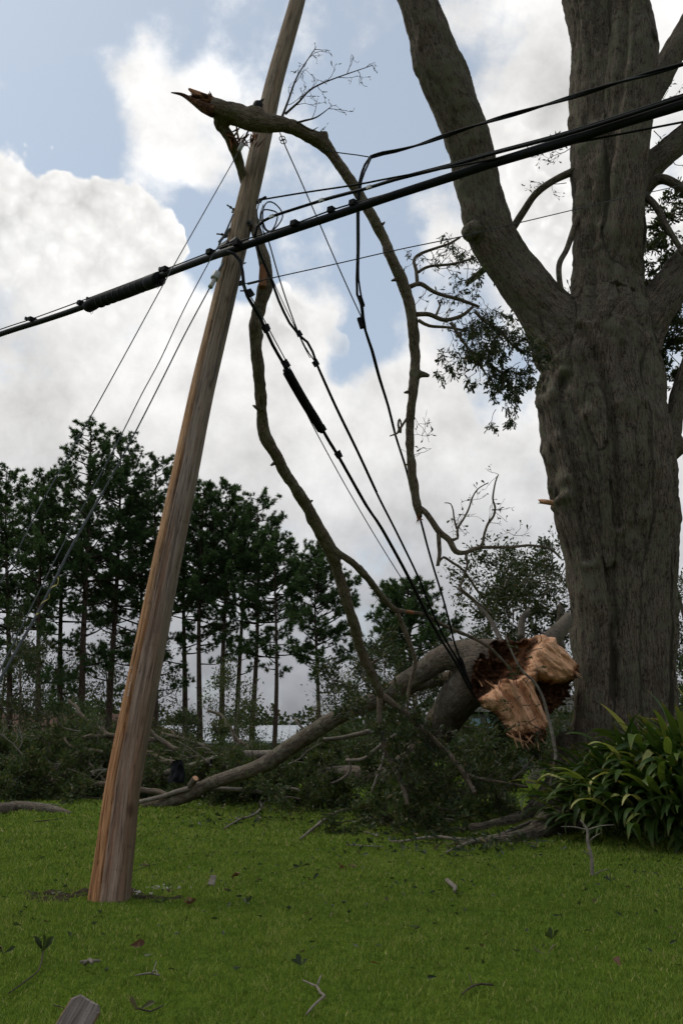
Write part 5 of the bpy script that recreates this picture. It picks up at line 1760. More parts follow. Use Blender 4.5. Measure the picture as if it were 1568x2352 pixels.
TD = [(850, 361), (880, 352), (907, 347), (960, 333), (1021, 312), (1118, 280), (1211, 253), (1312, 223), (1434, 185), (1568, 147), (1800, 75)]
C_, _r = catmull([np.array(P(x, y, tdY(x))) for x, y in TD], [1] * len(TD), .06)
T_, N_, B_ = frames(C_)
s_ = np.arange(len(C_)) * .06
for q in range(2):
    ph = q * math.pi
    pts = C_ + .011 * (np.cos(s_ * 4.5 + ph)[:, None] * N_ + np.sin(s_ * 4.5 + ph)[:, None] * B_)
    mb = MB(); V, F, B = tube(pts, [.011] * len(pts), 7, .06); mb.add(V, F, B); obj('strand', mb.mesh('strand'), M['black'], td)
mb = MB(); V, F, B = tube(C_ + .012 * np.cos(s_ * 4.5 + 1.5)[:, None] * B_, [.006] * len(C_), 6, .06); mb.add(V, F, B); obj('neutral_strand', mb.mesh('neutral_strand'), M['wire'], td)
part_line(td, 'bare_neutral', [(738, 343, 7.45), (780, 351, 7.4), (820, 356, 7.35), (850, 361, 7.3)], 'wire', r=.006)
DR = [(821, 579), (819, 640), (820, 676), (829, 700), (836, 750), (852, 801), (869, 864), (890, 930), (908, 1000), (932, 1076), (948, 1140), (966, 1197), (981, 1254), (997, 1310), (1015, 1368), (1031, 1427), (1043, 1476), (1056, 1513), (1070, 1552), (1085, 1590)]


def dY(y):
    return float(np.interp(y, [300, 560, 760, 1200, 1560, 1700], [7.3, 7.5, 8.0, 9.6, 11.65, 11.9]))


part_line(td, 'drop_strand', [(850, 361, 7.3), (838, 378, 7.3), (826, 415, 7.3), (821, 470, 7.35)] + [(x, y, dY(y)) for x, y in DR], 'black', r=.0135)
part_line(td, 'drop_strand', [(852, 362, 7.27), (843, 382, 7.27), (830, 415, 7.27), (824, 470, 7.35), (824, 560, 7.45), (823, 640, 7.55), (831, 690, 7.7), (835, 730, 7.85), (840, 760, dY(760)), (856, 806, dY(806) - .02), (873, 870, dY(870) - .02), (893, 936, dY(936) - .02), (909, 1003, dY(1003) - .02)], 'black', r=.010)
for (x, y) in ((829, 692), (828, 742)):
    block(td, 'splice_sleeve', x, y, dY(y) - .03, (.045, .045, .12), Vector(P(x + 8, y + 24, 7.8)) - Vector(P(x, y, 7.8)), 'blackmatte')

gw = thing('span_wire', 'single steel wire running down from under the caught limb to the service drop', 'wire', P(650, 320, 7.3))
part_line(gw, 'wire', [(642, 303, 7.35), (650, 322, 7.3), (657, 340, 7.3), (688, 409, 7.4), (727, 498, 7.5), (765, 586, 7.6), (807, 680, 7.8), (833, 735, 7.95)], 'wire', r=.0065)
for (x, y) in ((648, 318), (651, 325)):
    c = P(x, y, 7.25); pts = [np.array(c + Vector((math.cos(a) * .03, 0, math.sin(a) * .03))) for a in np.linspace(0, 6.28, 14)]
    mb = MB(); V, F, B = tube(pts, [.005] * 14, 5, .03); mb.add(V, F, B); obj('ring', mb.mesh('ring'), M['wire'], gw)

tw = thing('thin_wire', 'thin wire from low on the pole rising right across the oak', 'wire', P(564, 654, 7.0))
part_line(tw, 'wire', [(556, 652, 7.05), (575, 650, 7.0), (640, 635, 7.0), (776, 605, 7.0), (907, 575, 7.0), (1028, 550, 7.1), (1076, 539, 7.2), (1253, 497, 7.6), (1442, 452, 8.2), (1539, 431, 8.6), (1700, 390, 9.2)], 'wire', r=.0055)
part_line(tw, 'wrapped_end', [(568, 652, 6.99), (585, 648, 6.99), (600, 644, 6.99)], 'wire', r=.012)

# drops dragged down onto the fallen trunk
d1 = thing('service_drop', 'heavy black drop cable with long closure running from the pole to the fallen trunk', 'cable', P(555, 650, 7.0))
CL = [(520, 578), (538, 583), (552, 600), (557, 625), (560, 655), (568, 680), (583, 706), (600, 735), (625, 790), (655, 842), (700, 918), (742, 990), (758, 1018), (776, 1047), (806, 1100), (840, 1160), (874, 1211), (932, 1316), (975, 1402), (1015, 1473), (1046, 1522), (1074, 1576), (1090, 1600)]


def d1Y(y):
    return float(np.interp(y, [570, 660, 850, 1200, 1570, 1700], [6.98, 7.0, 7.7, 9.4, 11.6, 11.9]))


part_line(d1, 'cable', [(x, y, d1Y(y)) for x, y in CL], 'black', r=.0165, seg=8)
part_line(d1, 'messenger_wire', [(x, y, d1Y(y) - .02) for x, y in ((556, 655), (575, 680), (596, 715), (625, 770), (660, 835), (700, 912), (742, 985), (760, 1016), (778, 1045), (845, 1163), (878, 1212), (936, 1317), (979, 1402))], 'wire', r=.006)
part_line(d1, 'lashing_wire', [(x, y, d1Y(y)) for x, y in ((597, 733), (640, 820), (682, 905), (724, 989), (779, 1090), (812, 1148), (867, 1241), (929, 1340), (975, 1411), (1012, 1472))], 'wire', r=.006)
cl = part_line(d1, 'closure', [(x, y, d1Y(y) - .01) for x, y in ((660, 855), (664, 862), (675, 882), (700, 925), (725, 965), (733, 979), (738, 986))], 'blackmatte', r=.050, seg=14, step=.05)
for (xa, ya, xb, yb) in ((656, 848, 662, 858), (735, 981, 741, 991)):
    (V, F, B), p = line([(xa, ya, d1Y(ya) - .01), (xb, yb, d1Y(yb) - .01)], None, .034, 12, .05)
    mb = MB(); mb.add(V, F, B); obj('end_cap', mb.mesh('end_cap'), M['black'], cl)
for (x, y) in ((573, 676), (611, 757), (656, 839), (741, 987), (777, 1048)):
    block(d1, 'cable_clamp', x, y - 3, d1Y(y) - .03, (.05, .06, .07), Vector((.5, .3, -.8)), 'blackmatte', .004)

d2 = thing('second_service_drop', 'black drop cable with a slack loop right of the closure cable', 'cable', P(616, 551, 7.0))


def d2Y(y):
    return float(np.interp(y, [540, 770, 1200, 1545, 1700], [7.0, 7.5, 9.5, 11.6, 11.9]))


part_line(d2, 'cable', [(x, y, d2Y(y)) for x, y in ((590, 560), (594, 575), (606, 604), (623, 642), (640, 690), (665, 742), (689, 772), (706, 786), (718, 808), (729, 840), (772, 937), (821, 1038), (866, 1135), (901, 1204), (917, 1236), (960, 1325), (985, 1387), (1018, 1461), (1049, 1513), (1070, 1550), (1086, 1582))], 'black', r=.0135)
part_line(d2, 'messenger_wire', [(x, y, d2Y(y)) for x, y in ((604, 530), (616, 551), (640, 635), (665, 711), (690, 776), (710, 812), (729, 838), (772, 932), (821, 1033), (866, 1130))], 'wire', r=.007)
part_line(d2, 'tie_wire', [(x, y, d2Y(y)) for x, y in ((625, 640), (655, 706), (684, 764), (695, 790), (712, 822))], 'wire', r=.0045)
for (x, y) in ((687, 766), (726, 834)):
    block(d2, 'cable_clamp', x, y, d2Y(y) - .02, (.04, .05, .06), Vector((.5, .3, -.8)), 'blackmatte', .004)
bx = thing('terminal_box', 'small black terminal box where the drops meet the fallen trunk', 'terminal box', P(1056, 1525, 11.6))
(V, F, B), p = line([(1052, 1512, 11.5), (1056, 1518, 11.5), (1064, 1545, 11.55), (1066, 1552, 11.56)], None, .045, 10, .03)
mb = MB(); mb.add(V, F, B); obj('housing', mb.mesh('housing'), M['blackmatte'], bx)
(V, F, B), p = line([(1065, 1552, 11.56), (1075, 1578, 11.6)], None, .02, 8, .05)
mb = MB(); mb.add(V, F, B); obj('tail', mb.mesh('tail'), M['black'], bx)

# guy wires to the left
def gY(x):
    return float(np.interp(x, [-700, 0, 550], [4.6, 5.9, 7.1]))


for (nm, lab, pts, r, ext) in (
        ('upper', 'uppermost guy wire, from the split limb down to the left', [(556, 332), (536, 370), (471, 484), (386, 634), (293, 804), (197, 978), (100, 1149), (42, 1263), (0, 1340)], .0052, (-560, 2300)),
        ('middle', 'thin middle guy wire of the three left of the pole', [(536, 492), (509, 553), (490, 584), (424, 708), (370, 823), (325, 907), (282, 993), (229, 1094), (161, 1221), (98, 1344), (0, 1542)], .0052, (-300, 2150)),
        ('lower', 'lowest guy wire with grey insulator and frayed yellow marker', [(513, 604), (494, 634), (484, 657), (424, 769), (370, 877), (301, 1012), (231, 1140), (170, 1246), (131, 1323), (85, 1412), (0, 1562)], .0068, (-310, 2130))):
    t = thing('guy_wire', lab, 'guy wire', P(pts[0][0], pts[0][1], gY(pts[0][0])), 'guy wires of the pole')
    part_line(t, 'wire', [(x, y, gY(x)) for x, y in pts + [ext]], 'steel', r=r, seg=6)
    if nm == 'lower':
        part_line(t, 'insulator', [(x, y, gY(x) - .02) for x, y in ((500, 630), (496, 636), (492, 643), (485, 656), (483, 660))], 'porc', rpx=5.5, seg=10, step=.03).scale = (1, 1, 1)
        part_line(t, 'insulator_head', [(500, 627, gY(500) - .02), (492, 641, gY(492) - .02)], 'porc', rpx=9, seg=12, step=.02)
        part_line(t, 'strain_link', [(513, 604, gY(513) - .03), (505, 618, gY(505) - .02), (499, 630, gY(499) - .02)], 'steel', r=.012, seg=7)
        part_line(t, 'guard_sleeve', [(x, y, gY(x)) for x, y in ((238, 1128), (170, 1246), (131, 1323), (85, 1412), (0, 1562), (-60, 1670))], 'steel', r=.0105, seg=8)
        # spiral of yellow marker film
        C_, _ = catmull([np.array(P(x, y, gY(x) - .01)) for x, y in ((139, 1324), (131, 1337), (85, 1410))], [1, 1, 1], .008)
        T_, N_, B_ = frames(C_)
        s_ = np.arange(len(C_)) * .008
        ph = s_ * 52
        c1 = C_ + .014 * (np.cos(ph)[:, None] * N_ + np.sin(ph)[:, None] * B_)
        c2 = c1 + T_ * .016
        c3 = c2 + (c2 - C_) * .12
        V = np.concatenate([c1, c2]); n = len(C_)
        i = np.arange(n - 1)
        mb = MB(); mb.add(V, [np.stack([i, i + 1, n + i + 1, n + i], 1)])
        o = obj('marker_film', mb.mesh('marker_film'), mat_flat('yellow_film', (.55, .46, .16), .6, 0, .3, 30), t)
        o['label'] = 'frayed yellow plastic film spiralled on the wire'
        block(t, 'film_clip', 140, 1322, gY(140) - .02, (.018, .006, .018), (1, 0, 1), 'alu')
    if nm == 'upper':
        part_line(t, 'insulator', [(557, 330, gY(550) - .05), (553, 338, gY(550) - .04), (549, 346, gY(550) - .03)], 'porc', rpx=5, seg=9, step=.02)
        part_line(t, 'strain_link', [(572, 296, 7.25), (565, 312, 7.2), (556, 332, 7.1)], 'steel', r=.011, seg=6)
    if nm == 'middle':
        part_line(t, 'grip', [(x, y, gY(x)) for x, y in ((536, 492), (520, 530), (503, 562))], 'steel', r=.009, seg=6)

# ------------------------------------------------------------------ limb broken off and caught on the pole
hl = thing('broken_limb', 'long forked oak limb snapped off and hanging over the pole and wires', 'branch', P(873, 1690, 11.0))
S, SUB, NAMES = [], [], {}
HB = [(482, 243, 16, 7.03), (500, 249, 22, 7.05), (542, 263, 24, 7.1), (596, 281, 24, 7.12), (646, 285, 17, 7.2), (680, 298, 15, 7.3), (727, 321, 18, 7.45), (748, 338, 17, 7.5), (765, 358, 13.5, 7.55), (800, 409, 12.5, 7.6), (835, 463, 12.5, 7.7),
      (856, 500, 12, 7.75), (881, 549, 12, 7.85), (901, 598, 12.5, 7.9), (922, 644, 14, 8.0), (939, 695, 13, 8.1), (948, 755, 13.5, 8.2), (953, 815, 12.5, 8.3), (952, 858, 12, 8.35), (947, 910, 12, 8.4), (942, 961, 10.5, 8.5), (941, 1015, 10, 8.55), (944, 1066, 11, 8.6), (949, 1117, 10, 8.7), (959, 1168, 10, 8.75), (964, 1190, 6, 8.8)]
ad(0, 'stem', HB)
ad(0, 'stem', [(740, 330, 12, 7.45), (745, 312, 9, 7.42), (744, 302, 8, 7.4)])
ad(0, 'stem', [(953, 857, 10, 8.35), (970, 860, 8, 8.33), (986, 864, 4, 8.32)])
ad(1, 'fork', [(520, 270, 18, 7.12), (500, 283, 11, 7.15), (520, 305, 13, 7.22), (535, 334, 13, 7.32), (548, 370, 12, 7.5), (560, 412, 11, 7.62), (572, 450, 11, 7.65), (582, 500, 12, 7.62), (589, 532, 13, 7.5), (597, 560, 13, 7.45), (606, 595, 14, 7.45), (611, 628, 16, 7.5), (607, 665, 15.5, 7.55), (596, 703, 15, 7.6), (588, 745, 16, 7.65), (587, 790, 14, 7.75),
              (594, 857, 13.5, 7.9), (600, 926, 14, 8.1), (603, 975, 14, 8.25), (614, 1013, 15, 8.35), (637, 1049, 13, 8.5), (655, 1087, 14, 8.65), (679, 1122, 13, 8.8), (703, 1162, 14, 9.0), (728, 1208, 14, 9.2), (758, 1263, 15, 9.45), (775, 1313, 12.5, 9.7), (793, 1371, 12, 9.9), (809, 1428, 11, 10.15), (824, 1477, 11, 10.4), (840, 1521, 12, 10.6), (864, 1572, 10, 10.85), (875, 1600, 9, 11.0)])
ad(2, 'side_limb', [(765, 1262, 10, 9.45), (778, 1271, 8, 9.5), (809, 1292, 8, 9.65), (840, 1323, 8, 9.85), (870, 1362, 8, 10.1), (903, 1398, 7.5, 10.35), (930, 1405, 5, 10.5), (975, 1412, 5, 10.75), (1012, 1433, 5, 11.0), (1052, 1451, 5, 11.2), (1091, 1468, 4.5, 11.35), (1130, 1493, 4, 11.45), (1175, 1540, 3, 11.5)])


def limb_disp(V, bark, r, ids):
    lump = fbm(V * 7, 3, 71)
    ring = fbm(np.stack([bark[:, 0] * 20, bark[:, 1] * 20, bark[:, 2] * 14], -1), 3, 73)
    knot = np.clip(fbm(V * 4.5 + 3, 2, 77) - .25, 0, 1)
    return r * (.20 * lump + .12 * ring + .9 * knot)


woody(hl, S, M['limb'], .013, 2, limb_disp, NAMES, SUB)
for (lst, nm, sd) in (([(873, 1595, 8, 11.0), (871, 1640, 6, 11.0), (874, 1680, 6, 11.0), (885, 1720, 6, 11.0), (905, 1765, 6, 10.9), (925, 1810, 6, 10.8), (935, 1850, 5, 10.7)], 'lower_branch', 1),
                      ([(875, 1597, 9, 11.0), (900, 1614, 7, 11.0), (935, 1642, 7, 11.0), (975, 1680, 7, 11.0), (1015, 1718, 7, 11.0), (1050, 1756, 6, 10.9), (1075, 1795, 6, 10.8), (1090, 1822, 5, 10.7)], 'lower_branch', 2),
                      ([(1062, 1776, 4, 10.9), (1100, 1788, 4, 11.0), (1150, 1797, 3.5, 11.1), (1210, 1808, 3, 11.2)], 'lower_branch', 3),
                      ([(912, 1410, 6, 10.4), (922, 1432, 6, 10.5), (938, 1473, 6, 10.6), (953, 1516, 5, 10.7), (948, 1550, 5, 10.75), (938, 1588, 4, 10.8), (935, 1640, 3, 10.8)], 'side_branch', 4),
                      ([(962, 1168, 8, 8.75), (975, 1176, 7, 8.75), (990, 1195, 7, 8.75), (1009, 1222, 8, 8.8), (1031, 1240, 7.5, 8.8), (1046, 1266, 7, 8.8), (1068, 1269, 5, 8.85), (1093, 1259, 4.5, 8.9), (1123, 1257, 4, 8.95), (1170, 1257, 3.5, 9.0), (1216, 1253, 3, 9.1), (1262, 1261, 3, 9.2), (1287, 1282, 2.5, 9.3)], 'side_branch', 5),
                      ([(1006, 1226, 5, 8.8), (1008, 1255, 5, 8.8), (1009, 1272, 4.5, 8.8), (1005, 1299, 4, 8.8)], 'side_branch', 6),
                      ([(1008, 1290, 3, 8.8), (1018, 1280, 3, 8.8), (1035, 1290, 3, 8.85), (1062, 1309, 3, 8.9), (1085, 1340, 3, 9.0), (1105, 1370, 2.5, 9.1)], 'side_branch', 7),
                      ([(1069, 1270, 3, 8.85), (1072, 1300, 3, 8.85), (1062, 1330, 2.5, 8.9), (1058, 1350, 2.5, 8.9), (1085, 1375, 2.5, 9.0), (1130, 1410, 2, 9.1)], 'side_branch', 8),
                      ([(1068, 1270, 3.5, 8.85), (1104, 1253, 3.5, 8.9), (1112, 1225, 3, 8.9), (1120, 1203, 3, 8.9), (1133, 1185, 2.7, 8.9), (1136, 1165, 2.5, 8.9), (1131, 1145, 2.2, 8.9), (1137, 1107, 1.8, 8.9), (1143, 1092, 1.3, 8.9)], 'side_branch', 9),
                      ([(1034, 1240, 4, 8.8), (1050, 1236, 3.5, 8.78), (1050, 1215, 3, 8.77), (1065, 1190, 2.6, 8.76), (1076, 1168, 2.2, 8.75), (1085, 1141, 1.8, 8.75), (1098, 1122, 1.4, 8.75), (1120, 1109, 1, 8.75)], 'side_branch', 10),
                      ([(1048, 1215, 2.3, 8.78), (1042, 1190, 2, 8.76), (1040, 1172, 1.7, 8.74), (1034, 1157, 1.3, 8.72), (1022, 1155, 1, 8.7)], 'side_branch', 11),
                      ([(935, 960, 3, 8.45), (915, 990, 3, 8.4), (912, 995, 2.5, 8.4), (905, 998, 2, 8.4), (896, 1001, 1.3, 8.4)], 'side_branch', 12),
                      ([(918, 994, 3, 8.42), (914, 975, 2.5, 8.4), (917, 962, 2.3, 8.4), (921, 975, 2, 8.4), (920, 993, 2, 8.4)], 'side_branch', 13)):
    p, r = stroke(lst)
    V, F, B = tube(p, r, 8, .035, .22, 7, 90 + sd, jag=.012)
    mb = MB(); mb.add(V, F, B); obj(nm, mb.mesh(nm), M['limb'], hl)
for (x, y, Y, dx, dy, L, w) in ((806, 405, 7.6, -18, -6, 1, 4), (868, 520, 7.8, 14, -8, 1, 4), (917, 640, 8.0, -16, 4, 1, 4.5), (601, 940, 8.1, -18, -8, 1, 5), (640, 1060, 8.55, -16, 8, 1, 5), (745, 1240, 9.35, -14, 10, 1, 4), (790, 1360, 9.9, 16, -6, 1, 4), (818, 1455, 10.3, -12, 6, 1, 4),
                                 (590, 760, 7.7, -16, -10, 1, 5), (943, 900, 8.4, -14, 2, 1, 4), (700, 1160, 9.0, 16, -10, 1, 4.5), (845, 1530, 10.65, 20, -16, 1, 4)):
    p, r = stroke([(x, y, w * 1.3, Y), (x + dx * .6, y + dy * .5, w, Y - .03), (x + dx, y + dy, w * .5, Y - .05)])
    V, F, B = tube(p, r, 7, .02, .35, 8, int(x), jag=.02)
    mb = MB(); mb.add(V, F, B); obj('stub', mb.mesh('stub'), M['limb'], hl)
# splintered upper ends
rng = np.random.default_rng(61)


def splints(parent, root, d, n, L, r, spread, lab, name='splinter', darkp=.35):
    mb = MB()
    for _ in range(n):
        a = np.array(root) + rng.normal(0, spread, 3)
        dd = np.array(d) + rng.normal(0, .16, 3); dd /= np.linalg.norm(dd)
        l = L * rng.uniform(.4, 1.15)
        V, F, B = tube([a - dd * l * .45, a, a + dd * l * .5, a + dd * l], [r * .8, r, r * .6, r * .12], 5, .03, .35, 8, 3)
        mb.add(V, F, B, .9 if rng.random() < darkp else .35)
    o = obj(name, mb.mesh(name, False), M['split'], parent)
    if lab: o['label'] = lab
    return o


a, b_ = np.array(P(470, 238, 7.0)), np.array(P(434, 206, 7.0))
dtop = (b_ - a) / np.linalg.norm(b_ - a)
splints(hl, P(474, 226, 6.97), dtop + [-.5, 0, -.05], 16, .075, .016, .016, 'raw orange broken end of the limb', darkp=.4)
p, r = stroke([(488, 234, 13, 7.04), (468, 224, 11, 7.03), (448, 213, 7, 7.03), (434, 204, 2.5, 7.03)])
V, F, B = tube(p, r, 9, .02, .45, 9, 6); mb = MB(); mb.add(V, F, B, .25); obj('splinter', mb.mesh('splinter'), M['split'], hl)
splints(hl, P(484, 222, 7.0), (-.3, 0, .5), 7, .05, .010, .012, 'short torn teeth on top of the broken end', darkp=.5)
splints(hl, P(452, 222, 6.99), dtop + [-.55, 0, -.25], 9, .085, .013, .010, 'upper torn tooth of the broken end', darkp=.5)
p, r = stroke([(490, 258, 12, 7.0), (466, 246, 11, 7.0), (442, 231, 7.5, 7.0), (418, 217, 4, 7.0), (393, 212.5, 1, 7.0)])
V, F, B = tube(p, r, 8, .02, .35, 8, 4); mb = MB(); mb.add(V, F, B, .7); obj('splinter', mb.mesh('splinter'), M['split'], hl)
splints(hl, P(535, 312, 7.2), np.array(P(550, 350, 7.2)) - np.array(P(525, 290, 7.2)), 12, .12, .010, .03, 'torn orange wood inside the fork', darkp=.5)
splints(hl, P(585, 318, 7.08), np.array(P(580, 345, 7.1)) - np.array(P(585, 300, 7.1)), 16, .11, .008, .035, 'hanging shreds under the limb', darkp=.6)
splints(hl, P(553, 330, 7.15), np.array(P(566, 300, 7.1)) - np.array(P(552, 345, 7.1)), 10, .12, .009, .02, 'torn fibres beside the insulator', darkp=.5)
splints(hl, P(964, 1188, 8.78), np.array(P(967, 1205, 8.8)) - np.array(P(962, 1170, 8.8)), 9, .09, .008, .012, 'frayed lower tip of the limb', darkp=.4)
# bark rubbed off
for (pts_, rp) in (([(605, 612), (603, 640), (603, 660)], 9), ([(925, 1404), (940, 1406), (950, 1408)], 4.4)):
    Yb = 7.41 if pts_[0][0] < 700 else 10.5
    (V, F, B), _p = line([(x, y, Yb) for x, y in pts_], rp, None, 9, .02)
    mb = MB(); mb.add(V, F, B, .35)
    obj('stripped_patch', mb.mesh('stripped_patch'), M['split'], hl)['label'] = 'orange patch rubbed bare of bark'
# bare twigs at the top of the limb
tw_ = []
for (x, y, ex, ey, L) in ((648, 268, 725, 110, 0), (655, 262, 855, 150, 0), (682, 282, 760, 245, 0), (690, 285, 730, 292, 0)):
    a = np.array(P(x, y, 7.2)); e = np.array(P(ex, ey, 7.1))
    mid = (a + e) / 2 + rng.normal(0, .05, 3)
    V, F, B = tube([a, a * .6 + mid * .4, mid, e], [.014, .011, .008, .003], 6, .04, .15, 6, int(x)); mb = MB(); mb.add(V, F, B)
    tpart = obj('twig', mb.mesh('twig'), M['twig'], hl)
    C_, _r = catmull([a, mid, e], [1, 1, 1], .05)
    st = []
    for i in range(3, len(C_) - 1, 2):
        d = (e - a) / np.linalg.norm(e - a) + rng.normal(0, .6, 3)
        st.append((C_[i], d, rng.uniform(.08, .26), .004))
    twigs(hl, rng, st, M['twig'], 'oakleaf', 1, .04, 1, .30, .2, .05, 2, ('twigs', 'leaf_spray'), leafprob=.45, clump=.004)
# leafy sprays hanging between limb and oak
st = []
BR = [([(942, 658), (965, 652), (1000, 672), (1060, 690), (1100, 705)], 6), ([(958, 655), (955, 620), (950, 598), (965, 583), (1000, 570), (1030, 560), (1056, 545)], 4.5), ([(960, 625), (985, 612), (1040, 606), (1090, 592)], 4),
      ([(957, 722), (985, 722), (1020, 735), (1060, 725), (1085, 705)], 6), ([(960, 735), (985, 748), (1030, 752), (1070, 760)], 4.5), ([(1000, 726), (1010, 700), (1005, 690)], 3), ([(1035, 740), (1060, 780), (1090, 820), (1115, 860)], 4), ([(1090, 715), (1115, 740), (1150, 760), (1180, 800)], 4)]
for (pts_, hw) in BR:
    p, r = stroke([(x, y, hw * (1 - .5 * i / len(pts_)), 8.1 + .14 * (x - 940) / 100) for i, (x, y) in enumerate(pts_)])
    V, F, B = tube(p, r, 7, .04, .2, 6, int(pts_[0][1])); mb = MB(); mb.add(V, F, B); obj('side_branch', mb.mesh('side_branch'), M['limb'], hl)
    C_, _ = catmull(p, r, .08)
    for c in C_[2:]:
        if rng.random() < .75:
            st.append((c, np.array([.4, rng.normal(0, .5), -.3]) + rng.normal(0, .7, 3), rng.uniform(.15, .34), .005))
twigs(hl, rng, st, M['twig'], 'oakleaf', 2, .06, 1, .28, .3, -.1, 2, leafprob=.38, droop=.7, clump=.006)
st = []
for (x, y, n) in ((1085, 740, 8), (1130, 755, 9), (1165, 780, 9), (1190, 830, 7), (1120, 800, 9), (1085, 800, 5), (1150, 850, 5), (1175, 890, 4), (1165, 930, 3), (1110, 850, 5), (1060, 790, 5), (1110, 700, 6), (1075, 580, 4), (1085, 610, 3), (1210, 790, 6), (1140, 880, 5), (1050, 860, 2), (1215, 840, 4)):
    for _ in range(n):
        st.append((np.array(P(x + rng.normal(0, 12), y + rng.normal(0, 12), 8.4 + rng.normal(0, .25))), np.array([.1, 0, -.6]) + rng.normal(0, .6, 3), .22, .004))
twigs(hl, rng, st, M['twig'], 'oakleaf', 1, .060, 4, .34, .3, -.1, 2, ('twigs', 'leaf_cluster'), droop=.6, tmpl=LEAF4, clump=.012)
st = []
for (x, y, Y, n) in ((1145, 1090, 8.9, 2), (960, 975, 8.6, 3), (968, 1000, 8.6, 3), (965, 1040, 8.6, 3), (1080, 1150, 8.75, 3), (1120, 1200, 8.9, 3), (1060, 1180, 8.77, 3), (1110, 1230, 8.9, 2), (1130, 1170, 8.9, 3), (1045, 1200, 8.8, 3), (1180, 1230, 9.0, 3)):
    for _ in range(n):
        st.append((np.array(P(x, y, Y)), rng.normal(0, 1, 3) + [.2, 0, .2], rng.uniform(.10, .24), .003))
twigs(hl, rng, st, M['twig'], 'oakleaf', 1, .055, 1, .38, .25, .05, 2, leafprob=.22, tmpl=LEAF4, clump=.004)
# leafy shoots where the lower branches reach the brush
st = []
for (x, y, Y, n) in ((935, 1660, 10.9, 5), (900, 1700, 10.9, 5), (960, 1720, 10.8, 5), (1000, 1690, 10.9, 5), (925, 1780, 10.8, 5), (860, 1720, 11.0, 4), (1040, 1760, 10.8, 4), (1080, 1810, 10.7, 4), (1120, 1790, 11.0, 3)):
    for _ in range(n):
        st.append((np.array(P(x + rng.normal(0, 12), y + rng.normal(0, 12), Y)), rng.normal(0, 1, 3), .32, .006))
twigs(hl, rng, st, M['twig'], 'oakleaf', 2, .075, 2, .42, .3, 0, 2, ('twigs', 'leaf_spray'), clump=.015)


# ------------------------------------------------------------------ clump of broad strap leaves at the foot of the oak
def blade_mesh(name, L, W, arch, twist, seed, pet=.22):
    """stalked strap leaf growing up +Z and arching towards +Y"""
    n = 11
    V, Rv = [], []
    p = np.array([0., 0., 0.]); a = .08
    for i in range(n + 1):
        f = i / n
        if f < pet:
            w = .012
        else:
            g = (f - pet) / (1 - pet)
            w = W * (math.sin(math.pi * min(1, g ** .66)) ** .9) * .5 + .004
        tw = twist * f
        side = np.array([math.cos(tw), math.sin(tw) * math.cos(a), math.sin(tw) * math.sin(a)])
        nrm = np.array([0, -math.cos(a), math.sin(a)])
        V += [p - side * w + nrm * w * .28, p - nrm * w * .10, p + side * w + nrm * w * .28]
        Rv += [f, f, f]
        a += arch / n * (.35 + 1.3 * f)
        p = p + np.array([0, math.sin(a), math.cos(a)]) * (L / n)
    i = np.arange(n)[:, None] * 3
    F = np.concatenate([i + [[0, 1, 4, 3]], i + [[1, 2, 5, 4]]])
    return mesh_np(name, np.array(V), [F], {'rnd': ('FLOAT', np.array(Rv)), 'bark': ('FLOAT_VECTOR', np.array(V))})


def mat_strap(name, lo, mid, hi, tip):
    m, k, b = new_mat(name)
    oi = k.new('ShaderNodeObjectInfo').outputs['Random']
    f = attr(k, 'rnd', 'Fac')
    v = attr(k, 'bark')
    col = k.ramp(oi, [(0, lo), (.55, mid), (1, hi)])
    st = k.noise(k.vm('MULTIPLY', v, (1, .04, .04)), 70, 2, .5)
    col = k.mix(k.ss(st, .42, .62, 0, .35), col, k.vm('SCALE', col, sc=1.5))
    nb = k.noise(v, 7, 4, .6)
    col = k.mix(k.m('MULTIPLY', k.ss(f, .82, 1.0), k.ss(nb, .45, .6, 0, .9)), col, tip)
    k.l.new(col, b.inputs['Base Color'])
    b.inputs['Roughness'].default_value = .5
    b.inputs['Specular IOR Level'].default_value = .18
    k.l.new(k.bump(st, .3, .004), b.inputs['Normal'])
    t = k.new('ShaderNodeBsdfTranslucent'); k.l.new(k.vm('MULTIPLY', col, (1.5, 1.5, .8)), t.inputs[0])
    mx = k.new('ShaderNodeMixShader'); mx.inputs[0].default_value = .25
    k.l.new(b.outputs[0], mx.inputs[1]); k.l.new(t.outputs[0], mx.inputs[2])
    k.l.new(mx.outputs[0], k.n['Material Output'].inputs[0])
    return m


mg = mat_strap('strap_leaf_green', (.016, .036, .008), (.044, .080, .014), (.125, .165, .034), (.24, .16, .06))
my = mat_strap('strap_leaf_yellow_lit', (.12, .17, .035), (.26, .28, .085), (.44, .41, .16), (.40, .28, .10))  # yellowish leaves: sunlit highlights of the clump put into their colour
mbr = mat_strap('strap_leaf_brown', (.07, .040, .016), (.13, .075, .030), (.18, .11, .05), (.10, .05, .02))
rng = np.random.default_rng(81)
pl = thing('strap_leaf_plant', 'dense clump of dark green broad strap leaves at the foot of the oak', 'plant', G(1420, 1960))
BM = []
for (L, W, ar, tw, s) in ((.74, .082, .7, .2, 1), (.82, .090, 1.1, -.3, 2), (.78, .080, 1.6, .4, 3), (.70, .088, 2.1, -.2, 4), (.86, .094, .5, .5, 5), (.66, .076, 1.3, -.6, 6), (.80, .088, 2.4, .3, 7)):
    for m_ in (mg, my, mbr):
        me = blade_mesh('leaf', L, W, ar, tw, s); me.materials.append(m_)
        BM.append((me, m_, ar))


DOME_C, DOME_R = Vector((4.45, 10.5, 0.0)), Vector((2.6, 2.75, 1.55))


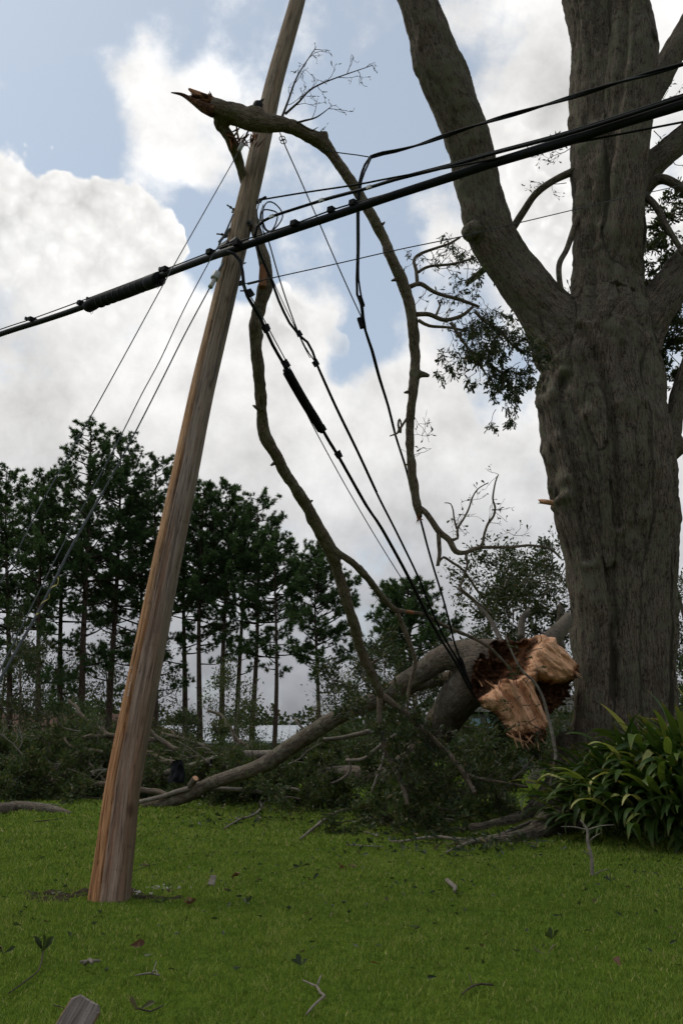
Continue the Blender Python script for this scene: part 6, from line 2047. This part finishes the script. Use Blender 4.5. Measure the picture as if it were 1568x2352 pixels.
def dome_leaf(deep):
    """root point inside the clump and an orientation that arches outwards and down"""
    while True:
        d = rng.normal(0, 1, 3); d /= np.linalg.norm(d)
        d[2] = abs(d[2])
        if d[1] < .35 and d[0] < .45:
            break
    d = Vector(d)
    f_ = rng.uniform(.45, .72) if not deep else rng.uniform(.30, .66)
    base = Vector((DOME_C.x + d.x * DOME_R.x * f_, DOME_C.y + d.y * DOME_R.y * f_, max(.03, (d.z ** .7) * DOME_R.z * f_ * .95)))
    hz = Vector((d.x, d.y, 0)); hz = hz.normalized() if hz.length > .05 else Vector((0, -1, 0))
    g = (Vector((d.x, d.y, d.z * .8)) * .75 + Vector((0, 0, .62 + .25 * (d.z < .3))) + Vector(rng.normal(0, .26, 3))).normalized()
    dn = hz * .55 + Vector((0, 0, -.9)) + Vector(rng.normal(0, .35, 3))
    y = (dn - g * dn.dot(g)).normalized()
    x = y.cross(g)
    return base, Matrix((x, y, g)).transposed(), d


for n_ in range(300):
    base, Mx, d = dome_leaf(False)
    q = rng.random()
    mt = my if q < .19 else (mbr if q > .98 else mg)
    pool = [b_ for b_ in BM if b_[1] is mt and (b_[2] > 1.0 if d.z < .75 else True)]
    me = pool[rng.integers(len(pool))][0]
    o = bpy.data.objects.new('leaf', me)
    COL.objects.link(o)
    o.parent = pl
    o.location = base - pl.location
    sc = rng.uniform(.72, 1.08)
    o.rotation_euler = Mx.to_euler()
    o.scale = (sc * rng.uniform(.85, 1.35), sc, sc)
# the leaves deeper in the clump that cannot be told apart
mb = MB()
for _ in range(1500):
    base, Mx, d = dome_leaf(True)
    me = BM[3 * rng.integers(7)][0]
    n = len(me.vertices); Vv = np.empty(n * 3); me.vertices.foreach_get('co', Vv); Vv = Vv.reshape(-1, 3)
    Fq = np.empty(len(me.polygons) * 4, dtype=np.int64); me.polygons.foreach_get('vertices', Fq); Fq = Fq.reshape(-1, 4)
    mb.add(Vv * rng.uniform(.65, .95) @ np.array(Mx).T + np.array(base), [Fq], Vv, np.repeat(np.linspace(0, 1, n // 3), 3)[:n])
obj('inner_leaves', mb.mesh('inner_leaves'), mg, pl)


# ------------------------------------------------------------------ loose branches and litter on the lawn
def gp(x, y, dz):
    p = G(x, y); return np.array([p.x, p.y, gzp(p.x, p.y) + dz])


def stick(name, label, cat, pxs, mat='branch', seed=1, forks=(), lift=0.0, leafy=0, group=None, amp=.18):
    pxs = [(x, y, hw * .78) for (x, y, hw) in pxs]
    r0 = [hw * PT(x, y, G(x, y).y) / FPX for (x, y, hw) in pxs]
    pts = [gp(x, y, r + .018 + lift * math.sin(math.pi * i / max(1, len(pxs) - 1))) for i, ((x, y, hw), r) in enumerate(zip(pxs, r0))]
    t = thing(name, label, cat, pts[0], group)
    V, F, B = tube(pts, r0, 8, .04, amp, 7, seed, jag=.01)
    mb = MB(); mb.add(V, F, B); obj('stem', mb.mesh('stem'), M[mat], t)
    for fk in forks:
        fk = [(x, y, hw * .7) for (x, y, hw) in fk]
        r1 = [hw * PT(x, y, G(x, y).y) / FPX for (x, y, hw) in fk]
        p1 = [gp(x, y, r + .018 + (.03 if i else 0)) for i, ((x, y, hw), r) in enumerate(zip(fk, r1))]
        V, F, B = tube(p1, r1, 6, .03, amp, 7, seed + 5, jag=.008)
        mb = MB(); mb.add(V, F, B); obj('side_twig', mb.mesh('side_twig'), M[mat], t)
    if leafy:
        rr = np.random.default_rng(seed)
        pos = np.repeat(np.array(pts), leafy, 0) + rr.normal(0, .05, (len(pts) * leafy, 3)) * [1, 1, .3]
        pos[:, 2] = np.maximum(pos[:, 2], .02)
        for q in range(len(pos)):
            V, F, r_ = leaves(pos[[q]], [[rr.normal(), rr.normal(), .6]], .085, .036, LEAF4, rr, .3)
            mb = MB(); mb.add(V, F, None, r_); obj('leaf', mb.mesh('leaf'), M['oakleaf'], t)
    return t


G_ = 'broken branches lying on the lawn'
stick('fallen_branch', 'long curved branch lying on the grass in the middle of the lawn', 'branch', [(690, 1932, 3), (715, 1917, 4), (745, 1897, 5), (770, 1878, 5), (800, 1863, 4.5), (840, 1856, 4), (885, 1848, 3.5), (920, 1838, 3)], 'branch', 1,
      [[(755, 1890, 3), (765, 1897, 3), (770, 1905, 2)], [(860, 1851, 3), (880, 1838, 2.5), (900, 1825, 2)], [(880, 1848, 3), (910, 1856, 2), (930, 1850, 1.5)]], .03, group=G_)
stick('fallen_branch', 'dark twiggy branch right of the pole below the fallen limb', 'branch', [(515, 1908, 2.5), (550, 1892, 3), (580, 1885, 3.5), (595, 1872, 3.5), (600, 1858, 3), (594, 1842, 2.5), (590, 1830, 2)], 'branch', 2,
      [[(600, 1856, 2.5), (608, 1846, 2), (612, 1838, 1.5)], [(590, 1880, 2), (600, 1890, 1.5)]], .04, leafy=3, group=G_)
stick('fallen_branch', 'pale peeled branch lying in front of the oak roots', 'branch', [(1022, 1960, 2.5), (1060, 1950, 4), (1100, 1941, 5), (1150, 1932, 5.5), (1190, 1915, 5.5), (1240, 1890, 5)], 'greytwig', 3,
      [[(1150, 1932, 4), (1165, 1940, 3), (1175, 1950, 2)], [(1165, 1927, 4), (1200, 1918, 3), (1240, 1905, 3)]], .03, group=G_)
stick('fallen_branch', 'mottled branch stretched along the grass left of the oak roots', 'branch', [(895, 1938, 3), (930, 1938, 3.5), (970, 1934, 4.5), (1010, 1932, 4.5), (1050, 1936, 5), (1085, 1936, 5)], 'branch', 4, [], .01, group=G_)
stick('stick', 'short pale stick on the lawn left of the oak roots', 'stick', [(815, 1917, 2.2), (840, 1919, 3), (868, 1927, 3)], 'greytwig', 5, group='sticks on the lawn')
stick('stick', 'thin straight stick below the short pale stick', 'stick', [(795, 1943, 1.6), (830, 1945, 1.8), (880, 1947, 1.6)], 'greytwig', 6, group='sticks on the lawn')
stick('stick', 'crooked grey stick in the lower middle of the lawn', 'stick', [(695, 2255, 2), (712, 2264, 3), (728, 2271, 3.6), (735, 2285, 4.2), (745, 2293, 4.5), (735, 2302, 4.2), (718, 2318, 4), (704, 2335, 3)], 'greytwig', 7, [[(728, 2271, 3), (735, 2266, 2.5), (738, 2260, 1.6)]], .0, group='sticks on the lawn')
stick('stick', 'dark stick at the lower right of the lawn', 'stick', [(1060, 2288, 2), (1080, 2272, 3), (1105, 2264, 3), (1130, 2266, 3)], 'twig', 8, [[(1085, 2270, 2), (1078, 2258, 1.5)]], group='sticks on the lawn')
stick('stick', 'thin dark stick half hidden in grass left of the pole', 'stick', [(80, 1888, 1.5), (110, 1886, 2), (145, 1882, 1.5)], 'twig', 9, group='sticks on the lawn')
stick('stick', 'mossy grey stub of bark lying upright in the grass', 'stick', [(1026, 2024, 6), (1036, 2034, 7), (1043, 2040, 6)], 'branch', 10, [[(1042, 2040, 7), (1045, 2050, 7), (1043, 2060, 5)]], group='sticks on the lawn')
stick('stick', 'broken brown wood chunk in the lower left lawn', 'stick', [(183, 2220, 4), (205, 2218, 5), (228, 2216, 4)], 'greytwig', 11, [[(195, 2226, 7), (205, 2233, 7), (210, 2240, 4)]], group='sticks on the lawn')
stick('stick', 'tiny dark stick low on the left lawn', 'stick', [(120, 2318, 1.5), (140, 2322, 1.8), (150, 2326, 1.2)], 'twig', 12, group='sticks on the lawn')
stick('straw_clump', 'pale torn straw and splinters in the lower left lawn', 'straw', [(310, 2248, 2), (340, 2243, 3), (365, 2247, 3)], 'greytwig', 13, [[(345, 2244, 2), (358, 2252, 2), (360, 2262, 1.5)], [(350, 2244, 2), (358, 2232, 1.5)]])


def sprig(label, x, y, n, size, seed, stem=None, mat='oakleaf', up=.9):
    rr = np.random.default_rng(seed)
    c = gp(x, y, .01)
    size = size * .78
    t = thing('leaf_sprig', label, 'leaf sprig', c, 'leaf sprigs on the lawn')
    if stem:
        pts = [gp(a, b, .02) for a, b in stem] + [c + [0, 0, .035]]
        V, F, B = tube(pts, np.linspace(.003, .004, len(pts)), 5, .04, .1, 6, seed); mb = MB(); mb.add(V, F, B); obj('stem', mb.mesh('stem'), M['twig'], t)
    for i in range(n):
        a = i * 6.28 / n + rr.normal(0, .3)
        V, F, r_ = leaves([c + [0, 0, .03]], [[math.cos(a), math.sin(a) * .6, up * rr.uniform(.4, 1.3)]], size, size * .42, LEAF4, rr, .12)
        mb = MB(); mb.add(V, F, None, r_); obj('leaf', mb.mesh('leaf'), M[mat], t)


sprig('upright oak sprig with spread leaves at the lower left', 98, 2205, 6, .105, 1, [(20, 2292), (60, 2262), (90, 2235)], up=1.2)
sprig('small leaf sprig just above the upright oak sprig', 163, 2170, 3, .06, 2)
sprig('dark leaf pair cut by the left edge of the picture', 5, 2212, 3, .07, 3)
sprig('sprig on a thin stalk near the bottom edge left of middle', 318, 2340, 3, .07, 4, [(375, 2315), (345, 2330)])
sprig('two-leaved sprig on the lawn right of the pole foot', 372, 2082, 3, .075, 5)
sprig('blue-green leaf lying out on the lower right lawn', 1268, 2168, 3, .10, 6)
sprig('olive leaf below the blue-green leaf', 1255, 2206, 2, .08, 7, mat='paleleaf')
sprig('single dark leaf in the centre of the lower lawn', 692, 2232, 3, .07, 8)
sprig('dark leaf pair in front of the strap leaf clump', 1402, 2030, 5, .085, 9, up=.7)
sprig('leaf sprig at the end of the pale peeled branch', 1038, 1972, 4, .10, 10, [(1090, 1965)], up=.4)
sprig('leaf sprig on the lawn halfway between pole and oak', 690, 1993, 4, .09, 11, [(660, 1998)], up=.3)
sprig('small leaf right of the reddish dry leaves', 717, 2028, 2, .08, 12)
sprig('lone leaf on the lawn below the grey bark scrap', 565, 2082, 3, .06, 13)
sprig('leaf sprig behind the pole foot to the right', 345, 1990, 4, .08, 14, [(310, 1996)], up=.2)
sprig('leaf beside the second stick on the lawn', 828, 1968, 3, .09, 15, up=.3)


def drypatch(label, x, y, n, seed):
    rr = np.random.default_rng(seed)
    t = thing('dry_leaf', label, 'dry leaf', gp(x, y, .01), 'dry leaves on the lawn')
    for i in range(n):
        c = gp(x + rr.normal(0, 8), y + rr.normal(0, 3), .035)
        V, F, r_ = leaves([c], [[rr.normal(), rr.normal(), .3]], .07, .04, LEAF4, rr, .2)
        mb = MB(); mb.add(V, F, None, r_); obj('blade', mb.mesh('blade'), M['dryleaf'], t)


drypatch('reddish dry leaves right of the pole on the mid lawn', 530, 2018, 3, 1)
drypatch('row of brown leaf scraps below the grey bark scrap', 432, 2078, 5, 2)
drypatch('rusty dry leaves in the middle of the lawn', 790, 1996, 5, 3)
drypatch('brown leaf scrap on the left lawn above the straw', 300, 2186, 2, 4)
drypatch('single russet leaf on the right lawn', 1432, 2234, 1, 5)
drypatch('small red leaf low on the lawn left of the dark stick', 865, 2220, 1, 6)
bs_ = thing('bark_scrap', 'flat grey scrap of bark right of the pole foot', 'bark', gp(488, 2030, .01))
V, F = box((0, 0, 0), (.055, .012, .075), rot_to((.2, .5, .8))); mb = MB(); mb.add(V + np.random.default_rng(2).normal(0, .006, V.shape) + gp(488, 2030, .05), F)
obj('scrap', mb.mesh('scrap', False), M['greytwig'], bs_)

# scattered small leaves, too many to count
rr = np.random.default_rng(9)
mb = MB()
n = 1700
Y = 4 + 14 * rr.random(n) ** .75
X = rr.uniform(-.48, .48, n) * Y
pos = np.stack([X, Y, ground_z(X, Y) + .03], -1)
V, F, r = leaves(pos, rr.normal(0, 1, (n, 3)) * [1, 1, .25], .042, .020, LEAF4, rr, .1)
mb.add(V, F, None, r)
# leaf drifts under the fallen crown
for (x, y, m_, sx, sy) in ((640, 1852, 300, 160, 9), (880, 1860, 260, 70, 14), (930, 1905, 260, 60, 12), (200, 1840, 220, 190, 10), (560, 1890, 90, 80, 10), (1000, 1950, 120, 120, 10), (1150, 1940, 120, 60, 10)):
    P_ = [gp(x + rr.normal(0, sx), max(1800, y + rr.normal(0, sy)), rr.uniform(.02, .10)) for _ in range(m_)]
    V, F, r = leaves(np.array(P_), rr.normal(0, 1, (m_, 3)) * [1, 1, .5], .085, .036, LEAF4, rr, .1)
    mb.add(V, F, None, r)
o = obj('leaf_litter', mb.mesh('leaf_litter'), M['oakleaf'])
tag(o, 'scattered torn green oak leaves strewn over the lawn', 'leaves', kind='stuff')

# low leafy torn shoots on the grass in front of the roots
lb = thing('torn_branch', 'torn leafy branch spilling onto the grass left of the oak roots', 'branch', gp(935, 1900, 0), None)
rng = np.random.default_rng(91)
st = []
for (x, y) in ((900, 1880), (930, 1895), (960, 1900), (1000, 1905), (920, 1915), (880, 1905), (960, 1870), (1020, 1880)):
    for _ in range(5):
        st.append((gp(x + rng.normal(0, 10), y + rng.normal(0, 5), .05), rng.normal(0, 1, 3) * [1, 1, .3] + [0, 0, .15], .38, .007))
twigs(lb, rng, st, M['twig'], 'brushleaf', 2, .085, 2, .42, .25, .05, 2, ('twigs', 'leaf_spray'), clump=.03)
p = [gp(x, y, .06) for x, y in ((1040, 1900), (1000, 1890), (960, 1880), (930, 1870))]
V, F, B = tube(p, [.03, .028, .022, .012], 8, .05, .18, 6, 4, wig=.04); mb = MB(); mb.add(V, F, B); obj('stem', mb.mesh('stem'), M['branch'], lb)

# thin stem hanging across the splintered end
hs = thing('hanging_stem', 'thin curved stem hanging in front of the splintered trunk end', 'branch', P(1268, 1800, 11.0))
p, r = stroke([(1160, 1462, 2.2, 11.15), (1176, 1500, 2.6, 11.1), (1198, 1540, 2.8, 11.05), (1225, 1565, 3.0, 11.0), (1245, 1600, 3.2, 11.0), (1256, 1640, 3.4, 11.0), (1268, 1690, 4, 10.95), (1275, 1740, 4.5, 10.9), (1268, 1785, 4.5, 10.85), (1263, 1815, 4, 10.8)])
V, F, B = tube(p, r, 8, .04, .15, 7, 3, jag=.02); mb = MB(); mb.add(V, F, B); obj('stem', mb.mesh('stem'), M['branch'], hs)
st = [(np.array(P(x, y, 11.0)), rng.normal(0, 1, 3) + [0, 0, -.5], .28, .006) for (x, y) in ((1190, 1520), (1205, 1570), (1190, 1580), (1200, 1620), (1215, 1660), (1225, 1670), (1195, 1600), (1230, 1650), (1235, 1480), (1245, 1490))]
twigs(hs, rng, st, M['twig'], 'oakleaf', 1, .07, 2, .42, .3, -.1, 2, leafprob=.55, clump=.01)
# bleached upright stick in front of the clump
us = thing('upright_stick', 'bleached twiggy stick standing in front of the strap leaf clump', 'stick', gp(1360, 2005, 0))
b0 = gp(1358, 2006, 0)
top = [b0, b0 + [.015, .02, .14], b0 + [.0, .05, .26], b0 + [.01, .08, .36], b0 + [-.03, .10, .43]]
V, F, B = tube(top, [.018, .016, .014, .011, .006], 8, .03, .25, 7, 2, jag=.02); mb = MB(); mb.add(V, F, B); obj('stem', mb.mesh('stem'), M['greytwig'], us)
for (i, d, L) in ((1, (-.6, 0, .5), .10), (3, (-1, .1, .1), .22), (3, (.9, 0, .15), .24), (2, (.7, -.1, .5), .14), (0, (.8, -.2, .35), .16)):
    d = np.array(d) / np.linalg.norm(d)
    V, F, B = tube([top[i], top[i] + d * L * .5 + [0, 0, .01], top[i] + d * L], [.006, .005, .002], 6, .03, .2, 7, i, wig=.01); mb = MB(); mb.add(V, F, B); obj('side_twig', mb.mesh('side_twig'), M['greytwig'], us)

# black plastic rags caught in the fallen branches
for (x, y, Y, w, h, lab, sd) in ((407, 1772, 16.6, .26, .40, 'black plastic bag caught on the fallen limb right of the pole', 1), (492, 1752, 17.2, .16, .16, 'smaller black plastic scrap on the limb behind', 2)):
    c = np.array(P(x, y, Y)); n = 17
    t = thing('plastic_bag', lab, 'plastic bag', c - [0, 0, h / 2])
    u, v = np.meshgrid(np.linspace(-1, 1, n), np.linspace(-1, 1, n))
    q = np.stack([u * 1.7, v * 1.3, 0 * u + sd * 7], -1).reshape(-1, 3)
    f1 = fbm(q, 4, 5).reshape(u.shape); f2 = fbm(q + 31, 4, 6).reshape(u.shape)
    mb = MB()
    for s in (-1, 1):
        X = (u * (.5 - .12 * v) + .12 * f1) * w; Z = (v * .5 + .10 * f2) * h; Yy = s * (np.sqrt(np.clip(1 - u ** 2, 0, 1)) * .10 + .02) + .10 * f1 * w / .26
        V = np.stack([X, Yy, Z], -1).reshape(-1, 3) + c
        i = (np.arange(n - 1)[:, None] * n + np.arange(n - 1)[None, :]).ravel()
        mb.add(V, [np.stack([i, i + 1, i + n + 1, i + n], 1)])
    obj('film', mb.mesh('film'), mat_flat('bag_film', (.006, .006, .008), .5, 0, .2, 20, .2), t)

# weathered stake close to the camera, cut by the lower edge
stk = thing('wooden_stake', 'weathered grey board end with clipped corners at the bottom left edge', 'stake', (-.86, 2.25, 0))
YB = 2.15
a = P(173, 2352, YB); e = P(206, 2296, YB + .02)
axs = (e - a).normalized()
c0, c1 = P(133, 2352, YB), P(213, 2352, YB)
wd = (P(241, 2307, YB) - P(166, 2303, YB)).length
sd_ = Vector((1, .05, 0)); sd_ = (sd_ - axs * sd_.dot(axs)).normalized()
nf = axs.cross(sd_).normalized()
if nf.y > 0: nf = -nf
foot = e - axs * (e.z / axs.z + .1)
Lb = (e - foot).length
pr = [(-.5, 0), (.5, 0), (.5, Lb - .012), (.36, Lb), (-.30, Lb), (-.5, Lb - .016)]
ch = .0035
V, n = [], len(pr)
for (dz, ins) in ((-.011, ch), (-.011 + ch, 0), (.011 - ch, 0), (.011, ch)):
    for (u, v) in pr:
        V.append(foot + sd_ * (u * wd * (1 - 2 * ins / wd)) + axs * (v - (ins if v > .1 else 0)) + nf * dz)
F4 = [[k * n + i, k * n + (i + 1) % n, (k + 1) * n + (i + 1) % n, (k + 1) * n + i] for k in range(3) for i in range(n)]
V = np.array(V)
Bk = np.stack([(V - np.array(foot)) @ np.array(sd_), (V - np.array(foot)) @ np.array(nf), (V - np.array(foot)) @ np.array(axs)], -1)
mw, k, b = new_mat('weathered_board')
v = attr(k, 'bark'); vs = k.vm('MULTIPLY', v, (1, 1, .07))
n1 = k.noise(vs, 150, 5, .7, dist=.5); n2 = k.noise(vs, 40, 4, .6); n3 = k.noise(v, 300, 2, .6)
col = k.ramp(n1, [(.3, (.09, .072, .062)), (.5, (.19, .155, .138)), (.7, (.31, .27, .245))])
col = k.mix(k.ss(n2, .52, .62, 0, .8), col, (.30, .27, .25))
sepx = k.new('ShaderNodeSeparateXYZ'); k.l.new(v, sepx.inputs[0])
col = k.mix(k.ss(k.m('ADD', k.m('ABSOLUTE', sepx.outputs[0]), k.m('MULTIPLY', k.m('SUBTRACT', n2, .5), .012)), wd * .44, wd * .50, 0, .8), col, (.24, .13, .06))
k.l.new(col, b.inputs['Base Color']); b.inputs['Roughness'].default_value = .9
k.l.new(k.bump(k.m('ADD', n1, n3), .7, .004), b.inputs['Normal'])
me = mesh_np('board', V, [np.array(F4), np.array([[n * 3 + i for i in range(n)]]), np.array([[i for i in range(n)][::-1]])], {'bark': ('FLOAT_VECTOR', Bk), 'rnd': ('FLOAT', np.zeros(len(V)))}, False)
obj('board', me, mw, stk)
